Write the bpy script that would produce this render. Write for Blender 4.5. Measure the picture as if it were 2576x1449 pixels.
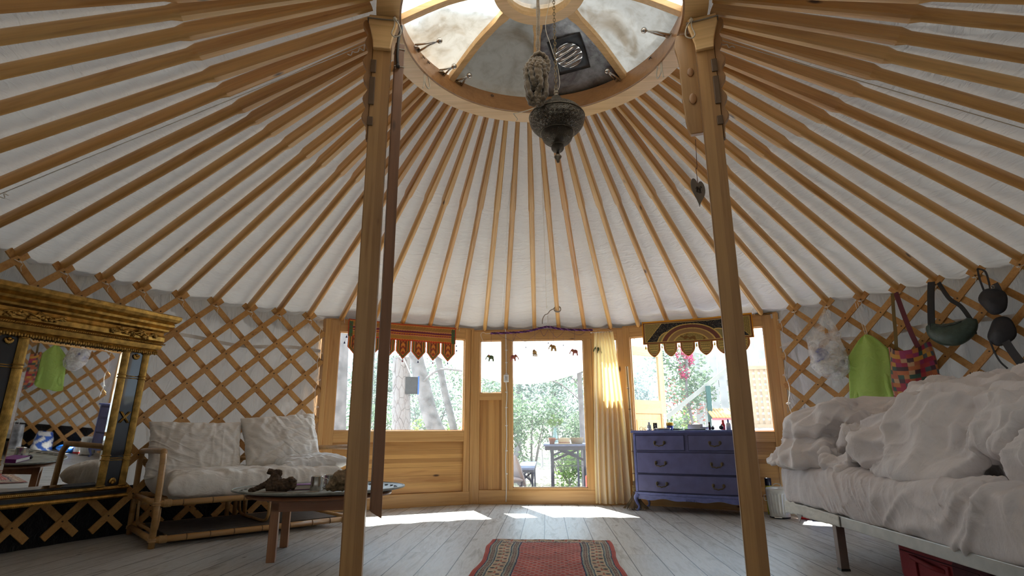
import bpy, bmesh, math, random
from mathutils import Vector, Matrix, noise

for _o in list(bpy.data.objects):
    bpy.data.objects.remove(_o, do_unlink=True)
S = bpy.context.scene
COL = S.collection
PI = math.pi
rnd = random.Random(7)

# ------------------------------------------------------------------ camera
def make_camera():
    f, pitch, yaw, roll = 1405.21, 0.24509, -0.05888, -0.00436
    F = Vector((math.sin(yaw) * math.cos(pitch), math.cos(yaw) * math.cos(pitch), math.sin(pitch)))
    Rr = Vector((math.cos(yaw), -math.sin(yaw), 0))
    U = Rr.cross(F)
    c, s = math.cos(roll), math.sin(roll)
    R2, U2 = Rr * c + U * s, U * c - Rr * s
    cd = bpy.data.cameras.new('camera')
    cd.sensor_width = 36.0
    cd.lens = 36.0 * f / 2576.0
    cd.shift_y = (740.136 - 724.5) / 2576.0
    cd.clip_start = 0.05
    cd.clip_end = 200
    o = bpy.data.objects.new('camera', cd)
    COL.objects.link(o)
    m = Matrix((R2, U2, -F)).transposed().to_4x4()
    m.translation = Vector((-0.00836, -3.15425, 0.82))
    o.matrix_world = m
    S.camera = o
make_camera()

# ------------------------------------------------------------------ light
S.view_settings.view_transform = 'Standard'
S.view_settings.look = 'None'
S.view_settings.exposure = 0.84
S.view_settings.gamma = 1.0
S.view_settings.use_curve_mapping = False
S.cycles.use_denoising = True
S.cycles.use_adaptive_sampling = True
S.cycles.adaptive_threshold = 0.03
S.cycles.max_bounces = 8
S.cycles.diffuse_bounces = 4
S.cycles.glossy_bounces = 4
S.cycles.transmission_bounces = 6
S.cycles.transparent_max_bounces = 8
S.cycles.caustics_reflective = False
S.cycles.caustics_refractive = False
S.cycles.sample_clamp_indirect = 6.0

world = bpy.data.worlds.new('World')
S.world = world
world.use_nodes = True
_n = world.node_tree
_bg = _n.nodes['Background']
_bg.inputs[0].default_value = (0.69, 0.85, 1.0, 1)
_bg.inputs[1].default_value = 3.3

sun_d = bpy.data.lights.new('sun', 'SUN')
sun_d.energy = 18.0
sun_d.angle = math.radians(0.8)
sun_d.color = (1.0, 0.95, 0.86)
sun = bpy.data.objects.new('sun', sun_d)
COL.objects.link(sun)
_dir = Vector((0.38, -0.925, -1.52)).normalized()     # the way the light travels
sun.rotation_euler = _dir.to_track_quat('-Z', 'Y').to_euler()
sun.location = (-4, 12, 16)

# ------------------------------------------------------------------ measures
R_WALL, H_WALL = 4.013, 2.128
R_BEND, H_BEND = 2.030, 2.972
R_RING, H_RING, R_RING_IN = 1.0495, 3.3554, 0.9096
SLOPE = (H_BEND - H_WALL) / (R_WALL - R_BEND)
DOOR_Y = 3.952
def cyl(deg, r, z):
    a = math.radians(deg)
    return Vector((r * math.sin(a), r * math.cos(a), z))

# ------------------------------------------------------------------ objects
def prop(o, label=None, cat=None, group=None, kind=None):
    if label: o['label'] = label
    if cat: o['category'] = cat
    if group: o['group'] = group
    if kind: o['kind'] = kind
    return o
def thing(name, label, cat, loc=(0, 0, 0), rz=0.0, group=None, rot=None):
    o = bpy.data.objects.new(name, None)
    o.empty_display_size = 0.1
    COL.objects.link(o)
    o.location = loc
    o.rotation_euler = rot if rot else (0, 0, rz)
    return prop(o, label, cat, group)
def kids(o):
    return [c for c in bpy.data.objects if c.parent == o]
def copy_tree(o, parent=None):
    c = o.copy()
    COL.objects.link(c)
    c.parent = parent
    for ch in kids(o):
        copy_tree(ch, c)
    return c

class MB:
    """collects shapes into one mesh"""
    def __init__(s):
        s.v, s.f, s.c, s.uv = [], [], None, None
    def add(s, vs, fs):
        b = len(s.v)
        s.v += [Vector(p) for p in vs]
        s.f += [tuple(i + b for i in f) for f in fs]
        return s
    def box(s, c, d, R=None):
        c = Vector(c)
        vs = []
        for x in (-.5, .5):
            for y in (-.5, .5):
                for z in (-.5, .5):
                    p = Vector((x * d[0], y * d[1], z * d[2]))
                    if R is not None: p = R @ p
                    vs.append(c + p)
        return s.add(vs, [(0, 1, 3, 2), (4, 6, 7, 5), (0, 4, 5, 1), (2, 3, 7, 6), (0, 2, 6, 4), (1, 5, 7, 3)])
    def box2(s, a, b):
        return s.box([(a[i] + b[i]) / 2 for i in range(3)], [abs(b[i] - a[i]) for i in range(3)])
    def beam(s, a, b, w, h, up=(0, 0, 1)):
        a, b = Vector(a), Vector(b)
        x = (b - a).normalized()
        z = Vector(up) - x * x.dot(Vector(up))
        z = z.normalized() if z.length > 1e-6 else x.orthogonal().normalized()
        y = z.cross(x)
        return s.box((a + b) / 2, ((b - a).length, w, h), Matrix((x, y, z)).transposed())
    def tube(s, path, r, n=8, cap=True, closed=False):
        P = [Vector(p) for p in path]
        m = len(P)
        rs = r if isinstance(r, (list, tuple)) else [r] * m
        t0 = (P[1] - P[0]).normalized()
        nrm = t0.orthogonal().normalized()
        rings = []
        for i in range(m):
            if closed: t = P[(i + 1) % m] - P[i - 1]
            elif i == 0: t = P[1] - P[0]
            elif i == m - 1: t = P[-1] - P[-2]
            else: t = P[i + 1] - P[i - 1]
            t = t.normalized() if t.length > 1e-9 else t0
            nrm = nrm - t * nrm.dot(t)
            nrm = nrm.normalized() if nrm.length > 1e-6 else t.orthogonal().normalized()
            bi = t.cross(nrm)
            rings.append([P[i] + (nrm * math.cos(2 * PI * k / n) + bi * math.sin(2 * PI * k / n)) * rs[i] for k in range(n)])
        vs = [p for rg in rings for p in rg]
        fs = []
        for i in range(m if closed else m - 1):
            j = (i + 1) % m
            for k in range(n):
                fs.append((i * n + k, i * n + (k + 1) % n, j * n + (k + 1) % n, j * n + k))
        if cap and not closed:
            fs.append(tuple(range(n - 1, -1, -1)))
            fs.append(tuple((m - 1) * n + k for k in range(n)))
        return s.add(vs, fs)
    def lathe(s, prof, c=(0, 0, 0), n=24, sx=1, sy=1, cap=True):
        c = Vector(c)
        vs, fs = [], []
        for r, z in prof:
            for k in range(n):
                a = 2 * PI * k / n
                vs.append(c + Vector((r * sx * math.cos(a), r * sy * math.sin(a), z)))
        m = len(prof)
        for i in range(m - 1):
            for k in range(n):
                fs.append((i * n + k, i * n + (k + 1) % n, (i + 1) * n + (k + 1) % n, (i + 1) * n + k))
        if cap:
            fs.append(tuple(range(n - 1, -1, -1)))
            fs.append(tuple((m - 1) * n + k for k in range(n)))
        return s.add(vs, fs)
    def ball(s, c, r, n=12, m=8, sc=(1, 1, 1)):
        prof = []
        vs, fs = [], []
        c = Vector(c)
        for i in range(m + 1):
            ph = PI * i / m
            for k in range(n):
                a = 2 * PI * k / n
                vs.append(c + Vector((r * sc[0] * math.sin(ph) * math.cos(a), r * sc[1] * math.sin(ph) * math.sin(a), -r * sc[2] * math.cos(ph))))
        for i in range(m):
            for k in range(n):
                fs.append((i * n + k, i * n + (k + 1) % n, (i + 1) * n + (k + 1) % n, (i + 1) * n + k))
        return s.add(vs, fs)
    def prism(s, poly, t, o=(0, 0, 0), ux=(1, 0, 0), uy=(0, 0, 1)):
        """outline poly in the plane (ux, uy), thickness t centred on it"""
        o, ux, uy = Vector(o), Vector(ux), Vector(uy)
        w = ux.cross(uy).normalized() * (t / 2)
        n = len(poly)
        a = [o + ux * p[0] + uy * p[1] + w for p in poly]
        b = [o + ux * p[0] + uy * p[1] - w for p in poly]
        return s.add(a + b, [tuple(range(n)), tuple(range(2 * n - 1, n - 1, -1))] +
                     [(i, n + i, n + (i + 1) % n, (i + 1) % n) for i in range(n)])
    def grid(s, nx, ny, fn, col=None, cu=False, cv=False, uv=False):
        b = len(s.v)
        if col is not None and s.c is None: s.c = {}
        if uv and s.uv is None: s.uv = {}
        for j in range(ny + (0 if cv else 1)):
            for i in range(nx + (0 if cu else 1)):
                u, v = i / nx, j / ny
                if col is not None: s.c[len(s.v)] = col(u, v)
                if uv: s.uv[len(s.v)] = (u, v)
                s.v.append(Vector(fn(u, v)))
        W = nx if cu else nx + 1
        H = ny if cv else ny + 1
        for j in range(ny):
            for i in range(nx):
                i2, j2 = (i + 1) % W, (j + 1) % H
                s.f.append((b + j * W + i, b + j * W + i2, b + j2 * W + i2, b + j2 * W + i))
        return s
    def build(s, name, mat, parent=None, smooth=False, bevel=0.0, sub=0, solid=0.0, loc=None, rot=None, off=0.0):
        me = bpy.data.meshes.new(name)
        me.from_pydata([tuple(p) for p in s.v], [], s.f)
        me.validate()
        if s.c:
            ca = me.color_attributes.new('Col', 'FLOAT_COLOR', 'POINT')
            for i, p in enumerate(ca.data):
                c = s.c.get(i, (.5, .5, .5))
                p.color = (c[0], c[1], c[2], 1)
        if s.uv:
            ul = me.uv_layers.new(name='UVMap')
            for lp in me.loops:
                ul.data[lp.index].uv = s.uv.get(lp.vertex_index, (0, 0))
        bm = bmesh.new(); bm.from_mesh(me)
        bmesh.ops.recalc_face_normals(bm, faces=bm.faces[:])
        bm.to_mesh(me); bm.free()
        if smooth:
            me.polygons.foreach_set('use_smooth', [True] * len(me.polygons))
        me.materials.append(mat)
        o = bpy.data.objects.new(name, me)
        COL.objects.link(o)
        if parent: o.parent = parent
        if loc: o.location = loc
        if rot: o.rotation_euler = rot
        if solid:
            m = o.modifiers.new('solid', 'SOLIDIFY'); m.thickness = solid; m.offset = off
        if bevel:
            m = o.modifiers.new('bevel', 'BEVEL'); m.width = bevel; m.segments = 2; m.limit_method = 'ANGLE'
            m.angle_limit = math.radians(40)
        if sub:
            m = o.modifiers.new('sub', 'SUBSURF'); m.levels = sub; m.render_levels = sub
        return o

def nz(x, y, z=0.0):
    return noise.noise(Vector((x, y, z)))
def ridge(x, y, z=0.0):
    return 1 - 2 * abs(noise.noise(Vector((x, y, z))))
def arc(c, r, a0, a1, n, ux=(1, 0, 0), uy=(0, 0, 1)):
    c, ux, uy = Vector(c), Vector(ux), Vector(uy)
    return [c + ux * (r * math.cos(math.radians(a0 + (a1 - a0) * i / n))) + uy * (r * math.sin(math.radians(a0 + (a1 - a0) * i / n))) for i in range(n + 1)]
def smooth_path(P, k=6):
    P = [Vector(p) for p in P]
    out = []
    for i in range(len(P) - 1):
        p0, p1, p2, p3 = P[max(i - 1, 0)], P[i], P[i + 1], P[min(i + 2, len(P) - 1)]
        for j in range(k):
            t = j / k
            out.append(0.5 * ((2 * p1) + (p2 - p0) * t + (2 * p0 - 5 * p1 + 4 * p2 - p3) * t * t + (3 * p1 - p0 - 3 * p2 + p3) * t ** 3))
    out.append(P[-1])
    return out

def evaluated(o):
    dg = bpy.context.evaluated_depsgraph_get()
    me = bpy.data.meshes.new_from_object(o.evaluated_get(dg))
    old = o.data; o.modifiers.clear(); o.data = me
    if old.users == 0: bpy.data.meshes.remove(old)
    return o
def wrinkle(o, grow=.2, frames=22, goal=.35, bend=.5, smooth_it=1):
    """let the cloth grow a little against its own shape so that it buckles into folds"""
    me = o.data; o.modifiers.clear(); o.vertex_groups.clear()
    vg = o.vertex_groups.new(name='pin'); vg.add(list(range(len(me.vertices))), goal, 'REPLACE')
    m = o.modifiers.new('cloth', 'CLOTH'); c = m.settings
    c.quality = 4; c.mass = .3; c.tension_stiffness = 25; c.compression_stiffness = 25; c.shear_stiffness = 8; c.bending_stiffness = bend
    c.tension_damping = 20; c.compression_damping = 20; c.shear_damping = 20; c.bending_damping = 2; c.air_damping = 4
    c.vertex_group_mass = 'pin'; c.pin_stiffness = 2.0; c.shrink_min = -grow
    c.effector_weights.gravity = .15
    m.collision_settings.use_collision = False
    m.point_cache.frame_start = 1; m.point_cache.frame_end = frames + 2
    S.frame_start = 1; S.frame_end = frames + 2
    for f in range(1, frames + 1): S.frame_set(f)
    evaluated(o)
    S.frame_set(1)
    o.vertex_groups.clear()
    s = o.modifiers.new('s', 'SMOOTH'); s.iterations = smooth_it; s.factor = .5
    return o

def pleats(o, amp, sc, d1=(0, 1, .2), seed=0, gate=None):
    """press thin creases into a finished cloth mesh; d1 runs across the creases"""
    m = o.modifiers.new('s', 'SUBSURF'); m.levels = 1; m.render_levels = 1
    evaluated(o)
    me = o.data; d = Vector(d1).normalized()
    nr = [v.normal.copy() for v in me.vertices]
    nn = noise.noise
    for v, n in zip(me.vertices, nr):
        p = v.co
        w = nn(p * 1.7 + Vector((seed, 3, 1))) * 2.6 + nn(p * 3.9 + Vector((2, seed, 5))) * .9
        q = p * (sc * .16) + d * (p.dot(d) * sc + w)
        r = 1 - abs(nn(q)) * 2.6
        r = r * r * r if r > 0 else 0
        k = nn(p * 2.3 + Vector((9, 1, seed))) * 1.6 + .75
        k = max(0.0, min(1.2, k)) * (gate(p) if gate else 1)
        v.co = p + n * (amp * (r - .12) * k)
    me.polygons.foreach_set('use_smooth', [True] * len(me.polygons))
    return o

# ------------------------------------------------------------------ materials
def srgb(r, g, b):
    f = lambda c: (c / 255 / 12.92) if c / 255 <= .04045 else ((c / 255 + .055) / 1.055) ** 2.4
    return (f(r), f(g), f(b), 1)
def newmat(name):
    m = bpy.data.materials.new(name)
    m.use_nodes = True
    nt = m.node_tree
    return m, nt, nt.nodes['Principled BSDF'], nt.nodes['Material Output']
def nd(nt, t, **kw):
    n = nt.nodes.new(t)
    for k, v in kw.items():
        if isinstance(k, str) and hasattr(n, k): setattr(n, k, v)
    return n
def ramp(nt, fac, stops):
    r = nt.nodes.new('ShaderNodeValToRGB')
    e = r.color_ramp.elements
    while len(e) < len(stops): e.new(0.5)
    for x, (p, c) in zip(e, stops):
        x.position = p
        x.color = c if len(c) == 4 else (*c, 1)
    nt.links.new(fac, r.inputs[0])
    return r.outputs[0]
def mixc(nt, fac, a, b, mode='MIX'):
    m = nt.nodes.new('ShaderNodeMix'); m.data_type = 'RGBA'; m.blend_type = mode
    for s, v in ((m.inputs[0], fac), (m.inputs[6], a), (m.inputs[7], b)):
        if isinstance(v, (int, float)): s.default_value = v
        elif isinstance(v, tuple): s.default_value = v
        else: nt.links.new(v, s)
    return m.outputs[2]
def mth(nt, op, a, b=None, c=None):
    m = nt.nodes.new('ShaderNodeMath'); m.operation = op
    for s, v in zip(m.inputs, (a, b, c)):
        if v is None: continue
        if isinstance(v, (int, float)): s.default_value = v
        else: nt.links.new(v, s)
    return m.outputs[0]
def bump(nt, bs, h, strength=.3, dist=.01):
    b = nt.nodes.new('ShaderNodeBump')
    b.inputs['Strength'].default_value = strength
    b.inputs['Distance'].default_value = dist
    nt.links.new(h, b.inputs['Height'])
    nt.links.new(b.outputs[0], bs.inputs['Normal'])
    return b
def tex_noise(nt, vec, scale, detail=3, rough=.5, dist=0.0):
    n = nt.nodes.new('ShaderNodeTexNoise')
    n.inputs['Scale'].default_value = scale
    n.inputs['Detail'].default_value = detail
    n.inputs['Roughness'].default_value = rough
    n.inputs['Distortion'].default_value = dist
    if vec is not None: nt.links.new(vec, n.inputs['Vector'])
    return n.outputs['Fac']
def coords(nt, kind='Object', sc=(1, 1, 1), rot=(0, 0, 0), rand=True):
    tc = nt.nodes.new('ShaderNodeTexCoord')
    mp = nt.nodes.new('ShaderNodeMapping')
    mp.inputs['Scale'].default_value = sc
    mp.inputs['Rotation'].default_value = rot
    nt.links.new(tc.outputs[kind], mp.inputs['Vector'])
    if not rand: return mp.outputs[0]
    oi = nt.nodes.new('ShaderNodeObjectInfo')
    va = nt.nodes.new('ShaderNodeVectorMath'); va.operation = 'ADD'
    cb = nt.nodes.new('ShaderNodeCombineXYZ')
    s = mth(nt, 'MULTIPLY', oi.outputs['Random'], 37.0)
    for i in range(3): nt.links.new(s, cb.inputs[i])
    nt.links.new(mp.outputs[0], va.inputs[0]); nt.links.new(cb.outputs[0], va.inputs[1])
    return va.outputs[0]
_MC = {}
def plain(name, col, rough=.6, metal=0.0, bumpy=0.0, bs=60, var=0.0, sheen=0.0, coat=0.0, trans=0.0):
    if name in _MC: return _MC[name]
    m, nt, b, out = newmat(name)
    b.inputs['Roughness'].default_value = rough
    b.inputs['Metallic'].default_value = metal
    if sheen: b.inputs['Sheen Weight'].default_value = sheen
    if coat: b.inputs['Coat Weight'].default_value = coat
    v = coords(nt)
    f = tex_noise(nt, v, bs * .25, 4)
    k = max(var, .06)
    lo = tuple(c * (1 - k) for c in col[:3]) + (1,)
    hi = tuple(min(1, c * (1 + k)) for c in col[:3]) + (1,)
    nt.links.new(ramp(nt, f, [(.3, lo), (.7, hi)]), b.inputs['Base Color'])
    if bumpy: bump(nt, b, tex_noise(nt, v, bs, 3), bumpy, .004)
    if trans:
        tr = nt.nodes.new('ShaderNodeBsdfTranslucent'); tr.inputs[0].default_value = col
        mx = nt.nodes.new('ShaderNodeMixShader'); mx.inputs[0].default_value = trans
        nt.links.new(b.outputs[0], mx.inputs[1]); nt.links.new(tr.outputs[0], mx.inputs[2])
        nt.links.new(mx.outputs[0], out.inputs['Surface'])
    _MC[name] = m
    return m
def wood(name, c1, c2, axis=0, rough=.5, gscale=1.0, knots=True, coat=.0, var=.5, kc=(.09, .035, .012, 1), lam=0.0, lax=1):
    """grain runs along the object's axis; lam = width of glued laminations across lax"""
    if name in _MC: return _MC[name]
    m, nt, b, out = newmat(name)
    b.inputs['Roughness'].default_value = rough
    if coat:
        b.inputs['Coat Weight'].default_value = coat; b.inputs['Coat Roughness'].default_value = .25
    sc = [14.0 * gscale] * 3; sc[axis] = .9 * gscale
    v = coords(nt, 'Object', tuple(sc))
    n1 = tex_noise(nt, v, 1.0, 5, .6, .6)
    sc2 = [70.0] * 3; sc2[axis] = 1.6
    n2 = tex_noise(nt, coords(nt, 'Object', tuple(sc2)), 1.0, 3)
    col = ramp(nt, n1, [(.30, c2), (.46, c1), (.60, tuple(min(1, x * 1.08) for x in c1[:3]) + (1,)), (.75, c2)])
    fib = ramp(nt, n2, [(.35, (.82, .78, .72, 1)), (.6, (1, 1, 1, 1))])
    col = mixc(nt, .55, col, fib, 'MULTIPLY')
    oi = nt.nodes.new('ShaderNodeObjectInfo')
    tone = ramp(nt, oi.outputs['Random'], [(0, (.72, .62, .50, 1)), (.35, (.98, .92, .82, 1)), (.7, (1.0, 1.0, 1.0, 1)), (1, (.90, .72, .58, 1))])
    col = mixc(nt, var, col, tone, 'MULTIPLY')
    if lam:
        tc = nt.nodes.new('ShaderNodeTexCoord'); sp = nt.nodes.new('ShaderNodeSeparateXYZ')
        nt.links.new(tc.outputs['Object'], sp.inputs[0])
        q = mth(nt, 'FLOOR', mth(nt, 'DIVIDE', mth(nt, 'ADD', sp.outputs[lax], 50.0), lam))
        w = nt.nodes.new('ShaderNodeTexWhiteNoise'); w.noise_dimensions = '1D'
        nt.links.new(q, w.inputs['W'])
        col = mixc(nt, .85, col, ramp(nt, w.outputs['Value'], [(0, (.60, .50, .38, 1)), (.5, (.95, .88, .78, 1)), (1, (1.12, 1.12, 1.05, 1))]), 'MULTIPLY')
    if knots:
        sk = [5.0] * 3; sk[axis] = 1.7
        vo = nt.nodes.new('ShaderNodeTexVoronoi'); vo.inputs['Scale'].default_value = 1.0
        nt.links.new(coords(nt, 'Object', tuple(sk)), vo.inputs['Vector'])
        k = ramp(nt, vo.outputs['Distance'], [(.035, (1, 1, 1, 1)), (.085, (0, 0, 0, 1))])
        col = mixc(nt, k, col, kc)
    nt.links.new(col, b.inputs['Base Color'])
    bump(nt, b, n2, .12, .002)
    _MC[name] = m
    return m
def vcol(name, rough=.9, bumpy=.4, bs=400, sheen=.2, trans=0.0, metal=0.0):
    if name in _MC: return _MC[name]
    m, nt, b, out = newmat(name)
    at = nt.nodes.new('ShaderNodeVertexColor'); at.layer_name = 'Col'
    v = coords(nt)
    f = tex_noise(nt, v, bs, 2)
    c = mixc(nt, .5, at.outputs[0], ramp(nt, f, [(.3, (.65, .65, .65, 1)), (.7, (1.15, 1.15, 1.15, 1))]), 'MULTIPLY')
    nt.links.new(c, b.inputs['Base Color'])
    b.inputs['Roughness'].default_value = rough
    b.inputs['Sheen Weight'].default_value = sheen
    b.inputs['Metallic'].default_value = metal
    bump(nt, b, f, bumpy, .003)
    if trans:
        tr = nt.nodes.new('ShaderNodeBsdfTranslucent'); nt.links.new(c, tr.inputs[0])
        mx = nt.nodes.new('ShaderNodeMixShader'); mx.inputs[0].default_value = trans
        nt.links.new(b.outputs[0], mx.inputs[1]); nt.links.new(tr.outputs[0], mx.inputs[2])
        nt.links.new(mx.outputs[0], out.inputs['Surface'])
    _MC[name] = m
    return m
def cloth(name, col, trans=0.0, kind='Object', sc=(1, 1, 1), wr=.5, wscale=3.0, wdist=.02, fine=.1, tcol=None):
    if name in _MC: return _MC[name]
    m, nt, b, out = newmat(name)
    v = coords(nt, kind, sc, rand=False)
    w0 = tex_noise(nt, v, wscale, 3, .5, .8)
    wa = tex_noise(nt, coords(nt, kind, (sc[0] * 1.0, sc[1] * 3.2, sc[2] * 1.4), (0, 0, .5) if kind == 'Object' else (0, 0, 0), rand=False), wscale, 3, .55, .5)
    rd = mth(nt, 'SUBTRACT', 1.0, mth(nt, 'MULTIPLY', mth(nt, 'ABSOLUTE', mth(nt, 'SUBTRACT', wa, .5)), 4.0))
    w1 = mth(nt, 'ADD', mth(nt, 'MULTIPLY', mth(nt, 'MAXIMUM', rd, 0.0), .5), w0)
    w2 = tex_noise(nt, coords(nt, 'Object', rand=False), 350, 2)
    h = mth(nt, 'ADD', w1, mth(nt, 'MULTIPLY', w2, fine))
    b.inputs['Roughness'].default_value = .95
    b.inputs['Sheen Weight'].default_value = .15
    f = tex_noise(nt, coords(nt, 'Object', rand=False), 2.5, 3)
    c = ramp(nt, f, [(.3, tuple(x * .93 for x in col[:3]) + (1,)), (.7, col)])
    nt.links.new(c, b.inputs['Base Color'])
    bp = bump(nt, b, h, wr, wdist)
    if trans:
        tr = nt.nodes.new('ShaderNodeBsdfTranslucent'); tr.inputs[0].default_value = tcol or col
        nt.links.new(bp.outputs[0], tr.inputs['Normal'])
        mx = nt.nodes.new('ShaderNodeMixShader'); mx.inputs[0].default_value = trans
        nt.links.new(b.outputs[0], mx.inputs[1]); nt.links.new(tr.outputs[0], mx.inputs[2])
        nt.links.new(mx.outputs[0], out.inputs['Surface'])
    _MC[name] = m
    return m
def glassmat(name, tint=(.95, .98, 1, 1), haze=.010):
    if name in _MC: return _MC[name]
    m, nt, b, out = newmat(name)
    nt.nodes.remove(b)
    t = nt.nodes.new('ShaderNodeBsdfTransparent'); t.inputs[0].default_value = tint
    g = nt.nodes.new('ShaderNodeBsdfGlossy'); g.inputs['Roughness'].default_value = .02
    d = nt.nodes.new('ShaderNodeBsdfTranslucent'); d.inputs[0].default_value = (.9, .95, 1, 1)
    fr = nt.nodes.new('ShaderNodeLayerWeight'); fr.inputs[0].default_value = .5
    m1 = nt.nodes.new('ShaderNodeMixShader'); m2 = nt.nodes.new('ShaderNodeMixShader')
    m1.inputs[0].default_value = haze
    nt.links.new(t.outputs[0], m1.inputs[1]); nt.links.new(d.outputs[0], m1.inputs[2])
    nt.links.new(mth(nt, 'MULTIPLY_ADD', mth(nt, 'POWER', fr.outputs['Facing'], 5.0), .5, .025), m2.inputs[0])
    nt.links.new(m1.outputs[0], m2.inputs[1]); nt.links.new(g.outputs[0], m2.inputs[2])
    nt.links.new(m2.outputs[0], out.inputs['Surface'])
    _MC[name] = m
    return m

PINE, PINE_D = (.74, .44, .155, 1), (.55, .285, .08, 1)
M_RAFTER = wood('rafter_pine', PINE, PINE_D, 0, .42, coat=.25, var=.7)
M_LATT = wood('lattice_pine', (.56, .31, .105, 1), (.43, .205, .06, 1), 0, .6, knots=True, var=.6)
M_POST = wood('post_pine', (.46, .25, .09, 1), (.35, .17, .052, 1), 2, .38, coat=.35, lam=.056, lax=0, var=.0)
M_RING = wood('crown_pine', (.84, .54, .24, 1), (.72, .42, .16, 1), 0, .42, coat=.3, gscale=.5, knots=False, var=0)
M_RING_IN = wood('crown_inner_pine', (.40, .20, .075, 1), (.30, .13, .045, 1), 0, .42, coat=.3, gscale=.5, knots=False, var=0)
M_FRAME_V = wood('frame_pine_upright', (.63, .37, .14, 1), (.50, .26, .08, 1), 2, .45, coat=.2, var=.25)
M_FRAME_H = wood('frame_pine_level', (.63, .37, .14, 1), (.50, .26, .08, 1), 0, .45, coat=.2, var=.25)
M_BOARD_H = wood('board_pine_level', (.64, .37, .13, 1), (.50, .25, .075, 1), 0, .45, coat=.2, lam=.0475, lax=2, var=0)
M_BOARD_V = wood('board_pine_upright', (.62, .35, .125, 1), (.47, .23, .07, 1), 2, .45, coat=.2, lam=.0275, lax=0, var=0, knots=False)
M_STRING = plain('string', (.62, .55, .44, 1), .9, bumpy=.3)
M_WHITE_STRING = plain('white_string', (.78, .76, .72, 1), .85)
M_METAL = plain('steel', (.62, .60, .57, 1), .22, 1.0)
M_DARKIRON = plain('dark_iron', (.06, .055, .05, 1), .5, .6)
M_GLASS = glassmat('window_glass')
# ================================================================== floor
def floor_material():
    m, nt, b, out = newmat('whitewashed_planks')
    tc = nt.nodes.new('ShaderNodeTexCoord'); sp = nt.nodes.new('ShaderNodeSeparateXYZ')
    nt.links.new(tc.outputs['Object'], sp.inputs[0])
    PW = 0.194
    q = mth(nt, 'DIVIDE', mth(nt, 'ADD', sp.outputs[0], 50 * PW + .042 + PW), PW)
    idx = mth(nt, 'FLOOR', q); fr = mth(nt, 'SUBTRACT', q, idx)
    w = nt.nodes.new('ShaderNodeTexWhiteNoise'); w.noise_dimensions = '1D'; nt.links.new(idx, w.inputs['W'])
    yy = mth(nt, 'DIVIDE', mth(nt, 'ADD', sp.outputs[1], mth(nt, 'MULTIPLY', w.outputs['Value'], 9.0)), 2.6)
    iy = mth(nt, 'FLOOR', yy); fy = mth(nt, 'SUBTRACT', yy, iy)
    w2 = nt.nodes.new('ShaderNodeTexWhiteNoise'); w2.noise_dimensions = '2D'
    cb = nt.nodes.new('ShaderNodeCombineXYZ'); nt.links.new(idx, cb.inputs[0]); nt.links.new(iy, cb.inputs[1])
    nt.links.new(cb.outputs[0], w2.inputs['Vector'])
    e1 = mth(nt, 'ABSOLUTE', mth(nt, 'SUBTRACT', fr, .5))
    seam = mth(nt, 'GREATER_THAN', e1, .5 - .0032 / PW)
    e2 = mth(nt, 'LESS_THAN', fy, .0014)
    seam = mth(nt, 'MAXIMUM', seam, e2)
    # grain, shifted for every board
    va = nt.nodes.new('ShaderNodeVectorMath'); va.operation = 'MULTIPLY_ADD'
    nt.links.new(tc.outputs['Object'], va.inputs[0]); va.inputs[1].default_value = (9, 1.1, 1)
    cb2 = nt.nodes.new('ShaderNodeCombineXYZ'); nt.links.new(mth(nt, 'MULTIPLY', w2.outputs['Value'], 90), cb2.inputs[1])
    nt.links.new(cb2.outputs[0], va.inputs[2])
    g = tex_noise(nt, va.outputs[0], 1.6, 6, .65, 1.3)
    g2 = tex_noise(nt, va.outputs[0], 14, 3, .6, .4)
    col = ramp(nt, g, [(.27, (.19, .165, .14, 1)), (.40, (.38, .355, .32, 1)), (.53, (.53, .52, .50, 1)), (.62, (.46, .44, .41, 1)), (.78, (.36, .325, .285, 1))])
    col = mixc(nt, .35, col, ramp(nt, g2, [(.3, (.62, .60, .58, 1)), (.6, (1, 1, 1, 1))]), 'MULTIPLY')
    col = mixc(nt, .5, col, ramp(nt, w2.outputs['Value'], [(0, (.78, .76, .74, 1)), (.5, (1, 1, 1, 1)), (1, (.92, .86, .78, 1))]), 'MULTIPLY')
    vo = nt.nodes.new('ShaderNodeTexVoronoi'); vo.inputs['Scale'].default_value = 1
    mp = nt.nodes.new('ShaderNodeMapping'); mp.inputs['Scale'].default_value = (4.3, 2.6, 1)
    nt.links.new(tc.outputs['Object'], mp.inputs[0]); nt.links.new(mp.outputs[0], vo.inputs['Vector'])
    col = mixc(nt, ramp(nt, vo.outputs['Distance'], [(.03, (.9, .9, .9, 1)), (.075, (0, 0, 0, 1))]), col, (.10, .075, .055, 1))
    sc = tex_noise(nt, coords(nt, 'Object', (5, 9, 1), (0, 0, .5), rand=False), 1.0, 2, .5, 2.0)
    col = mixc(nt, ramp(nt, sc, [(.70, (0, 0, 0, 1)), (.76, (.55, .55, .55, 1))]), col, (.13, .12, .115, 1))
    col = mixc(nt, seam, col, (.035, .03, .026, 1))
    nt.links.new(col, b.inputs['Base Color'])
    b.inputs['Roughness'].default_value = .42
    bump(nt, b, mth(nt, 'SUBTRACT', g2, mth(nt, 'MULTIPLY', seam, 2.0)), .18, .003)
    return m
mb = MB()
vs = [cyl(a, 4.16, 0) for a in range(0, 360, 5)]
mb.add(vs + [v - Vector((0, 0, .06)) for v in vs],
       [tuple(range(72)), tuple(range(143, 71, -1))] + [(i, 72 + i, 72 + (i + 1) % 72, (i + 1) % 72) for i in range(72)])
prop(mb.build('floor', floor_material()), kind='structure')

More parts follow.
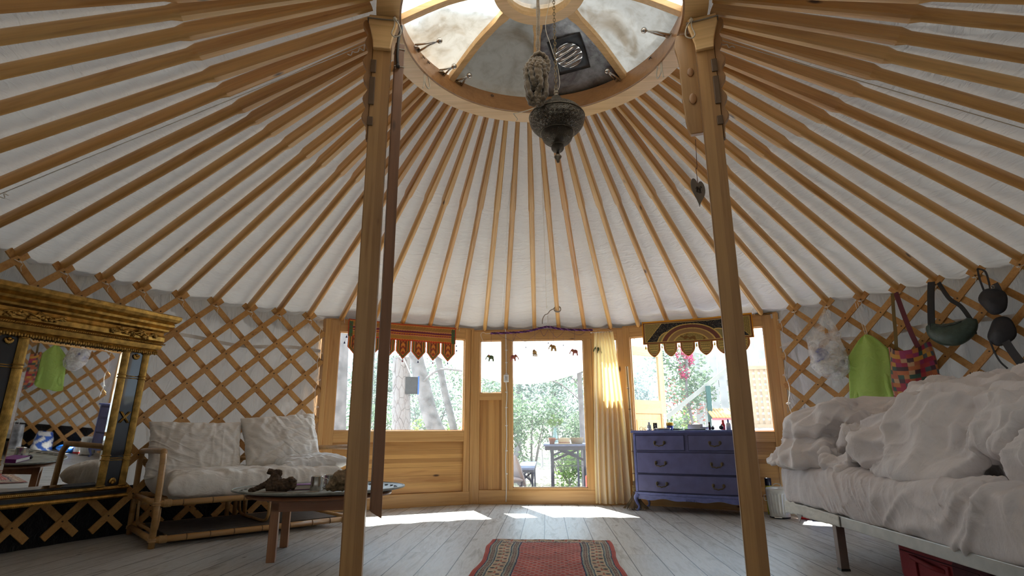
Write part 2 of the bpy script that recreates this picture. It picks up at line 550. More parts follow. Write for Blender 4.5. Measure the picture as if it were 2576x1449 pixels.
# ================================================================== canvas
RA_W = [-129.7, -124.8, -120.0, -115.1, -110.2, -105.4, -100.5, -95.7, -90.8, -85.9, -81.1, -76.2, -71.4, -66.8, -61.7, -56.8, -51.7, -47.2, -42.3, -36.9, -31.4, -26.3, -21.3, -16.4, -11.2, -7.3, -2.0, 2.5, 7.2, 11.9, 16.9, 22.0, 26.9, 32.1, 37.3, 42.5, 47.3, 52.0, 56.7, 61.4, 66.0, 70.7, 75.5, 80.4, 85.3, 90.1, 95.0, 99.8, 104.7, 109.6, 114.4, 119.3, 124.1]
RA_B = [-129.6, -124.7, -119.9, -115.0, -111.2, -106.7, -101.9, -96.0, -91.5, -86.3, -82.1, -77.2, -72.0, -66.7, -62.2, -56.7, -52.4, -47.5, -42.5, -37.6, -32.2, -27.4, -22.5, -17.6, -12.9, -8.5, -3.3, 1.3, 6.1, 10.6, 15.4, 20.5, 25.2, 29.8, 35.1, 39.4, 44.3, 49.2, 54.6, 59.6, 64.4, 69.5, 74.9, 78.9, 84.0, 89.1, 93.5, 98.1, 103.2, 107.4, 112.3, 117.1, 122.0]
ALLW = list(RA_W) + [RA_W[-1] + 106.2 * k / 22 for k in range(1, 22)]       # the rest of the circle, behind the camera
ALLB = list(RA_B) + [RA_B[-1] + 108.4 * k / 22 for k in range(1, 22)]
def z_line(r):
    return H_BEND + (R_BEND - r) * SLOPE
M_CANVAS = cloth('roof_canvas', (.71, .685, .65, 1), trans=.014, kind='UV', sc=(70, 16, 1), wr=.7, wscale=1.0, wdist=.03, tcol=(.86, .85, .83, 1))
def roof():
    n = len(ALLW); per = 8; NU = n * per; NV = 64
    def fn(u, v):
        k = u * n; i = int(k) % n; t = k - int(k)
        j = (i + 1) % n
        aw = ALLW[i] + ((ALLW[j] - ALLW[i]) % 360) * t
        ab = ALLB[i] + ((ALLB[j] - ALLB[i]) % 360) * t
        r = 1.02 + (4.19 - 1.02) * v
        q = (r - R_BEND) / (R_WALL - R_BEND)
        a = ab + (aw - ab) * max(-.6, min(1.05, q)) * (1 if abs(((aw - ab) + 180) % 360 - 180) < 20 else 0)
        s = math.sin(PI * t)
        side = 1.0 if math.sin(math.radians(a)) > 0 else .55
        q_ = r * (4.2 if side == 1.0 else 5.5) - t * (1.25 if side == 1.0 else .8)
        wr = .034 * (ridge(i * 3.7 + t * .35, q_) - .35) * s
        wr += .013 * ridge(i * 5.1 + t * .6, q_ * 2.7, 3) * s * (.4 + max(0, nz(k * .31, r * .9, 7)) * 2)
        z = z_line(r) + .118 - (.022 + .010 * nz(k * .7, r * 1.2, 9)) * s * min(1, (r - 1) * 1.2) + wr * side * min(1, (r - 1) * 2)
        if r > 3.82:
            e = (r - 3.82) / .37
            z -= .055 * e * e * (.35 + s)
        return cyl(a, r, z)
    mb = MB(); mb.grid(NU, NV, fn, cu=True, uv=True)
    return mb.build('ceiling', M_CANVAS, smooth=True)
prop(roof(), kind='structure')

M_WALLC = cloth('wall_canvas', (.66, .645, .63, 1), trans=.016, kind='Object', sc=(1.2, 1.2, .7), wr=.8, wscale=2.6, wdist=.06, tcol=(.9, .9, .9, 1))
def wall_canvas(name, a0, a1, z0=0.0, z1=2.26, r=4.10, amp=.030, nu=None, nv=34, mat=None):
    nu = nu or int(abs(a1 - a0) * 2.6)
    def fn(u, v):
        a = a0 + (a1 - a0) * u
        z = z0 + (z1 - z0) * v
        d = amp * (ridge(a * .13 + z * .6, z * 1.4, 5) * .7 + nz(a * .35 - z * .8, z * 2.2, 1) + .7 * max(0, ridge(a * .55 + z * 1.1, z * .9, 8)) ** 2)
        return cyl(a, r + d, z)
    mb = MB(); mb.grid(nu, nv, fn)
    return prop(mb.build(name, mat or M_WALLC, smooth=True), kind='structure')
wall_canvas('wall_left', -39.3, -130)
wall_canvas('wall_right', 39.3, 130)
wall_canvas('wall_back', 130, 230, mat=cloth('back_canvas', (.82, .80, .775, 1), trans=.06, wr=.5, wscale=2.6, wdist=.05))
M_TARP = cloth('black_tarp', (.012, .012, .016, 1), kind='Object', sc=(1, 1, 2), wr=.6, wscale=5, wdist=.05)
wall_canvas('baseboard_left', -39.6, -128, 0.0, .40, 4.055, .012, mat=M_TARP, nv=8)
wall_canvas('baseboard_right', 39.6, 128, 0.0, .40, 4.055, .012, mat=M_TARP, nv=8)
M_TAPE = plain('white_strap', (.74, .73, .72, 1), .8)
for nm, a0, a1 in (('trim_1', -39.8, -100), ('trim_2', 39.8, 100)):
    mb = MB()
    mb.grid(60, 1, lambda u, v: cyl(a0 + (a1 - a0) * u, 4.045, 1.735 + .02 * math.sin(u * 23) - .02 * u + .036 * v))
    prop(mb.build(nm, M_TAPE, solid=.002), kind='structure')

# ================================================================== timber front: window_1, door_1, window_2
def timber_panel(name, x0, y0, x1, y1, bars, boards, panes, z_top):
    L = math.hypot(x1 - x0, y1 - y0); rz = math.atan2(y1 - y0, x1 - x0)
    root = bpy.data.objects.new(name, None); COL.objects.link(root)
    root.location = (x0, y0, 0); root.rotation_euler = (0, 0, rz); root['kind'] = 'structure'
    for nm, a, b, c, d, *yy in bars:
        ya, yb = yy if yy else (0.0, .085)
        MB().box2((a, ya, c), (b, yb, d)).build(nm, M_FRAME_H if nm in ('rail', 'sill_rail', 'header') else M_FRAME_V, root, bevel=.003)
    for nm, a, b, c, d, vert in boards:
        mb = MB()
        if vert:
            n = max(1, round((b - a) / .055))
            for k in range(n):
                mb.box2((a + (b - a) * k / n + .0003, .030, c), (a + (b - a) * (k + 1) / n - .0003, .055, d))
        else:
            n = max(1, round((d - c) / .095))
            for k in range(n):
                mb.box2((a, .030, c + (d - c) * k / n + .0003), (b, .055, c + (d - c) * (k + 1) / n - .0003))
        mb.build(nm, M_BOARD_V if vert else M_BOARD_H, root, bevel=.0015)
        MB().box2((a, .0555, c), (b, .064, d)).build('light_stop_board', M_FRAME_H, root)  # unseen sheet added to stop sun leaking between the boards
    for a, b, c, d in panes:
        MB().box2((a, .045, c), (b, .051, d)).build('glass_pane', M_GLASS, root)
        q = .009
        g = MB()
        for p in (((a, .028, c), (a + q, .07, d)), ((b - q, .028, c), (b, .07, d)), ((a, .028, c), (b, .07, c + q)), ((a, .028, d - q), (b, .07, d))):
            g.box2(*p)
        g.build('glazing_bead', M_FRAME_H, root)
    return root, L
# left panel, x from its far left end to the door
W1, L1 = timber_panel('window_1', -2.515, 3.136, -.9243, 3.952,
    [('stile', 0, .122, 0, 2.13), ('stile', 1.672, 1.748, 0, 2.13), ('stile', 1.752, 1.79, 0, 2.13, -.004, .09),
     ('header', .122, 1.672, 2.0, 2.13), ('rail', .122, 1.672, .735, .862), ('sill_rail', .0, 1.75, -.0, .15, -.006, .09)],
    [('board_panel', .122, 1.672, .15, .735, False)],
    [(.122, 1.672, .862, 2.0)], 2.13)
W2, L2 = timber_panel('window_2', .9825, 3.952, 2.589, 3.229,
    [('stile', -.02, .086, 0, 2.13), ('stile', 1.637, 1.762, 0, 2.13),
     ('header', .086, 1.637, 2.0, 2.13), ('rail', .086, 1.637, .722, .836), ('sill_rail', -.0, 1.762, 0, .15, -.006, .09)],
    [('board_panel', .086, 1.637, .15, .722, False)],
    [(.086, 1.637, .836, 2.0)], 2.13)
D1, LD = timber_panel('door_1', -.9243, 3.952, .9825, 3.952,
    [('stile', 0, .083, 0, 2.11), ('stile', .361, .440, .162, 1.99), ('stile', .443, .494, .162, 1.99), ('stile', 1.402, 1.50, .162, 1.99),
     ('stile', 1.503, 1.55, .162, 1.99), ('stile', 1.83, 1.907, 0, 2.11),
     ('header', .083, 1.83, 1.99, 2.11), ('rail', .083, .361, 1.235, 1.324), ('rail', 1.55, 1.83, 1.235, 1.324),
     ('sill_rail', .083, 1.83, 0, .162, -.006, .09)],
    [('board_panel', .083, .361, .162, 1.235, True), ('board_panel', 1.55, 1.83, .162, 1.235, True)],
    [(.083, .361, 1.324, 1.99), (1.55, 1.83, 1.324, 1.99), (.494, 1.402, .185, 1.99)], 2.11)
MB().box2((.494, .0, .162), (1.402, .08, .187)).build('rail', M_FRAME_H, D1, bevel=.002)
# boards that close the gap between the flat panels and the round eave
def closer(name, x0, y0, x1, y1, z, a0, a1):
    P = [Vector((x0, y0, 0)), Vector((x1, y1, 0))]
    arcp = [cyl(a1 + (a0 - a1) * k / 10, 4.13, 0) for k in range(11)]
    poly = P + arcp
    n = len(poly)
    mb = MB().add([p + Vector((0, 0, z)) for p in poly] + [p + Vector((0, 0, z + .02)) for p in poly],
                  [tuple(range(n)), tuple(range(2 * n - 1, n - 1, -1))] + [(i, i + n, (i + 1) % n + n, (i + 1) % n) for i in range(n)])
    prop(mb.build(name, M_FRAME_H), kind='structure')
closer('trim_3', -2.515, 3.150, -.9243, 3.966, 2.131, -39.6, -13.0)
closer('trim_4', -.9243, 3.966, .9825, 3.966, 2.112, -13.2, 14.2)
closer('trim_5', .9825, 3.966, 2.589, 3.243, 2.131, 14.0, 39.8)
wall_canvas('trim_6', -40, 40, 2.08, 2.28, 4.125, .01, mat=M_WALLC, nv=4)
# corner studs where canvas wall meets timber
for nm, x, y, a in (('trim_7', -2.548, 3.128, -39.0), ('trim_8', 2.622, 3.222, 39.2)):
    mb = MB().box((0, 0, 1.065), (.055, .11, 2.13), Matrix.Rotation(math.radians(-a), 3, 'Z'))
    prop(mb.build(nm, M_FRAME_V, loc=(x, y, 0), bevel=.003), kind='structure')

# ================================================================== rafters
def rafter_mesh():
    L = 3.24                                   # along x, ring end at 0
    xb = 1.075
    rings = []
    def sq(x, w, h):
        return [(x, -w / 2, -.0), (x, w / 2, 0), (x, w / 2, h), (x, -w / 2, h)]
    mb = MB()
    n = 16
    def ring_sq(x, w, h, rr=.12):
        out = []
        for k in range(n):
            a = 2 * PI * (k + .5) / n
            c, s = math.cos(a), math.sin(a)
            p = max(abs(c), abs(s))
            q = (1 - rr) / p + rr
            out.append(Vector((x, c * q * w / 2, h / 2 + s * q * h / 2)))
        return out
    def ring_ro(x, r, cz):
        return [Vector((x, r * .92 * math.cos(2 * PI * (k + .5) / n), cz + r * 1.38 * math.sin(2 * PI * (k + .5) / n))) for k in range(n)]
    rs = [ring_sq(0, .036, .082), ring_sq(.5, .048, .090), ring_sq(xb - .02, .061, .096), ring_ro(xb + .035, .0300, .048), ring_ro(xb + .3, .0305, .047),
          ring_ro(2.2, .0305, .045), ring_ro(L - .03, .0285, .040), ring_ro(L, .018, .040)]
    vs = [p for r in rs for p in r]
    fs = [(i * n + k, i * n + (k + 1) % n, (i + 1) * n + (k + 1) % n, (i + 1) * n + k) for i in range(len(rs) - 1) for k in range(n)]
    fs += [tuple(range(n)), tuple((len(rs) - 1) * n + k for k in range(n))]
    return mb.add(vs, fs)
_proto = rafter_mesh().build('rafter', M_RAFTER, bevel=0)
for pl in _proto.data.polygons:
    c = pl.center
    pl.use_smooth = c.x > 1.08
def place_rafter(o, i):
    """underside runs from the crown ring down through the bend to the lattice head"""
    aw, ab = RA_W[i], RA_B[i]
    Pw, Pb = cyl(aw, R_WALL, H_WALL - .012), cyl(ab, R_BEND, H_BEND)
    d = (Pw - Pb).normalized()
    P0 = Pb - d * 1.045
    x = d
    up = Vector((0, 0, 1)); z = (up - x * x.dot(up)).normalized(); y = z.cross(x)
    m = Matrix((x, y, z)).transposed().to_4x4(); m.translation = P0
    o.matrix_world = m
def rafter_label(i):
    k = i - 26
    a = RA_W[i]
    if k == -18:
        return 'pine rafter with a white cord stretched along it, left of the left post', None
    if k == 19:
        return 'pine rafter with a grey cord stretched along it, right of the right post', None
    if k == -6: return 'pine rafter mostly hidden behind the left crown post', None
    if k == 7: return 'pine rafter whose foot disappears behind the right crown post', None
    if k == 8: return 'pine rafter ending above the right end of the black and gold hanging', None
    if k == 9: return 'pine rafter landing on the first lattice head right of the timber front', None
    if k == 10: return 'pine rafter landing just above the hanging clear plastic bag', None
    if k == 11: return 'pine rafter landing just above the lime green drawstring bag', None
    if k == 12: return 'pine rafter landing just above the patchwork shoulder bag', None
    if k == 13: return 'pine rafter landing just above the dark green waist bag', None
    if k == 14: return 'pine rafter landing just above the hanging black bra', None
    if k == -7: return 'pine rafter ending above the left end of the red embroidered hanging', None
    if k == -8: return 'pine rafter landing on the last lattice head left of the timber front', None
    if k == 1: return 'pine rafter with a grey cord looped round it above the glass door', None
    if k == -1: return 'pine rafter above the door with the white cable clipped down its left side', None
    if k == 0: return 'pine rafter with a dark knot halfway, just left of the cord over the glass door', None
    if k < -18: return 'squared-off pine rafter running off the left edge high up in the photo', 'high rafters running off the left edge'
    if k < -8: return 'squared-off pine rafter over the left lattice wall between sofa and gilt mirror', 'rafters over the left lattice wall'
    if k < -1: return 'squared-off pine rafter left of centre between the crown ring and the left window', 'rafters over the left window'
    if k < 8: return 'squared-off pine rafter right of centre between the crown ring and the right window or curtain', 'rafters over the right window'
    if k < 20: return 'squared-off pine rafter running off the right edge above the bed', 'rafters above the bed'
    return 'squared-off pine rafter running off the right edge high up in the photo', 'high rafters running off the right edge'
_first = True
for i in range(1, len(RA_W) - 1):
    o = _proto if _first else _proto.copy()
    if not _first: COL.objects.link(o)
    _first = False
    place_rafter(o, i)
    lb, gp = rafter_label(i)
    prop(o, lb, 'rafter', gp or 'roof rafters')

# ================================================================== lattice walls
def slat_mesh(a0, z0, a1, z1, r, w=.054, t=.015, n=14):
    mb = MB()
    P = [cyl(a0 + (a1 - a0) * k / n, r, z0 + (z1 - z0) * k / n) for k in range(n + 1)]
    vs = []
    for k, p in enumerate(P):
        d = (P[min(k + 1, n)] - P[max(k - 1, 0)]).normalized()
        o = Vector((p.x, p.y, 0)).normalized()
        s = d.cross(o).normalized()
        for a, b in ((-1, -1), (1, -1), (1, 1), (-1, 1)):
            vs.append(p + s * (w / 2 * a) + o * (t / 2 * b))
    fs = [(0, 3, 2, 1), tuple(n * 4 + q for q in range(4))]
    for k in range(n):
        for q in range(4):
            fs.append((k * 4 + q, k * 4 + (q + 1) % 4, k * 4 + 4 + (q + 1) % 4, k * 4 + 4 + q))
    return mb.add(vs, fs), P
DZ = .0662                                   # fall of a slat per degree
ZT, ZB = 2.105, .065
def lattice(name, label, tops, lo, hi, sign):
    root = thing(name, label, 'lattice wall', (0, 0, 0), 0, 'trellis walls')
    bolts = MB()
    def clip(a0, z0, a1, z1):
        # keep the part of the slat between the angles lo and hi
        pts = []
        for (a, z, b, y) in ((a0, z0, a1, z1), (a1, z1, a0, z0)):
            if a < lo: t = (lo - a) / (b - a); a, z = lo, z + (y - z) * t
            elif a > hi: t = (hi - a) / (b - a); a, z = hi, z + (y - z) * t
            pts.append((a, z))
        return pts
    ext = .9
    for a in tops:
        run = (ZT - ZB) / DZ
        for front in (True, False):
            sg = -1 if front else 1            # front slats fall towards smaller angles
            A0, Z0 = a - sg * ext, ZT + ext * DZ
            A1, Z1 = a + sg * run, ZB
            if max(A0, A1) < lo + .4 or min(A0, A1) > hi - .4: continue
            (x0, y0), (x1, y1) = clip(A0, Z0, A1, Z1)
            if abs(x0 - x1) < .6: continue
            mb, P = slat_mesh(x0, y0, x1, y1, 3.992 if front else 4.010)
            mb.build('slat', M_LATT, root, bevel=0)
            if front:
                k = 0
                while True:
                    ab = a - k * 2.43; zb = ZT - k * 2.43 * DZ
                    if zb < ZB: break
                    if lo + .3 < ab < hi - .3:
                        c = cyl(ab, 3.982, zb); o_ = Vector((c.x, c.y, 0)).normalized()
                        bolts.tube([c + o_ * .004, c - o_ * .004], .0065, 6)
                    k += 1
    o_ = bolts.build('bolts', plain('bolt_dark', (.10, .06, .035, 1), .5, .4), root)
    return root
tl = [a for a in RA_W if a < -39] + [-37.4 + 4.86 * k for k in range(0, 8)]
tr = [a for a in RA_W if a > 39] + [37.7 - 4.86 * k for k in range(0, 8)]
def lattice_tops(ts): return sorted(ts)
LATL = lattice('lattice_wall', 'brown pine trellis wall left of the timber front, behind the sofa and gilt mirror', lattice_tops(tl), -120, -39.6, -1)
LATR = lattice('lattice_wall', 'brown pine trellis wall right of the timber front, hung with bags above the bed', lattice_tops(tr), 39.9, 118, 1)

# string ties at the lattice heads and spare cord ends
def tie(a, z, label, r=3.985, s=1.0):
    mb = MB()
    P = [cyl(a + d, r + q, z + h) for d, q, h in ((-.55 * s, .03, .03), (-.3 * s, -.012, .006), (0, -.022, -.004), (.3 * s, -.014, .004), (.5 * s, .03, .02))]
    mb.tube(smooth_path(P), .0028, 5)
    mb.tube(smooth_path([cyl(a, r - .02, z), cyl(a + .25, r - .03, z - .018), cyl(a + .1, r - .03, z - .04 * s), cyl(a + .3, r - .025, z - .07 * s)]), .002, 5)
    mb.ball(cyl(a, r - .024, z), .008, 8, 6)
    o = mb.build('string_tie', M_WHITE_STRING, smooth=True)
    return prop(o, label, 'string', 'string ties on the lattice heads')
for i, a in enumerate(RA_W):
    if -83 < a < -41 or 41 < a < 76:
        side = 'left' if a < 0 else 'right'
        tie(a, 2.085, 'white string knotted round the lattice head under a rafter, on the %s wall' % side)

# cords stretched under two rafters, and cords laced down the trellis edges
def rafter_cord(i, label, y0, mat, knots, r0=1.1, r1=3.9):
    aw, ab = RA_W[i], RA_B[i]
    Pw, Pb = cyl(aw, R_WALL, H_WALL - .012), cyl(ab, R_BEND, H_BEND)
    d = (Pw - Pb).normalized(); zz = (Vector((0, 0, 1)) - d * d.z).normalized(); yy = zz.cross(d)
    f = lambda s, o=0.0, h=-.006: Pb + d * s + yy * (y0 + o) + zz * h
    root = thing('stretched_cord', label, 'cord', (0, 0, 0), 0, 'cords under the rafters')
    MB().tube([f(-.98), f(-.5, .0, -.008), f(.0, 0, -.008), f(1.0, 0, -.004), f(1.95, 0, -.006)], .0032, 6).build('cord', mat, root, smooth=True)
    for s in knots:
        MB().tube(smooth_path([f(s + q * .018, .012 * math.sin(q * 2.4), -.02 - .018 * abs(math.cos(q * 1.7))) for q in range(9)]), .0034, 5).build('knot', mat, root, smooth=True)
rafter_cord(8, 'thin white cord stretched along a rafter, left of the left post', -.034, M_WHITE_STRING, (-.95, 1.55, 1.85))
rafter_cord(45, 'thin pale cord stretched along a rafter, right of the right post', .036, M_STRING, (-.96,))
for sg, nm in ((-1, 'left'), (1, 'right')):
    P = [cyl(sg * (40.4 + .25 * math.sin(k * 1.9)), 3.955, 2.02 - .10 * k) for k in range(12)]
    root = thing('lacing_cord', 'white cord laced down the %s edge of the timber front beside the trellis' % nm, 'cord', (0, 0, 0), 0, 'lacing cords')
    MB().tube(smooth_path(P, 4), .0026, 5).build('cord', M_WHITE_STRING, root, smooth=True)
    for k in (0, 3, 6, 9):
        MB().tube(arc(P[k] + Vector((0, 0, .0)), .022, 0, 330, 12, (math.cos(math.radians(sg * 40)), -math.sin(math.radians(sg * 40)), 0), (0, 0, .35)), .0024, 5, closed=True).build('loop', M_WHITE_STRING, root, smooth=True)

# ================================================================== crown
def ring_section(name, prof, mat, parent, n=120, bevel=0.0):
    mb = MB()
    m = len(prof)
    mb.grid(n, m, lambda u, v: cyl(360 * u, prof[int(round(v * m)) % m][0], prof[int(round(v * m)) % m][1]), cu=True, cv=True)
    return mb.build(name, mat, parent, bevel=bevel)
CR = thing('crown_ring', 'round pine crown with hub and eight spokes in the middle of the roof', 'crown', (0, 0, 0))
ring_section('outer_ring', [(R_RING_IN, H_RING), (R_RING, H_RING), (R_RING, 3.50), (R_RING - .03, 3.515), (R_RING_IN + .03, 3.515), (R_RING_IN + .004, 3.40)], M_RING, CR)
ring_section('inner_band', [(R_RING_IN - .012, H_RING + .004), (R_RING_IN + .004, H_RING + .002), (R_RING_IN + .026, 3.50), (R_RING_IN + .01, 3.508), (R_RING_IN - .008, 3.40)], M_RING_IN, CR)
HUBZ = 3.70
ring_section('hub_ring', [(.235, HUBZ + .005), (.315, HUBZ), (.322, HUBZ + .06), (.315, HUBZ + .07), (.235, HUBZ + .07), (.228, HUBZ + .03)], M_RING, CR)
SPK = [-3, 44, 90, 137, 180, -137, -93, -49]
for a in SPK:
    p0, p1 = cyl(a, .925, 3.49), cyl(a, .305, HUBZ + .03)
    pm = (p0 + p1) / 2 + Vector((0, 0, .035))
    side = Vector((p0.y, -p0.x, 0)).normalized()
    mb = MB()
    path = smooth_path([p0, pm, p1], 5)
    vs = []
    for q, p in enumerate(path):
        w = .05 + .035 * (1 - q / (len(path) - 1)) * 0 + (.02 if q > len(path) - 3 else 0)
        for sx, sz in ((-1, -1), (1, -1), (1, 1), (-1, 1)):
            vs.append(p + side * sx * w / 2 + Vector((0, 0, sz * .026)))
    n = len(path)
    fs = [(0, 1, 2, 3), tuple((n - 1) * 4 + q for q in range(4))] + [(k * 4 + q, k * 4 + (q + 1) % 4, k * 4 + 4 + (q + 1) % 4, k * 4 + 4 + q) for k in range(n - 1) for q in range(4)]
    mb.add(vs, fs).build('spoke', M_RING, CR, bevel=.003)
def pane_material(k=1.0, nm='skylight_sheet'):
    m, nt, b, out = newmat(nm)
    nt.nodes.remove(b)
    v = coords(nt, 'Object', (1, 1, 1))
    n1 = tex_noise(nt, v, 2.6, 4, .6, 1.0)
    n2 = tex_noise(nt, v, 11, 5, .65, .6)
    c = ramp(nt, n1, [(.32, (.33 * k, .30 * k, .26 * k, 1)), (.48, (.42 * k, .415 * k, .40 * k, 1))])
    c = mixc(nt, .6, c, ramp(nt, n2, [(.30, (.70, .67, .62, 1)), (.55, (1, 1, 1, 1))]), 'MULTIPLY')
    t = nt.nodes.new('ShaderNodeBsdfTranslucent'); nt.links.new(c, t.inputs[0])
    d = nt.nodes.new('ShaderNodeBsdfDiffuse'); nt.links.new(c, d.inputs[0])
    p = nt.nodes.new('ShaderNodeBsdfTransparent'); nt.links.new(c, p.inputs[0])
    g = nt.nodes.new('ShaderNodeBsdfGlossy'); g.inputs['Roughness'].default_value = .18
    a = nt.nodes.new('ShaderNodeMixShader'); a.inputs[0].default_value = .18
    nt.links.new(t.outputs[0], a.inputs[1]); nt.links.new(d.outputs[0], a.inputs[2])
    e = nt.nodes.new('ShaderNodeMixShader'); e.inputs[0].default_value = .10
    nt.links.new(a.outputs[0], e.inputs[1]); nt.links.new(p.outputs[0], e.inputs[2])
    h = nt.nodes.new('ShaderNodeMixShader'); h.inputs[0].default_value = .05
    nt.links.new(e.outputs[0], h.inputs[1]); nt.links.new(g.outputs[0], h.inputs[2])
    nt.links.new(h.outputs[0], out.inputs['Surface'])
    return m
M_PANE = pane_material(.62)
M_PANE_BRIGHT = pane_material(1.5, 'bright_skylight_sheet')  # brighter copy of the pane colour, raised to let more light onto the bed
def dark_pane_material():
    m, nt, b, out = newmat('dark_skylight_sheet')
    v = coords(nt, 'Object', (1, 1, 1), rand=False)
    n1 = tex_noise(nt, v, 3.0, 5, .7, .5)
    n2 = tex_noise(nt, v, 28, 4, .7)
    c = ramp(nt, n1, [(.40, (.48, .51, .55, 1)), (.52, (.28, .29, .32, 1)), (.62, (.12, .09, .10, 1))])  # pale to dark mottling puts the sheet's reflection and shading into its colour
    c = mixc(nt, .5, c, ramp(nt, n2, [(.35, (.6, .6, .6, 1)), (.6, (1.1, 1.1, 1.1, 1))]), 'MULTIPLY')
    nt.links.new(c, b.inputs['Base Color'])
    b.inputs['Roughness'].default_value = .32; b.inputs['Metallic'].default_value = .35
    return m
M_DPANE = dark_pane_material()
SS = sorted(SPK)
for k in range(8):
    a0 = SS[k]; a1 = SS[(k + 1) % 8] + (360 if k == 7 else 0)
    mb = MB()
    def fn(u, v, a0=a0, a1=a1):
        r = .955 + (.27 - .955) * v
        z = 3.512 + (HUBZ + .075 - 3.512) * v + .03 * math.sin(PI * v)
        z += .012 * math.sin(PI * u) * math.sin(PI * v)
        return cyl(a0 + (a1 - a0) * u, r, z)
    mb.grid(10, 8, fn)
    dark = (a0 == -3)
    o = mb.build('dark_skylight_panel' if dark else 'skylight_pane', M_DPANE if dark else (M_PANE_BRIGHT if a0 in (90, 137, 180, -137, -93) else M_PANE), CR, smooth=True, solid=.003, off=1)
    if dark: o['label'] = 'dark metal sheet in place of a clear pane'
mb = MB(); mb.grid(24, 4, lambda u, v: cyl(360 * u, .245 * (1 - v) + .001, HUBZ + .075 + .05 * math.sin(v * PI / 2)), cu=True)
mb.build('hub_dome', M_PANE, CR, smooth=True, solid=.003, off=1)
# tarpaulin lying over part of the skylight outside
M_TARPW = cloth('roof_tarp', (.52, .49, .45, 1), trans=.5, kind='Object', wr=.6, wscale=5, wdist=.04)
def tarp_fn(u, v):
    a = -86 + 84 * u + 6 * nz(u * 2, v * 4) * (1 - u)
    lo = .98; hi = .28 + .40 * (1 - u) ** 2 + .06 * nz(u * 6, 3)
    r = lo + (hi - lo) * v
    q = (.955 - r) / .685
    return cyl(a, r, 3.512 + (HUBZ + .075 - 3.512) * q + .03 * math.sin(PI * max(0, min(1, q))) + .045 + .012 * nz(a * .1, r * 6))
mb = MB(); mb.grid(40, 16, tarp_fn)
prop(mb.build('tarpaulin', M_TARPW, smooth=True), 'grey tarpaulin seen as a shadow over the left skylight panes', 'tarpaulin')
# ================================================================== crown posts
def crown_post(name, label, x, y, yaw):
    root = thing(name, label, 'post', (x, y, 0), math.radians(yaw), 'crown posts')
    mb = MB()
    w, d = .112, .090
    # slightly rounded section standing on the floor
    def fn(u, v):
        a = 2 * PI * u
        c, s = math.cos(a), math.sin(a)
        p = max(abs(c), abs(s)); q = (1 - .16) / p + .16
        z = (H_RING + .002) * v
        k = 1.0
        return (c * q * w / 2 * k, s * q * d / 2 * k, z)
    mb.grid(32, 12, fn, cu=True)
    mb.build('shaft', M_POST, root, smooth=False)
    return root
PL = crown_post('crown_post', 'tall laminated pine post holding up the crown ring, the left one of the pair', -.99, -.18, 13)
PR = crown_post('crown_post', 'tall laminated pine post holding up the crown ring, the right one beside the dresser', 1.03, -.05, -17)
def carve(side, z0, z1, wmax, seed):
    """outline of a carved bracket, running down from the ring"""
    pts = []
    n = 40
    for k in range(n + 1):
        t = k / n
        z = z1 - (z1 - z0) * t
        w = wmax * (1 - .55 * t) * (1 + .16 * math.sin(t * 17 + seed)) + .012 * math.sin(t * 40)
        if t > .93: w *= .35
        pts.append((side * max(.006, w), z))
    return [(0, z1)] + pts + [(0, z0)]
M_BRK = wood('bracket_pine', (.40, .20, .075, 1), (.29, .13, .045, 1), 2, .42, coat=.25, var=0, knots=False)
# bracket heads: collar cut from the ring timber and side pieces, children of the posts
for root, s in ((PL, -1), (PR, 1)):
    mb = MB(); mb.prism([(p[0] + s * .056, p[1]) for p in carve(s, 2.52, 3.34, .050, 1.0)], .045, (0, -.012, 0))
    mb.build('carved_bracket', M_BRK, root, bevel=.004)
    for z0, z1 in ((2.96, 3.05), (2.74, 2.93), (2.60, 2.66)):
        MB().box2((s * .062, -.052, z0), (s * .028, -.043, z1)).build('latch_plate', plain('dark_wood_latch', (.13, .07, .03, 1), .5), root, bevel=.004)
    # scalloped face of the ring end above the post
    mb = MB()
    pts = [(-.085, 3.352), (.085, 3.352), (.088, 3.30), (.072, 3.24), (.058, 3.18), (.052, 3.12), (-.052, 3.12), (-.058, 3.18), (-.072, 3.24), (-.088, 3.30)]
    mb.prism(pts, .03, (0, -.058, 0))
    mb.build('capital', M_RING, root, bevel=.005)
    mb = MB()
    P = [(-.092, -.078, 3.322), (.0, -.081, 3.318), (.092, -.078, 3.326), (.094, .07, 3.33), (-.094, .07, 3.326)]
    mb.tube(P + [P[0]], .0045, 6)
    mb.build('wire_binding', plain('twisted_wire', (.30, .26, .21, 1), .45, .5), root)
# second plank, hung beside the left post
root = thing('hanging_plank', 'long narrow wooden plank hung from the crown just right of the left post', 'plank', (-.895, -.16, 0), math.radians(24))
mb = MB().prism([(-.022, .44), (.034, .405), (.034, 3.20), (-.022, 3.20)], .055, (0, 0, 0))
mb.build('plank', wood('dark_plank', (.24, .10, .038, 1), (.16, .065, .024, 1), 2, .4, coat=.3, var=0), root, bevel=.003)
mb = MB().tube(smooth_path([(0, -.03, 3.02), (-.012, -.045, 3.10), (-.006, -.035, 3.24), (.01, -.02, 3.30), (.012, .0, 3.35)]), .009, 8)
mb.ball((-.006, -.05, 3.02), .013)
mb.build('iron_hook', M_DARKIRON, root, smooth=True)
for z in (3.03, 3.155):
    MB().tube([(-.024, -.031, z), (.037, -.031, z + .004), (.037, .031, z + .006), (-.024, .031, z)], .003, 5, closed=True).build('string_lashing', M_STRING, root)
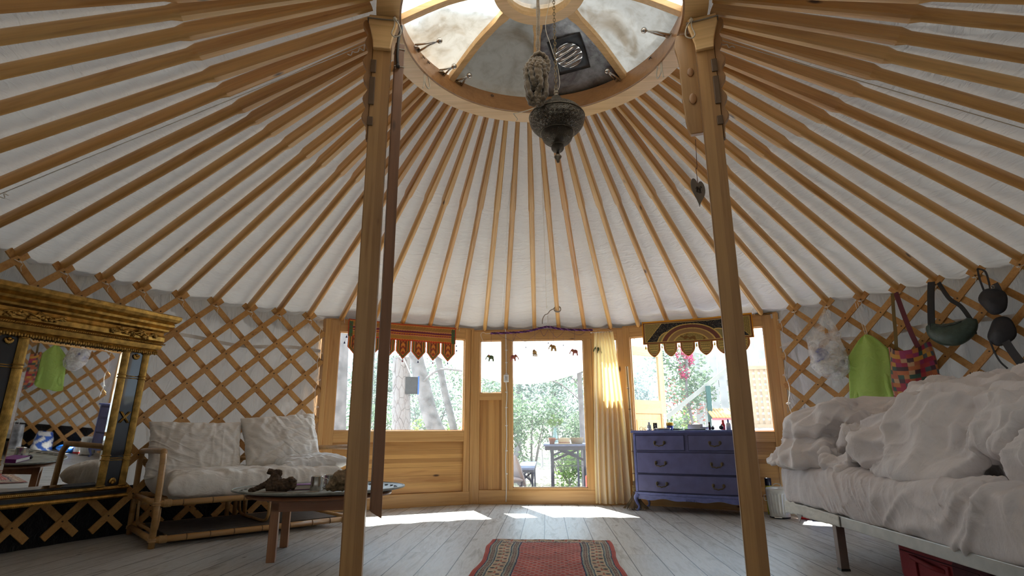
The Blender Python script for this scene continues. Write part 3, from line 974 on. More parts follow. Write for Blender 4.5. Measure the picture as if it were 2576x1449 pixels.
# wavy board standing inside the right post
root = thing('carved_board', 'wavy-edged carved pine board fixed under the crown on the inner side of the right post', 'board', (.955, .04, 0), math.radians(-14))
pts = [(.075, 3.34), (.075, 2.62)]
L_ = [(-.03, 2.62), (-.05, 2.66), (-.062, 2.72), (-.064, 2.80), (-.076, 2.88), (-.070, 2.96), (-.078, 3.04), (-.074, 3.12), (-.088, 3.20), (-.102, 3.25), (-.095, 3.30), (-.08, 3.34)]
mb = MB().prism(pts + [(p[0] * .72 - .01, p[1]) for p in L_], .04)
mb.build('board', wood('board_pine_c', (.40, .215, .075, 1), (.31, .15, .045, 1), 2, .42, coat=.25, var=0), root, bevel=.005)
for z, w in ((3.05, .02), (2.86, .024)):
    MB().ball((.0, -.024, z), w, 14, 8, (1, .25, 1.6)).build('carving', M_BRK, root, smooth=True)
# ================================================================== gilt mirror
M_GOLD = plain('antique_gold', (.40, .235, .06, 1), .34, .85, bumpy=.25, bs=90, var=.45)
M_GOLD2 = plain('worn_gold', (.22, .125, .035, 1), .42, .8, bumpy=.4, bs=120, var=.4)
M_EBONY = plain('ebonised_wood', (.012, .013, .017, 1), .35, coat=.3)
def mirror():
    n = Vector((.956, -.292, -.05)).normalized()
    u = Vector((.292, .956, 0)).normalized()
    w = u.cross(n); w = w if w.z > 0 else -w
    root = thing('wall_mirror', 'large black and gold framed mirror with heavy gilt cornice leaning on the left trellis', 'mirror', (-3.50, 1.62, .33))
    m = Matrix((u, -n, w)).transposed()            # x right, y into the wall, z up the frame
    root.rotation_euler = m.to_euler()
    XR, XL, T0, T1 = -.085, -1.255, 0.0, 1.19
    MB().box2((XL, .0, 0), (XR, .035, T1 + .05)).build('backing', M_EBONY, root)
    mm, nt, b, out = newmat('mirror_silver')
    b.inputs['Base Color'].default_value = (.86, .88, .88, 1); b.inputs['Metallic'].default_value = 1; b.inputs['Roughness'].default_value = .015
    g = MB()
    x0, x1, z0, z1 = -1.012, -.325, .115, 1.175
    q = .022
    g.add([(x0, -.012, z0), (x1, -.012, z0), (x1, -.012, z1), (x0, -.012, z1), (x0 + q, -.016, z0 + q), (x1 - q, -.016, z0 + q), (x1 - q, -.016, z1 - q), (x0 + q, -.016, z1 - q)],
          [(4, 5, 6, 7), (0, 1, 5, 4), (1, 2, 6, 5), (2, 3, 7, 6), (3, 0, 4, 7)])
    g.build('mirror_glass', mm, root)
    def column(xa, xb, name='column'):
        c = MB(); w_ = (xb - xa) / 2; cx = (xa + xb) / 2
        fl = 18
        def fn(u_, v_):
            a = PI * (u_ - .5) * 1.0
            r = w_ * (1 + .045 * math.cos(fl * a * 2))
            return (cx + r * math.sin(a), -.004 - r * .8 * math.cos(a), .10 + 1.09 * v_)
        c.grid(72, 1, fn)
        o = c.build(name, M_GOLD, root, smooth=True)
        for z in (.10, .30, .335, .96, .985, 1.175):
            MB().tube([(cx + (w_ + .003) * math.sin(PI * (t / 10 - .5)), -.004 - (w_ + .003) * .85 * math.cos(PI * (t / 10 - .5)), z) for t in range(11)], .006, 6).build('ring', M_GOLD, o, smooth=True)
        return o
    column(-.325, -.262); column(-.145, -.088); column(-1.078, -1.012); column(-1.252, -1.195)
    for xa, xb in ((-.262, -.145), (-1.195, -1.078)):
        MB().box2((xa, -.006, .09), (xb, .0, 1.19)).build('black_panel', M_EBONY, root)
        cx = (xa + xb) / 2
        x = MB()
        for sgn in (-1, 1):
            for d in (-.006, .006):
                x.tube([(cx - .036 + d, -.012, .64 - sgn * .045), (cx + .036 + d, -.012, .64 + sgn * .045)], .0045, 6)
        x.build('gilt_cross', M_GOLD, root, smooth=True)
        for z in (.305, .97):
            t = MB()
            for d in (-.008, .008): t.tube([(xa, -.009, z + d), (xb, -.009, z + d)], .004, 6)
            t.build('gilt_band', M_GOLD, root, smooth=True)
        for z0_, sg in ((.125, 1), (1.155, -1)):
            lf = MB()
            for k in range(-3, 4):
                a = k * .42
                lf.ball((cx + .022 * math.sin(a), -.012, z0_ + sg * .022 * math.cos(a)), .012, 8, 6, (.55 + .1 * abs(k), .6, 1.2))
            lf.ball((cx, -.014, z0_ - sg * .004), .012, 8, 6)
            lf.build('palmette', M_GOLD, root, smooth=True)
    # bottom rail
    def moulding(name, prof, xa, xb, mat, ends=True):
        """prof = (depth towards the room, height) pairs"""
        k = len(prof)
        vs = [(xa, -p[0], p[1]) for p in prof] + [(xb, -p[0], p[1]) for p in prof]
        fs = [(i, i + 1, k + i + 1, k + i) for i in range(k - 1)] + [tuple(range(k)), tuple(range(2 * k - 1, k - 1, -1)), (0, k, 2 * k - 1, k - 1)]
        return MB().add(vs, fs).build(name, mat, root)
    moulding('base_rail', [(0, -.002), (.020, .0), (.026, .01), (.020, .022), (.012, .03), (.010, .065), (.018, .07), (.026, .078), (.022, .092), (0, .10)], -1.30, -.06, M_GOLD)
    MB().box2((-1.29, -.0165, .032), (-.07, -.004, .064)).build('black_inlay', M_EBONY, root)
    bd = MB()
    for k in range(100):
        x = -1.285 + k * .0123
        bd.ball((x, -.026, .086), .0042, 6, 4); bd.ball((x, -.026, .012), .0036, 6, 4)
    bd.build('beading', M_GOLD, root, smooth=True)
    # cornice
    cx0, cx1 = -1.40, .06
    P = [(0, 1.18), (.028, 1.185), (.034, 1.205), (.024, 1.222), (.042, 1.226), (.050, 1.245), (.056, 1.262), (.044, 1.268), (.040, 1.285), (.060, 1.30),
         (.062, 1.335), (.052, 1.35), (.050, 1.375), (.074, 1.39), (.080, 1.405), (.072, 1.418), (.100, 1.432), (.108, 1.45), (.100, 1.462), (.125, 1.478), (.140, 1.50), (.142, 1.525), (.130, 1.535), (0, 1.538)]
    k = len(P)
    vs, fs = [], []
    for sx, sg in ((cx0, 1), (cx1, -1)):
        for p in P:
            vs.append((sx + sg * (.142 - p[0]) * .9, -p[0], p[1]))
    for i in range(k - 1): fs.append((i, i + 1, k + i + 1, k + i))
    # returns to the wall
    b0 = len(vs)
    for sx, sg in ((cx0, 1), (cx1, -1)):
        for p in P: vs.append((sx + sg * (.142 - p[0]) * .9, .034, p[1]))
    for i in range(k - 1):
        fs.append((b0 + i, b0 + i + 1, i + 1, i)); fs.append((k + i, k + i + 1, b0 + k + i + 1, b0 + k + i))
    fs.append((k - 1, b0 + k - 1, b0 + 2 * k - 1, 2 * k - 1))
    c = MB().add(vs, fs).build('cornice', M_GOLD, root)
    r2 = random.Random(5)
    e = MB()
    for j in range(70):
        x = cx0 + .10 + j * .0182
        e.ball((x, -.036, 1.190 + .004 * (j % 2)), .0115, 8, 5, (.85, .8, 1.25))
    e.build('egg_and_dart', M_GOLD, c, smooth=True)
    e = MB()
    for j in range(88):
        x = cx0 + .08 + j * .0150
        e.tube([(x, -.062, 1.268), (x + .010, -.066, 1.280)], .0045, 6)
    e.build('rope_beading', M_GOLD, c, smooth=True)
    for cxm in (-.30, -1.04):
        e = MB()
        for j in range(70):
            t = r2.uniform(-1, 1)
            x = cxm + .19 * t; h = .024 * (1 - .35 * abs(t))
            e.ball((x, -.066 - r2.uniform(0, .012), 1.335 + r2.uniform(-h, h) + .012 * math.sin(t * 9)), r2.uniform(.006, .014), 8, 5, (r2.uniform(.8, 1.8), .7, 1))
        for s in (-1, 1):
            e.tube(smooth_path([(cxm, -.078, 1.335), (cxm + s * .06, -.078, 1.352), (cxm + s * .11, -.076, 1.328), (cxm + s * .16, -.074, 1.345), (cxm + s * .20, -.07, 1.335)]), .006, 6)
        e.build('carved_swag', M_GOLD, c, smooth=True)
    # cleat the frame hangs from
    MB().box2((-.72, .036, .55), (-.62, .10, .60)).build('cleat', M_EBONY, root)
mirror()

# ================================================================== cane sofa
M_CANE = wood('cane', (.47, .27, .10, 1), (.34, .17, .05, 1), 0, .38, coat=.4, knots=False, gscale=.6, var=.2)
M_CANE_D = plain('cane_joint', (.16, .08, .03, 1), .5)
M_WRAP = plain('rattan_wrap', (.50, .30, .13, 1), .5, bumpy=.4, bs=250)
def pillow_mesh(w, d, t, pinch=.75, seed=0, wr=.012, nx=40, ny=30, sag=0.0, box=.0):
    """stuffed cushion: w along x, d along y, thickness t; both faces meet in a seam"""
    def shape(u, v, sg):
        x, y = 2 * u - 1, 2 * v - 1
        ex = 1 - .07 * (1 - abs(y) ** 2) * pinch if True else 1
        px = x * w / 2 * (1 - .06 * pinch * (1 - y * y) * abs(x) ** 3)
        py = y * d / 2 * (1 - .06 * pinch * (1 - x * x) * abs(y) ** 3)
        e = (1 - abs(x) ** (2.6 + box * 6)) * (1 - abs(y) ** (2.6 + box * 6))
        h = t / 2 * max(0, e) ** (.42 - .2 * box)
        k = min(1, e * 4)
        edge = 1 - abs(max(abs(x), abs(y)))
        wrk = wr * ridge(px * 5 + seed, py * 9 + nz(px * 4, py * 4, seed) * 2, seed) * k
        cr = wr * .9 * math.sin((x * 9 + nz(px * 7, py * 7, seed) * 3) * 2) * k * max(0, 1 - edge * 2.6)
        return (px, py, sg * (h + (wrk + cr) * (1 if h > .01 else 0)))
    mb = MB()
    vs, fs = [], []
    N = nx + 1
    for sg in (1, -1):
        for j in range(ny + 1):
            for i in range(nx + 1):
                vs.append(shape(i / nx, j / ny, sg))
    o = N * (ny + 1)
    for j in range(ny):
        for i in range(nx):
            a = j * N + i
            fs.append((a, a + 1, a + N + 1, a + N))
            fs.append((o + a, o + a + N, o + a + N + 1, o + a + 1))
    mb.add(vs, fs)
    return mb
M_CREAM = cloth('cream_cotton', (.78, .735, .68, 1), wr=.3, wscale=7, wdist=.02)
M_CREAM2 = cloth('pale_cotton', (.80, .80, .80, 1), wr=.25, wscale=7, wdist=.02)
def weld(o, d=.0015):
    bm = bmesh.new(); bm.from_mesh(o.data)
    bmesh.ops.remove_doubles(bm, verts=bm.verts[:], dist=d)
    bmesh.ops.recalc_face_normals(bm, faces=bm.faces[:])
    bm.to_mesh(o.data); bm.free()
SOFA_RZ = math.atan2(.721, .692)
def sofa_pt(x, y, z=0):
    c, s = math.cos(SOFA_RZ), math.sin(SOFA_RZ)
    return Vector((-2.972 + x * c - y * s, 1.182 + x * s + y * c, z))
def sofa():
    root = thing('cane_sofa', 'low cane and bamboo two-seat sofa frame with rounded arms, between gilt mirror and table', 'sofa', sofa_pt(0, 0), SOFA_RZ)
    W, D, H = 1.61, .86, .70
    r = .0235
    for x in (.0, W):
        p = [(x, .0, .0), (x, .0, .30), (x, .005, H - .07), (x, .03, H - .018), (x, .08, H), (x, D - .10, H - .01), (x, D - .03, H - .035), (x, D, H - .10), (x, D + .01, .3), (x, D, .0)]
        q = [Vector(p[0]), Vector(p[1])] + smooth_path(p[2:8], 5) + [Vector(p[8]), Vector(p[9])]
        MB().tube(q, r, 12).build('arm', M_CANE, root, smooth=True)
    def rail(name, a, b, rr=r):
        o = MB().tube([a, b], rr, 12).build(name, M_CANE, root, smooth=True)
        return o
    for y, z in ((.0, .315), (.0, .058), (D, .315), (D, .058), (D * .5, .30)):
        o = rail('rail', (-.02, y, z), (W + .02, y, z))
        k = MB()
        for j in range(1, 8):
            x = W * j / 8 + .03 * math.sin(j * 5 + z * 40)
            k.tube([(x - .004, y, z), (x + .004, y, z)], r * 1.06, 12)
        k.build('nodes', M_CANE_D, o)
    for x in (0, W):
        for z in (.315, .058):
            rail('side_rail', (x, 0, z), (x, D, z))
    # double wrapped corners
    for x in (0, W):
        for y in (0, D):
            for z in (.315, .058):
                k = MB()
                for j in range(7):
                    sx = 1 if x == 0 else -1
                    xx = x + sx * (.045 + j * .0075)
                    k.tube(arc((xx, y, z), r + .003, 0, 330, 11, (0, 1, 0), (0, 0, 1)), .0034, 5, closed=True)
                for j in (-1, 0, 1):
                    k.tube(arc((x, y, z + j * .009), r + .004, 0, 330, 11, (1, 0, 0), (0, 1, 0)), .0044, 5, closed=True)
                k.build('binding', M_WRAP, root, smooth=True)
    # bent braces under the seat
    for x in (.0, .83):
        p = smooth_path([(x + .03, .04, .28), (x + .03, .05, .16), (x + .03, .13, .10), (x + .03, .42, .095), (x + .03, .72, .10), (x + .03, .80, .16), (x + .03, .81, .28)], 5)
        MB().tube(p, .013, 8).build('brace', M_CANE, root, smooth=True)
    for x in (.76, .83, .92):
        rail('post', (x, D - .03, .058), (x, D - .03, .315), .02)
    MB().box2((.10, .05, .075), (W - .12, D - .04, .083)).build('shelf', plain('dark_slat_shelf', (.09, .075, .065, 1), .7, var=.3), root)
    rail('back_rail', (0, D, .60), (W, D, .60), .018)
    for j in range(1, 8):
        rail('spindle', (W * j / 8, D, .315), (W * j / 8, D, .60), .010)
sofa()
def cushion(label, pos, size, rot, seed, mat=None, wr=.012, box=0.0, name='cushion', cat='cushion', pinch=.75):
    mb = pillow_mesh(*size, seed=seed, wr=wr, box=box, pinch=pinch); t_ = size[2]
    o = mb.build(name, mat or M_CREAM, smooth=True)
    weld(o)
    wrinkle(o, .07 if t_ > .17 else .04, 14, .35, 3.0)
    pleats(o, .010, 9, (1, .35, 0), seed)
    pleats(o, .006, 20, (.4, 1, 0), seed + 5)
    o.location = pos; o.rotation_euler = rot
    return prop(o, label, cat, 'sofa cushions')
cushion('long cream seat cushion lying on the cane sofa', sofa_pt(.80, .41, .432), (1.50, .84, .20), (0, 0, SOFA_RZ), 3, wr=.012, box=.8)
# back cushions lean on the back rail: local x along the sofa, local y up
def lean(x, y, z, tilt, roll=0.0):
    """stand a cushion up: its face looks to the front of the sofa"""
    R = Matrix.Rotation(SOFA_RZ, 3, 'Z') @ Matrix.Rotation(math.radians(90 - tilt), 3, 'X') @ Matrix.Rotation(math.radians(roll), 3, 'Z')
    return sofa_pt(x, y, z), R.to_euler()
p_, r_ = lean(.40, .70, .70, 16, 0)
cushion('plump cream back cushion at the left end of the cane sofa', p_, (.78, .50, .22), r_, 11, wr=.016)
p_, r_ = lean(1.16, .68, .76, 20, 5)
cushion('plump cream back cushion at the right end of the cane sofa, standing a little higher', p_, (.76, .54, .22), r_, 23, wr=.016)
cushion('flat bluish white pillow lying at the right end of the cane sofa', sofa_pt(1.33, .32, .560), (.62, .46, .15), (.03, -.05, SOFA_RZ - .1), 31, mat=M_CREAM2, wr=.008, name='pillow', cat='pillow')

# ================================================================== tray table
M_TEAK = wood('table_teak', (.27, .105, .045, 1), (.19, .065, .027, 1), 0, .4, coat=.3, knots=False, var=0)
M_TEAK_V = wood('table_teak_leg', (.34, .145, .06, 1), (.25, .095, .037, 1), 2, .4, coat=.3, knots=False, var=0)
TC = Vector((-1.675, 1.10, 0)); T_RZ = math.atan2(.161, .555)
def tpt(x, y, z=0):
    c, s = math.cos(T_RZ), math.sin(T_RZ)
    return Vector((TC.x + x * c - y * s, TC.y + x * s + y * c, z))
def side_table():
    root = thing('side_table', 'low reddish wooden table with an oval skirt and square legs, in front of the sofa', 'table', TC, T_RZ)
    h = .29
    for sx in (-1, 1):
        for sy in (-1, 1):
            MB().box2((sx * (h - .055), sy * (h - .055), 0), (sx * h, sy * h, .375)).build('leg', M_TEAK_V, root, bevel=.003)
    mb = MB().lathe([(.40, .315), (.41, .32), (.41, .38), (.42, .385)], n=56, sx=1.18, sy=.92)
    MB().box2((-.29, -.29, .315), (.29, -.265, .39)).build('apron', M_TEAK, root, bevel=.003)
    MB().box2((-.29, .265, .315), (.29, .29, .39)).build('apron', M_TEAK, root, bevel=.003)
    MB().box2((-.29, -.265, .315), (-.27, .265, .39)).build('apron', M_TEAK, root, bevel=.003)
    MB().box2((.27, -.265, .315), (.29, .265, .39)).build('apron', M_TEAK, root, bevel=.003)
    MB().lathe([(.10, .385), (.40, .385), (.43, .392), (.435, .405), (.425, .415), (.10, .418)], n=64, sx=1.18, sy=.95).build('tabletop', M_TEAK, root, smooth=False)
side_table()
def tray():
    root = thing('oval_tray', 'large oval grey-green metal tray with a pierced rim, lying on the low wooden table', 'tray', tpt(0, 0, .419), T_RZ)
    mm, nt, b, out = newmat('tray_tin')
    v = coords(nt, 'Object', rand=False)
    n1 = tex_noise(nt, v, 7, 5, .65)
    nt.links.new(ramp(nt, n1, [(.35, (.15, .15, .125, 1)), (.5, (.27, .275, .24, 1)), (.65, (.38, .385, .345, 1))]), b.inputs['Base Color'])
    b.inputs['Metallic'].default_value = .1; b.inputs['Roughness'].default_value = .5
    MB().lathe([(.001, 0), (.40, 0), (.44, .004), (.485, .012), (.50, .018), (.505, .023), (.50, .028), (.49, .024), (.44, .012), (.38, .006), (.001, .006)], n=80, sx=1.19, sy=.93, cap=False).build('tray', mm, root, smooth=True)
    mb = MB()
    for k in range(36):
        a = 2 * PI * k / 36
        c = Vector((.455 * 1.19 * math.cos(a), .455 * .93 * math.sin(a), .0185))
        mb.lathe([(.001, 0), (.016, 0), (.016, .0012), (.001, .0012)], c, 10, sx=.55 + .9 * abs(math.sin(a)), sy=.55 + .9 * abs(math.cos(a)))
    mb.build('pierced_holes', plain('rim_hole', (.05, .05, .045, 1), .8), root)
    MB().tube([(.505 * 1.19 * math.cos(2 * PI * k / 80), .505 * .93 * math.sin(2 * PI * k / 80), .025) for k in range(80)], .007, 6, closed=True).build('rolled_rim', mm, root, smooth=True)
tray()
def driftwood(name, label, pos, rz, parts, seed, mat, cat='driftwood'):
    mb = MB()
    for path, rads in parts:
        P = smooth_path(path, 5)
        R = []
        for i in range(len(P)):
            t = i / (len(P) - 1) * (len(rads) - 1); k = min(int(t), len(rads) - 2)
            R.append((rads[k] + (rads[k + 1] - rads[k]) * (t - k)) * (1 + .25 * nz(P[i].x * 40, P[i].y * 40, P[i].z * 40 + seed)))
        mb.tube(P, R, 12)
    o = mb.build(name, mat, smooth=True)
    m = o.modifiers.new('r', 'REMESH'); m.mode = 'VOXEL'; m.voxel_size = .0035; m.use_smooth_shade = True
    t = bpy.data.textures.new('knobbly', 'CLOUDS'); t.noise_scale = .016; t.noise_depth = 3
    d = o.modifiers.new('d', 'DISPLACE'); d.texture = t; d.strength = .012; d.mid_level = .5; d.texture_coords = 'LOCAL'
    o.location = pos; o.rotation_euler = (0, 0, rz)
    return prop(o, label, cat)
M_ROOT = plain('dark_root', (.085, .05, .028, 1), .85, bumpy=.6, bs=160, var=.5)
M_ROOT2 = plain('pale_root', (.26, .175, .10, 1), .85, bumpy=.6, bs=160, var=.5)
driftwood('tree_root', 'dark knobbly piece of root standing on the tray, left of the steel cups', tpt(-.30, -.14, .430), T_RZ,
          [([(-.16, -.05, .012), (-.10, -.03, .035), (-.03, 0, .07)], [.014, .018, .026]), ([(-.03, 0, .05), (0, 0, .09), (-.02, .0, .13), (-.055, 0, .145)], [.045, .04, .025, .018]),
           ([(-.02, 0, .135), (.02, 0, .14), (.025, 0, .11)], [.016, .016, .02]), ([(-.05, 0, .03), (.03, -.01, .045), (.10, -.01, .05), (.135, 0, .045)], [.04, .045, .042, .03]),
           ([(.06, -.02, .05), (.11, -.03, .075), (.12, -.02, .03)], [.03, .028, .024]), ([(-.04, .02, .02), (.08, .03, .02)], [.022, .022])], 1, M_ROOT)
driftwood('bark_piece', 'pale brown curved piece of bark on the tray, half behind the left post', tpt(.14, -.20, .428), T_RZ,
          [([(-.09, 0, .015), (-.05, 0, .05), (.0, 0, .09), (.07, .0, .115), (.13, 0, .10)], [.012, .034, .05, .05, .03]), ([(-.06, .01, .018), (.04, .02, .03), (.12, .02, .05)], [.014, .03, .03])], 9, M_ROOT2, 'bark')
for nm, p, lab in ((0, tpt(-.03, -.05, .425), 'plain steel cup on the tray beside the dark root'), (1, tpt(.05, .09, .425), 'steel cup standing behind the first cup on the tray')):
    root = thing('steel_cup', lab, 'cup', p, .4 + nm, 'steel cups on the tray')
    MB().lathe([(.001, .0), (.044, .0), (.046, .004), (.043, .05), (.041, .098), (.0425, .102), (.0395, .102), (.039, .05), (.041, .01), (.001, .008)], n=36, cap=False).build('cup_body', M_METAL, root, smooth=True)
    MB().tube(smooth_path([(.043, 0, .085), (.072, 0, .08), (.075, 0, .05), (.07, 0, .025), (.044, 0, .02)]), .003, 6).build('handle', M_METAL, root, smooth=True)
root = thing('book', 'small purple hardback book lying on the tray behind the dark root', 'book', tpt(-.22, .08, .428), T_RZ + .25)
MB().box2((-.17, -.07, 0), (.17, .07, .003)).box2((-.17, -.07, .031), (.17, .07, .034)).box2((-.172, -.07, 0), (-.167, .07, .034)).build('cover', plain('purple_cloth', (.17, .010, .17, 1), .6), root, bevel=.001)
MB().box2((-.165, -.066, .003), (.165, .066, .031)).build('pages', plain('book_paper', (.70, .66, .58, 1), .9), root)
o = MB().ball((0, 0, .022), .03, 14, 10, (1.1, .8, .75)).build('pebble', plain('black_pebble', (.02, .02, .022, 1), .5), smooth=True)
o.location = tpt(-.06, .18, .427); prop(o, 'smooth black pebble on the tray behind the cups', 'pebble')
mb = MB().prism([(-.09, -.006), (.0, -.016), (.06, -.010), (.09, .0), (.05, .010), (-.02, .008), (-.09, .004)], .005, (0, 0, .012), (1, 0, 0), (0, 1, .12))
o = mb.build('wooden_blade', plain('striped_wood', (.22, .17, .12, 1), .6, var=.5)); o.location = tpt(-.08, -.24, .423); o.rotation_euler = (0, .0, T_RZ + .35)
prop(o, 'small leaf-shaped wooden sliver lying before the steel cups', 'wood sliver')
o = MB().tube(smooth_path([(-.16, 0, .005), (-.05, .01, .012), (.05, -.005, .010), (.15, .0, .006)]), .005, 7).build('twig', plain('grey_twig', (.30, .26, .22, 1), .8), smooth=True)
o.location = tpt(-.30, -.27, .430); o.rotation_euler = (0, 0, T_RZ - .12); prop(o, 'thin grey stick lying along the near edge of the tray', 'stick')
# ================================================================== rug
def rug():
    NAVY, RED, CREAM, TEAL, DK, OL = (.018, .024, .075), (.45, .085, .06), (.52, .42, .28), (.24, .28, .23), (.035, .022, .028), (.33, .29, .13)
    W, Ln = .915, 1.75
    r4 = random.Random(3)
    def border_main(x, y):
        # stepped cream border with rust stems and dark blossoms
        p = (y / .105) % 1.0; q = x / .10
        if abs(p - .5) < .05 and .15 < q < .85: return RED
        if abs(q - .5) < .06 and p < .5: return (.38, .13, .08)
        d = math.hypot((q - .25) * .9, (p - .25)); e = math.hypot((q - .75) * .9, (p - .75))
        if d < .13 or e < .13: return DK if nz(x * 160, y * 160) > -.1 else NAVY
        if .13 <= d < .17: return OL
        if abs(q - (.5 + .35 * math.sin(y * 60))) < .045: return (.45, .17, .10)
        return CREAM
    def border_small(x, y, w):
        p = (y / .036) % 1.0; q = x / w
        if abs(q - .5) < .38 and abs(p - .5) < .34 and not (abs(q - .5) < .12 and abs(p - .5) < .12): return DK if (abs(q - .5) + abs(p - .5)) > .25 else (.45, .22, .16)
        return (.42, .30, .22)
    def field(x, y):
        row = int(math.floor(y / .036)); p = (y / .036) % 1 - .5
        xx = (x / .052 + .5 * (row % 2)) % 1 - .5
        if abs(p + .55 * abs(xx) * 1.6 - .1) < .13 and abs(xx) < .33: return (.55, .45, .38)
        if abs(xx) < .10 and -.05 < p < .30: return NAVY
        if nz(x * 25, y * 25) > .42: return (.22, .035, .03)
        return RED
    def col(u, v):
        x = u * W; y = v * Ln
        x += .003 * nz(x * 20, y * 20); y += .003 * nz(x * 20, y * 20, 5)
        d = min(x, W - x); e = min(y, Ln - y)
        top = e < .115
        if d < .028: c = RED
        elif d < .034: c = NAVY
        elif e < .012: c = (.45, .25, .20)
        else:
            if top and e < d:
                if e < .075: c = border_main(e - .012 + .02, x * 1.0)
                elif e < .1: c = border_small(e - .075, x, .025)
                else: c = NAVY
                if nz(x * 60, y * 120) > .1: c = tuple(.55 * a + .45 * b for a, b in zip(c, (.50, .38, .32)))
            else:
                if d < .042: c = TEAL
                elif d < .072: c = border_small(d - .042, y, .03)
                elif d < .080: c = TEAL
                elif d < .086: c = NAVY
                elif d < .180: c = border_main(d - .083, y)
                elif d < .186: c = NAVY
                elif d < .194: c = TEAL
                elif d < .226: c = border_small(d - .194, y, .032)
                elif d < .234: c = TEAL
                elif d < .242: c = NAVY
                else: c = field(x, y)
        k = .85 + .3 * (nz(x * 7, y * 7, 2) + .5)
        return tuple(a * k for a in c)
    def fn(u, v):
        x = (u - .5) * W + .012 * math.sin(v * 11) * (u - .5) * 2 + .006 * nz(v * 8, u * 3)
        y = -v * Ln + .014 * math.sin(u * 3) - (.022 if v == 0 else 0) * 0 + .01 * nz(u * 9, 0) * (1 - v)
        z = .008 + .006 * max(0, nz(u * 5, v * 9) + .1) + (.003 if v < .02 or u < .02 or u > .98 else 0)
        return (x, y, z)
    mb = MB(); mb.grid(380, 420, fn, col)
    root = thing('rug', 'worn red oriental rug with cream and navy borders on the plank floor', 'rug', (.008, 1.585, 0), -.02)
    mb.build('carpet', vcol('rug_wool', 1.0, .5, 500, .0), root, smooth=True)
    f = MB(); r5 = random.Random(9)
    for k in range(150):
        x = -.44 + .88 * k / 150 + r5.uniform(-.003, .003)
        f.tube([(x, -.002, .008), (x + r5.uniform(-.01, .01), r5.uniform(.006, .02), .004), (x + r5.uniform(-.015, .015), r5.uniform(.014, .03), .003)], .0012, 3)
    o = f.build('fringe', plain('fringe_wool', (.50, .30, .27, 1), .95), root); o['kind'] = 'stuff'
rug()
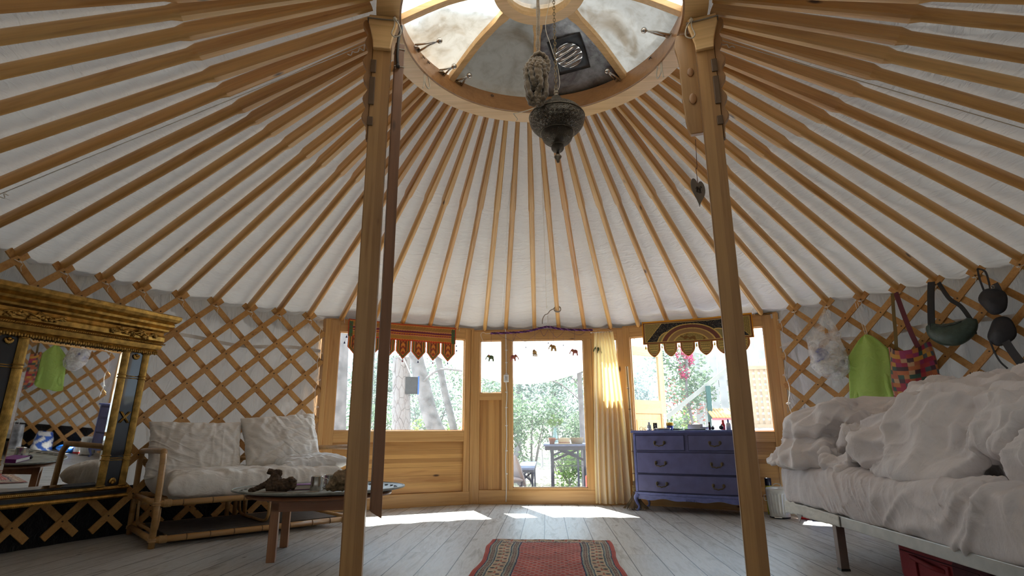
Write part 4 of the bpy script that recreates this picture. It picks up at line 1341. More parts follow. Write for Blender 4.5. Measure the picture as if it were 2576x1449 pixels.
# ================================================================== blue dresser
M_BLUE = plain('blue_paint', (.10, .10, .225, 1), .42, bumpy=.12, bs=40, var=.14, coat=.15)
M_BLUE_EDGE = plain('worn_blue_paint', (.13, .15, .36, 1), .45, bumpy=.2, bs=60, var=.25)
M_BRASS = plain('dark_brass', (.10, .075, .045, 1), .38, .8, bumpy=.2, bs=300)
DR_O = Vector((.956, 3.439, 0)); DR_RZ = math.atan2(-.563, 1.100)
def dpt(x, y, z=0):
    c, s = math.cos(DR_RZ), math.sin(DR_RZ)
    return Vector((DR_O.x + x * c - y * s, DR_O.y + x * s + y * c, z))
def dresser():
    L, D = 1.225, .42
    root = thing('dresser', 'blue painted four-drawer chest with cabriole feet under the right window', 'dresser', DR_O, DR_RZ)
    bow = lambda x: -.045 * math.sin(PI * max(0, min(1, x / L)))
    mb = MB()
    # carcass: bowed prism
    def slab(name, x0, x1, z0, z1, out, back, mat, n=24, bev=.003, y1=None):
        P = [(x0 + (x1 - x0) * k / n, bow(x0 + (x1 - x0) * k / n) - out) for k in range(n + 1)]
        P += [(x1, back), (x0, back)]
        m = len(P)
        return MB().add([(p[0], p[1], z0) for p in P] + [(p[0], p[1], z1) for p in P],
            [tuple(range(m)), tuple(range(2 * m - 1, m - 1, -1))] + [(i, i + m, (i + 1) % m + m, (i + 1) % m) for i in range(m)]).build(name, mat, root, bevel=bev)
    slab('carcass', .018, L - .018, .195, .826, -.004, D, M_BLUE)
    slab('top', -.012, L + .012, .826, .838, .014, D + .01, M_BLUE_EDGE)
    slab('top', -.004, L + .004, .838, .852, .024, D + .01, M_BLUE_EDGE)
    slab('base_moulding', .004, L - .004, .172, .197, .010, D, M_BLUE_EDGE)
    slab('base_moulding', .012, L - .012, .155, .172, .004, D, M_BLUE_EDGE)
    # reeded corners
    for x in (.026, L - .026):
        MB().box2((x - .015, -.002, .20), (x + .015, .02, .82)).build('corner_post', M_BLUE_EDGE, root, bevel=.006)
    def handle(parent, x, z):
        y = bow(x) - .012
        h = MB()
        for s in (-1, 1):
            h.ball((x + s * .052, y - .004, z), .016, 12, 8, (1, .5, 1.25))
            h.tube([(x + s * .052, y, z), (x + s * .052, y - .024, z)], .006, 8)
        path = smooth_path([(x - .055, y - .02, z), (x - .045, y - .028, z - .024), (x - .018, y - .032, z - .030), (x, y - .034, z - .036), (x + .018, y - .032, z - .030), (x + .045, y - .028, z - .024), (x + .055, y - .02, z)], 5)
        h.tube(path, [.0045 + .003 * abs(math.sin(k * .75)) for k in range(len(path))], 8)
        h.build('handle', M_BRASS, parent, smooth=True)
    for x0, x1, z0, z1, hs in ((.045, .592, .640, .800, (.322,)), (.633, L - .045, .640, .800, (.905,)), (.045, L - .045, .398, .618, (.322, .905)), (.045, L - .045, .205, .385, (.322, .905))):
        dr = MB(); n = 24
        def fr(u, v, x0=x0, x1=x1, z0=z0, z1=z1):
            x = x0 + (x1 - x0) * u; z = z0 + (z1 - z0) * v
            e = min(u * (x1 - x0), (1 - u) * (x1 - x0), v * (z1 - z0), (1 - v) * (z1 - z0))
            return (x, bow(x) - (.006 if e > .008 else .0), z)
        us = [0, .008 / (x1 - x0)] + [k / n for k in range(1, n)] + [1 - .008 / (x1 - x0), 1]
        vz = [0, .008 / (z1 - z0), 1 - .008 / (z1 - z0), 1]
        vs = [fr(u, v) for v in vz for u in us]
        vs = []
        for j, v in enumerate(vz):
            for i, u in enumerate(us):
                x = x0 + (x1 - x0) * u; z = z0 + (z1 - z0) * v
                inner = 0 < i < len(us) - 1 and 0 < j < 3
                vs.append((x, bow(x) - (.010 if inner else .002), z))
        N = len(us)
        fs = [(j * N + i, j * N + i + 1, (j + 1) * N + i + 1, (j + 1) * N + i) for j in range(3) for i in range(N - 1)]
        o = MB().add(vs, fs).build('drawer', M_BLUE, root)
        g = MB()
        for a, b in (((x0, z0), (x1, z0)), ((x0, z1), (x1, z1))):
            P = [(a[0] + (b[0] - a[0]) * k / n, bow(a[0] + (b[0] - a[0]) * k / n) - .0045, a[1]) for k in range(n + 1)]
            g.tube(P, .0024, 4)
        for x in (x0, x1): g.tube([(x, bow(x) - .0045, z0), (x, bow(x) - .0045, z1)], .0024, 4)
        g.build('shadow_gap', plain('dark_blue_gap', (.012, .014, .045, 1), .7), o)
        for x in hs: handle(o, x, (z0 + z1) / 2)
    # scalloped apron
    def scal(t):
        return .128 + .012 * math.cos(t * PI * 8) * (1 - .3 * math.sin(PI * t)) - .012 * math.exp(-((t - .5) / .06) ** 2) - .02 * (abs(2 * t - 1) ** 8)
    n = 60; vs = []
    for k in range(n + 1):
        t = k / n; x = .04 + (L - .08) * t; y = bow(x) - .004
        vs += [(x, y, .158), (x, y, scal(t)), (x, y + .018, scal(t)), (x, y + .018, .158)]
    fs = [(k * 4 + q, k * 4 + (q + 1) % 4, k * 4 + 4 + (q + 1) % 4, k * 4 + 4 + q) for k in range(n) for q in range(4)]
    MB().add(vs, fs).build('apron', M_BLUE_EDGE, root)
    sh = MB()
    for k in range(-4, 5): sh.ball((L / 2 + k * .012, bow(L / 2) - .008, .142 - abs(k) * .002), .009, 8, 6, (.6, .6, 1.4))
    sh.build('shell_carving', M_BLUE_EDGE, root, smooth=True)
    for x, sx in ((.03, -1), (L - .03, 1)):
        for y, sy in ((.012, -1), (D - .03, 1)):
            P = smooth_path([(x, y, .165), (x + sx * .022, y + sy * .016, .135), (x + sx * .012, y + sy * .008, .085), (x - sx * .004, y - sy * .004, .045), (x + sx * .006, y + sy * .006, .012), (x + sx * .016, y + sy * .012, .0)], 5)
            m = len(P)
            R = [.032 - .020 * math.sin(PI * .5 * min(1, k / (m * .65))) + (.006 if k > m - 5 else 0) for k in range(m)]
            MB().tube(P, R, 12).build('leg', M_BLUE_EDGE, root, smooth=True)
dresser()
DT = .8525
def small(name, label, cat, mb, mat, x, y, z=DT, rz=0.0, smooth=True, group=None, parent=None):
    root = thing(name, label, cat, dpt(x, y, z), DR_RZ + rz, group)
    return root
def bottle(name, label, x, y, prof, mat, capm=None, capprof=None, rz=0, cat='bottle'):
    root = thing(name, label, cat, dpt(x, y, DT), DR_RZ + rz)
    MB().lathe(prof, n=20).build('body', mat, root, smooth=True)
    if capprof: MB().lathe(capprof, n=20).build('cap', capm, root, smooth=True)
    return root
P_WHITE = plain('white_plastic', (.78, .78, .76, 1), .35)
P_BLACK = plain('black_plastic', (.02, .02, .022, 1), .35)
P_YEL = plain('yellow_plastic', (.75, .42, .01, 1), .35)
P_BLUE = plain('blue_plastic', (.02, .045, .26, 1), .35)
bottle('small_bottle', 'small clear-white bottle with white cap at the left end of the dresser top', .175, .10, [(.001, 0), (.022, 0), (.023, .055), (.012, .066), (.010, .07)], plain('milky_plastic', (.60, .66, .56, 1), .3), P_WHITE, [(.011, .07), (.012, .071), (.012, .09), (.010, .092)])
root = thing('black_box', 'small black carton with white marks on the dresser top beside the small bottle', 'box', dpt(.245, .10, DT), DR_RZ + .15)
MB().box2((-.022, -.015, 0), (.022, .015, .082)).build('carton', P_BLACK, root, bevel=.001)
mb = MB()
for k, (a, b) in enumerate(((-.014, .0), (.002, .012), (-.012, .006), (-.01, .012), (-.014, -.004))):
    mb.box2((a, -.0162, .018 + k * .012), (b, -.0155, .023 + k * .012))
mb.build('printed_marks', P_WHITE, root)
bottle('round_jar', 'dark blue jar with a bright yellow lid on the dresser top', .40, .14, [(.001, 0), (.037, 0), (.038, .006), (.038, .048), (.036, .05)], P_BLUE, P_YEL, [(.039, .050), (.040, .052), (.040, .080), (.037, .084), (.001, .084)], cat='jar')
root = thing('silver_tray', 'small engraved silver tray lying on the dresser top before the yellow-lidded jar', 'tray', dpt(.345, .05, DT), DR_RZ)
MB().lathe([(.001, .0), (.075, .0), (.085, .012), (.088, .024), (.085, .022), (.072, .006), (.001, .004)], n=40, sx=1.0, sy=.55, cap=False).build('tray', M_METAL, root, smooth=True)
root = thing('eyeglasses', 'pair of folded glasses on the left end of the dresser top', 'glasses', dpt(.135, .03, DT + .004), DR_RZ)
for s in (-1, 1):
    MB().tube(arc((s * .03, 0, .014), .020, 0, 330, 14), .002, 5, closed=True).build('rim', P_BLACK, root, smooth=True)
MB().tube(smooth_path([(-.01, 0, .018), (0, -.003, .022), (.01, 0, .018)]), .002, 5).build('bridge', P_BLACK, root)
for s in (-1, 1):
    MB().tube([(s * .05, 0, .018), (s * .045, .06, .010), (-s * .02, .062, .002)], .002, 5).build('temple', P_BLACK, root)
root = thing('keyring', 'bunch of small silver trinkets lying near the glasses on the dresser', 'trinkets', dpt(.215, .035, DT), DR_RZ)
mb = MB()
for k in range(9): mb.tube(arc((.05 * math.sin(k * 2.1) * .8, .018 * math.cos(k * 1.7), .004 + .0016 * k), .010 + .002 * (k % 3), 0, 340, 12, (1, 0, .1), (0, 1, 0)), .0018, 5, closed=True)
o = mb.build('rings', M_METAL, root, smooth=True); o['kind'] = 'stuff'
o = MB().tube([(-.055, 0, .007), (.0, .0, .006), (.055, .01, .005)], [.009, .007, .004], 10).build('hair_brush', P_BLACK, smooth=True)
o.location = dpt(.505, .06, DT + .003); o.rotation_euler = (0, .0, DR_RZ - .25); prop(o, 'black brush handle lying on the dresser top right of the silver tray', 'brush')
root = thing('tissue_box', 'low white box on the dresser top with white tissue inside, behind the black tray', 'box', dpt(.68, .17, DT), DR_RZ)
g = MB().box2((-.08, -.05, 0), (.08, .05, .004))
for a, b in (((-.08, -.05), (.08, -.046)), ((-.08, .046), (.08, .05)), ((-.08, -.05), (-.076, .05)), ((.076, -.05), (.08, .05))): g.box2((a[0], a[1], 0), (b[0], b[1], .062))
g.build('box', P_WHITE, root)
o = MB().ball((0, 0, .045), .05, 16, 10, (1.2, .75, .5)).build('tissue', P_WHITE, root, smooth=True)
o = MB().box2((-.11, -.035, 0), (.11, .035, .012)).build('black_tray', P_BLACK, bevel=.003)
o.location = dpt(.70, .05, DT); o.rotation_euler = (0, 0, DR_RZ); prop(o, 'flat black tray along the front edge of the dresser top', 'tray')
bottle('white_dish', 'small round white dish with a blue rim on the dresser top', .775, .135, [(.001, 0), (.025, 0), (.045, .018), (.046, .03), (.043, .03), (.024, .008), (.001, .006)], P_WHITE, P_BLUE, [(.0465, .026), (.0475, .027), (.0475, .030), (.0465, .031)], cat='dish')
bottle('dark_vial', 'slim dark brown vial standing on the dresser top', .845, .06, [(.001, 0), (.013, 0), (.0135, .04), (.010, .05), (.010, .066)], plain('brown_glass', (.05, .025, .012, 1), .2), P_BLACK, [(.011, .066), (.0115, .067), (.0115, .082), (.001, .083)], cat='vial')
for k, (x, y, r) in enumerate(((.88, .04, .018), (.965, .05, .024))):
    o = MB().ball((0, 0, r), r, 14, 10, (1, 1, .95)).tube([(0, 0, r * 1.5), (r * .3, 0, r * 2.4)], r * .3, 8).build('black_pot', P_BLACK, smooth=True)
    o.location = dpt(x, y, DT); prop(o, 'tiny round black pot on the dresser top, %s' % ('next to the brown vial' if k == 0 else 'the larger one near the right post'), 'pot', 'tiny black pots')
bottle('pump_bottle', 'white bottle with a blue cap on the dresser top beside the right post', 1.03, .10, [(.001, 0), (.024, 0), (.025, .06), (.016, .072), (.012, .075)], P_WHITE, P_BLUE, [(.008, .075), (.0085, .10), (.004, .112), (.001, .113)])
bottle('red_bottle', 'red and orange squeeze bottle on the dresser top just left of the pump bottle', .965, .17, [(.001, 0), (.020, 0), (.022, .05), (.014, .07), (.012, .085)], plain('red_plastic', (.55, .02, .02, 1), .4), plain('red_cap', (.5, .03, .02, 1), .4), [(.013, .085), (.014, .086), (.010, .104), (.001, .105)])

# ================================================================== curtain
def curtain():
    root = thing('curtain', 'cream curtain hanging to the floor right of the glass door, glowing yellow near its top', 'curtain', (.70, 3.86, 0), 0)
    H = 2.055
    def fn(u, v):
        z = .02 + (H - .02) * v + .012 * u * v
        w0, w1 = .235, .44
        w = w1 + (w0 - w1) * (v ** 1.6)
        xc = .03 + (.045 if v < .5 else .045 * (1 - (v - .5))) - .02 * v
        x = xc + (u - .5) * w + .012 * math.sin(u * 30) * (1 - v)
        fold = math.sin(u * 2 * PI * 6.5 + .8 * math.sin(v * 3 + u * 4)) * (.020 + .018 * (1 - v))
        y = fold + .012 * nz(u * 8, v * 3)
        return (x, y, z)
    mm, nt, b, out = newmat('curtain_cloth')
    b.inputs['Base Color'].default_value = (.94, .91, .80, 1); b.inputs['Roughness'].default_value = .95
    tr = nt.nodes.new('ShaderNodeBsdfTranslucent'); tr.inputs[0].default_value = (.95, .76, .34, 1)
    mx = nt.nodes.new('ShaderNodeMixShader'); mx.inputs[0].default_value = .6
    v = coords(nt, 'Object', (1, 1, 1), rand=False)
    bp = bump(nt, b, tex_noise(nt, v, 300, 2), .15, .002)
    nt.links.new(b.outputs[0], mx.inputs[1]); nt.links.new(tr.outputs[0], mx.inputs[2]); nt.links.new(mx.outputs[0], out.inputs['Surface'])
    mb = MB(); mb.grid(150, 40, fn)
    mb.build('cloth', mm, root, smooth=True)
    MB().tube([(-.13, .0, H + .002), (.13, .0, H + .012)], .006, 8).build('curtain_wire', M_METAL, root, smooth=True)
    for s in (-1, 1):
        MB().tube([(s * .125, .0, H + .005), (s * .125, .075, H - .01)], .005, 8).build('bracket', M_METAL, root)
curtain()

# ================================================================== embroidered hangings
def W1pt(x, y, z):                 # left panel frame
    a = math.atan2(3.952 - 3.136, 2.515 - .9243); c, s = math.cos(a), math.sin(a)
    return Vector((-2.515 + x * c - y * s, 3.136 + x * s + y * c, z))
def W2pt(x, y, z):
    a = math.atan2(3.229 - 3.952, 2.589 - .9825); c, s = math.cos(a), math.sin(a)
    return Vector((.9825 + x * c - y * s, 3.952 + x * s + y * c, z))
M_EMB = vcol('embroidery', .9, .5, 600, .3, trans=.25)
def red_hanging():
    a = math.atan2(3.952 - 3.136, 2.515 - .9243)
    W, H = 1.315, .205
    root = thing('embroidered_hanging', 'red and orange embroidered door hanging with pointed flaps over the left window', 'hanging', W1pt(.20, -.075, 2.135), a, 'embroidered hangings')
    RED, OR, BR, GR, PU = (.66, .075, .025), (.80, .33, .06), (.20, .085, .03), (.07, .19, .08), (.24, .035, .07)
    TAN = (.75, .34, .12)
    def top(u, v):
        x = u * W; y = (1 - v) * H
        if y < .012 or x < .010 or x > W - .010: return RED
        zig = abs(((x / .030) % 1) - .5) * .016
        if y < .020 + zig: return OR
        if x > W - .055 or x < .055: return GR if nz(x * 60, y * 60) > -.15 else BR
        if .022 < y < .068: return (.36, .18, .05) if math.sin(x * 500 + y * 900) > -.3 else (.68, .32, .06)
        if y < .078 + zig * .6: return TAN
        if y < .104: return PU
        if y < .113 + zig * .6: return OR
        if y < .128: return PU if math.sin(x * 210) > -.4 else RED
        if y < .140 + zig * .6: return TAN
        if y < .182: return (.40, .21, .06) if math.sin(x * 460 - y * 800) > -.3 else (.75, .38, .05)
        return OR if y < .186 + zig else RED
    def fold(x, y): return .008 * math.sin(x * 13) + .004 * math.sin(x * 31 + y * 10)
    mb = MB(); mb.grid(330, 60, lambda u, v: (u * W, fold(u * W, 0), -(1 - v) * H - .05 * u * 0 + .022 * (1 - u) ** 2 - .012), top)
    mb.build('band', M_EMB, root, smooth=True, solid=.003)
    n = 7; pw = W / n
    for k in range(n):
        x0 = k * pw + .006; w = pw - .012; L_ = .225
        def colp(u, v):
            x = abs(u - .5) * w; y = v * L_
            lim = (w / 2) * (1 if y < .125 else max(0, (L_ - y) / (L_ - .125)))
            e = min(lim - x, 1)
            if e < .010 : return RED
            if e < .018: return OR
            if e < .036: return GR if math.sin(y * 330) > -.2 else BR
            if e < .042: return OR
            return (.36, .07, .03) if math.sin(y * 95 + 1.2 * math.sin(x * 260)) > .25 else (OR if (x < .022) else BR) if y < .13 else (OR if math.sin(y * 260 + x * 200) > 0 else RED)
        def fnp(u, v):
            y = v * L_
            h = 1 if y < .125 else max(0.0, (L_ - y) / (L_ - .125))
            x = x0 + w / 2 + (u - .5) * w * h
            return (x, fold(x, y) + .004 * math.sin(k * 2 + v * 3), -H - y + .022 * (1 - x / W) ** 2 - .012)
        def colq(u, v):
            y = v * L_; h = 1 if y < .125 else max(0.001, (L_ - y) / (L_ - .125))
            return colp(.5 + (u - .5) * h, v)
        m2 = MB(); m2.grid(34, 60, fnp, colq)
        f = m2.build('flap', M_EMB, root, smooth=True, solid=.003)
        zz = -H - L_ + .022 * (1 - (x0 + w / 2) / W) ** 2 - .012
        t = MB().lathe([(.001, -.034), (.011, -.032), (.006, -.016), (.003, -.012), (.001, .0)], (x0 + w / 2, fold(x0 + w / 2, 0) + .002, zz), 10)
        t.build('tassel', plain('tassel_red', (.25, .03, .05, 1), .9) if k % 2 else plain('tassel_blue', (.03, .035, .12, 1), .9), f, smooth=True)
    for x, z in ((-.012, -.19), (-.03, -.26), (W + .014, -.22), (W + .018, -.28)):
        MB().lathe([(.001, -.03), (.011, -.028), (.006, -.012), (.001, 0)], (x, .0, z), 10).tube([(x, 0, z), (x * .5 if x < 0 else W, 0, z + .02)], .001, 4).build('tassel', plain('tassel_blue', (.03, .035, .12, 1), .9), root, smooth=True)
    for x, dz in ((0, .02), (W, 0)):
        s = -1 if x == 0 else 1
        MB().tube(smooth_path([(x, 0, dz - .012), (x + s * .02, .01, .018 + dz), (x + s * .035, .03, .03 + dz), (x + s * .05, .0, -.01), (x + s * .045, -.005, -.05)]), .0022, 5).build('tie_string', M_WHITE_STRING, root, smooth=True)
red_hanging()
def gold_hanging():
    a = math.atan2(3.229 - 3.952, 2.589 - .9825)
    W, H = 1.27, .285
    root = thing('embroidered_hanging', 'black and gold beaded door hanging with rounded scallops over the right window', 'hanging', W2pt(.275, -.085, 2.165), a, 'embroidered hangings')
    YEL, GOLD, BLK, BRN, DG = (.85, .40, .015), (.72, .52, .16), (.014, .012, .014), (.22, .08, .05), (.36, .27, .08)
    def rope(d, w=.004):
        return abs(d) < w
    def lines(x, y, ang):
        q = (x * math.cos(ang) + y * math.sin(ang)) * 260
        return DG if math.sin(q) > -.1 else (.06, .055, .025) if math.sin(q * 3.3 + x * 300) > 0 else GOLD
    def top(u, v):
        x = u * W; y = (1 - v) * H
        if y < .020 or x < .014 or x > W - .014 or y > H - .010: return YEL
        if y < .030 or x < .026 or x > W - .026 or y > H - .022: return BRN
        if y < .036 or x < .032 or x > W - .032 or y > H - .028: return GOLD
        # corner triangles
        xx = min(x, W - x)
        yb = H - y if True else y
        t = xx + (y - .03) * 1.0
        if xx < .25 - (y - .03) * .9: return GOLD if .25 - (y - .03) * .9 - xx < .008 else lines(x, y, .8 if x < W / 2 else 2.3)
        cx, cy = W / 2 - .06, H + .03
        d = math.hypot((x - cx) * .72, y - cy)
        if abs(d - .255) < .006 or abs(d - .205) < .006 or abs(d - .150) < .006: return GOLD
        if .205 < d < .255: return (.22, .075, .05)
        if .150 < d < .205: return (.40, .24, .10)
        if d < .150: return lines(x, y, 1.2) if nz(x * 20, y * 20) > -.2 else (.25, .13, .03)
        for c2 in (W / 2 - .30, W / 2 + .24):
            e = math.hypot((x - c2), (y - H - .01))
            if abs(e - .155) < .006 or abs(e - .060) < .005: return GOLD
            if e < .155: return (.32, .27, .11) if e > .06 else DG
        return BLK if nz(x * 400, y * 400) < .35 else (.35, .3, .2)
    def fold(x): return .010 * math.sin(x * 9 + 1) + .004 * math.sin(x * 25)
    sagf = lambda x: .012 * math.sin(PI * x / W) * -1
    mb = MB(); mb.grid(360, 84, lambda u, v: (u * W, fold(u * W), -(1 - v) * H + sagf(u * W) - .012 * u), top)
    mb.build('band', M_EMB, root, smooth=True, solid=.003)
    n = 6; pw = (W - .06) / n
    for k in range(n):
        x0 = .03 + k * pw + .018; w = pw - .036; L_ = .165
        hw = lambda y: max(0.0, 1 - max(0, (y - .05) / (L_ - .05)) ** 2.0) ** .8
        def colq(u, v, w=w):
            y = v * L_; e = min((.5 - abs(u - .5)) * w * hw(y), (L_ - y) * .6)
            if e < .008: return YEL
            if e < .016: return BRN
            if e < .022: return GOLD
            if e < .028: return BRN
            if e < .032: return GOLD
            return lines(u * w, y, 1.57) if math.sin(y * 210) > -.6 else GOLD
        def fnp(u, v, x0=x0, w=w):
            y = v * L_
            x = x0 + w / 2 + (u - .5) * w * hw(y)
            return (x, fold(x) - .002, -H - y + .006 + sagf(x) - .012 * x / W)
        m2 = MB(); m2.grid(34, 46, fnp, colq)
        m2.build('scallop', M_EMB, root, smooth=True, solid=.003)
        if k < n: 
            xt = x0 - .018
            MB().lathe([(.001, -.055), (.009, -.052), (.006, -.02), (.001, -.012)], (xt, fold(xt), -H - .004 + sagf(xt)), 10).tube([(xt, fold(xt), -H + .004), (xt, fold(xt), -H - .02)], .0012, 4).build('tassel', plain('tassel_yellow', (.70, .42, .01, 1), .9), root, smooth=True)
    for x in (0, W):
        s = -1 if x == 0 else 1
        MB().tube(smooth_path([(x, 0, -.005), (x + s * .015, .01, .03), (x + s * .03, .03, .04), (x + s * .02, .0, .0), (x + s * .03, -.005, -.045)]), .0022, 5).build('tie_string', M_WHITE_STRING, root, smooth=True)
gold_hanging()

# ================================================================== door garland
def garland():
    root = thing('plaited_cord', 'purple plaited cord stretched along the head of the door, hoisted in its middle', 'cord', (0, 3.90, 0))
    key = [(-.70, 0, 2.075), (-.50, 0, 2.078), (-.25, 0, 2.092), (-.05, 0, 2.135), (.035, 0, 2.150), (.15, 0, 2.125), (.30, 0, 2.108), (.48, 0, 2.100), (.60, 0, 2.098)]
    P = smooth_path(key, 14)
    for ph, mt in ((0, plain('purple_strand', (.075, .02, .10, 1), .9)), (2.1, plain('violet_strand', (.26, .10, .32, 1), .9)), (4.2, plain('purple_strand', (.075, .02, .10, 1), .9))):
        q = [p + Vector((0, .008 * math.cos(i * .85 + ph), .009 * math.sin(i * .85 + ph))) for i, p in enumerate(P)]
        MB().tube(q, .0065, 6).build('strand', mt, root, smooth=True)
    MB().tube(smooth_path([(-.70, 0, 2.075), (-.76, 0, 2.072), (-.80, .01, 2.09), (-.83, .02, 2.06), (-.80, .02, 1.97), (-.79, .03, 1.86)]), .0022, 5).build('cord_tail', M_WHITE_STRING, root, smooth=True)
    MB().tube(smooth_path([(.60, 0, 2.098), (.66, 0, 2.10), (.74, .0, 2.115), (.82, .02, 2.10), (.86, .02, 2.07)]), .003, 5).build('cord_tail', M_STRING, root, smooth=True)
    M_BEAD = plain('glass_beads', (.20, .10, .10, 1), .3, var=.5)
    sw = [(-.64, 2.075, -.42, 1.985, -.36, 2.09), (-.42, 2.07, -.25, 1.975, -.05, 2.12), (-.06, 2.10, -.02, 2.04, .03, 2.10), (.05, 2.12, .14, 2.02, .25, 2.10), (.28, 2.10, .42, 2.05, .50, 2.07)]
    for x0, z0, xm, zm, x1, z1 in sw:
        b = MB()
        path = smooth_path([(x0, -.004, z0), ((x0 + xm) / 2, -.004, (z0 + zm) / 2 - .015), (xm, -.004, zm - .01), ((xm + x1) / 2, -.004, (zm + z1) / 2 - .015), (x1, -.004, z1)], 8)
        for p in path[::1]: b.ball(p, .0038, 6, 4)
        b.tube(path, .001, 3)
        o = b.build('bead_swag', M_BEAD, root, smooth=True); o['kind'] = 'stuff'
    return root
garland()
def elephant(label, x, z, col, hat, rz, ztop):
    root = thing('elephant_charm', label, 'charm', (x, 3.885, z), rz, 'stuffed elephant charms hanging over the door')
    b = MB()
    b.ball((0, 0, 0), .030, 12, 8, (1.15, .75, .85)).ball((-.036, 0, .012), .018, 10, 7, (1, .85, 1))
    for lx in (-.020, .022):
        for ly in (-.010, .010):
            b.tube([(lx, ly, -.012), (lx * 1.35, ly * 1.2, -.052)], [.009, .007], 7)
    b.build('body', plain('charm_' + col[0], col[1], .7, metal=.2, bumpy=.5, bs=250, var=.5), root, smooth=True)
    MB().tube(smooth_path([(-.050, 0, .010), (-.062, 0, -.006), (-.066, 0, -.022), (-.076, 0, -.030)]), [.006] * 18 + [.004], 6).build('trunk', plain('charm_' + col[0], col[1], .7), root, smooth=True)
    for s in (-1, 1):
        MB().ball((-.032, s * .016, .010), .012, 8, 6, (.5, .35, 1.1)).build('ear', plain('charm_gold', (.40, .26, .08, 1), .5, .5), root, smooth=True)
    MB().lathe([(.016, .018), (.012, .026), (.004, .034), (.001, .036)], (-.030, 0, 0), 10).build('cap', plain('charm_cap_' + hat[0], hat[1], .8), root, smooth=True)
    MB().tube(smooth_path([(.034, 0, .004), (.044, 0, -.006), (.046, 0, -.020)]), .0022, 5).build('tail', plain('charm_gold', (.40, .26, .08, 1), .5, .5), root, smooth=True)
    t = MB().tube([(0, 0, .02), (0, 0, ztop - z)], .0011, 4)
    zz = .03
    while zz < ztop - z:
        t.ball((0, 0, zz), .0034, 6, 4); zz += .012
    t.build('bead_string', plain('glass_beads', (.20, .10, .10, 1), .3, var=.5), root, smooth=True)
GRN = ('green', (.10, .15, .07, 1)); ROSE = ('rose', (.42, .13, .10, 1)); GLD = ('ochre', (.45, .27, .09, 1))
PK = ('pink', (.45, .05, .16, 1)); YL = ('yellow', (.5, .35, .06, 1))
elephant('green elephant charm with a pink cap, leftmost, before the narrow side pane', -.692, 1.765, GRN, PK, .3, 2.07)
elephant('rosy red elephant charm hanging before the mullion left of the glass door', -.412, 1.765, ROSE, PK, 3.4, 2.08)
elephant('ochre elephant charm with a pink back, second from left inside the glass door', -.135, 1.82, GLD, PK, 1.2, 2.10)
elephant('golden elephant charm hanging highest, at the middle of the door', .100, 1.885, GLD, PK, .5, 2.12)
elephant('pale rose elephant charm hanging right of the middle of the door', .370, 1.825, ROSE, PK, .1, 2.10)
elephant('dark green elephant charm in front of the curtain, rightmost', .665, 1.850, GRN, YL, .4, 2.09)
for k, (x, z, zt) in enumerate(((-.250, 1.895, 1.965), (.035, 1.945, 2.10), (.225, 1.915, 2.02))):
    b = MB().tube([(x, 3.893, zt), (x, 3.893, z)], .0009, 4)
    b.lathe([(.001, -.02), (.007, -.012), (.004, .0), (.001, .012)], (x, 3.893, z), 8)
    o = b.build('bead_drop', plain('violet_bead', (.10, .08, .16, 1), .3), smooth=True)
    prop(o, 'tiny violet drop bead hanging over the door, %s of three' % ('leftmost', 'middle', 'rightmost')[k], 'bead', 'violet drop beads over the door')
# hoisting cord, from the crown to the plaited cord
HC = thing('hoist_cord', 'thin pale cord running down the roof from the crown to the plaited cord', 'cord', (0, 0, 0))
def under(r, x): 
    th = math.asin(x / r); return Vector((x, r * math.cos(th), z_line(r) - .045))
MB().tube([under(1.0, -.02), under(2.2, .005), under(3.5, .02), Vector((.030, 3.895, 2.44)), ], .0022, 5).build('upper_line', M_STRING, HC)
for dx in (-.008, .008):
    MB().tube(smooth_path([(.028 + dx * .3, 3.895, 2.445), (.028 + dx, 3.89, 2.41), (.030 + dx, 3.89, 2.35), (.032, 3.89, 2.325)]), .0035, 6).build('loop', M_WHITE_STRING, HC, smooth=True)
MB().tube([(.033, 3.893, 2.34), (.036, 3.893, 2.155)], .005, 7).build('lower_line', M_WHITE_STRING, HC, smooth=True)
HK = thing('grey_cord', 'grey cord looped round a rafter above the door with a frayed end', 'cord', (0, 0, 0))
_c = cyl(2.45, 3.62, z_line(3.62) + .02)
_ax = Vector((math.sin(math.radians(2.4)), math.cos(math.radians(2.4)), -SLOPE)).normalized()
_s = Vector((1, 0, 0)); _u = _ax.cross(_s)
for d in (-.007, .007):
    MB().tube([_c + _ax * d + (_s * math.cos(2 * PI * k / 16) + _u * math.sin(2 * PI * k / 16)) * .042 for k in range(16)], .0052, 6, closed=True).build('loop', plain('grey_rope', (.33, .29, .25, 1), .9), HK, smooth=True)
MB().tube(smooth_path([_c + Vector((-.042, -.03, -.0)), _c + Vector((-.09, -.05, -.028)), (.030, 3.56, z_line(3.62) - .05), (.0, 3.57, z_line(3.62) - .06), (-.03, 3.58, z_line(3.62) - .11), (-.035, 3.58, z_line(3.62) - .17)]), .006, 6).build('knotted_end', plain('grey_rope', (.33, .29, .25, 1), .9), HK, smooth=True)

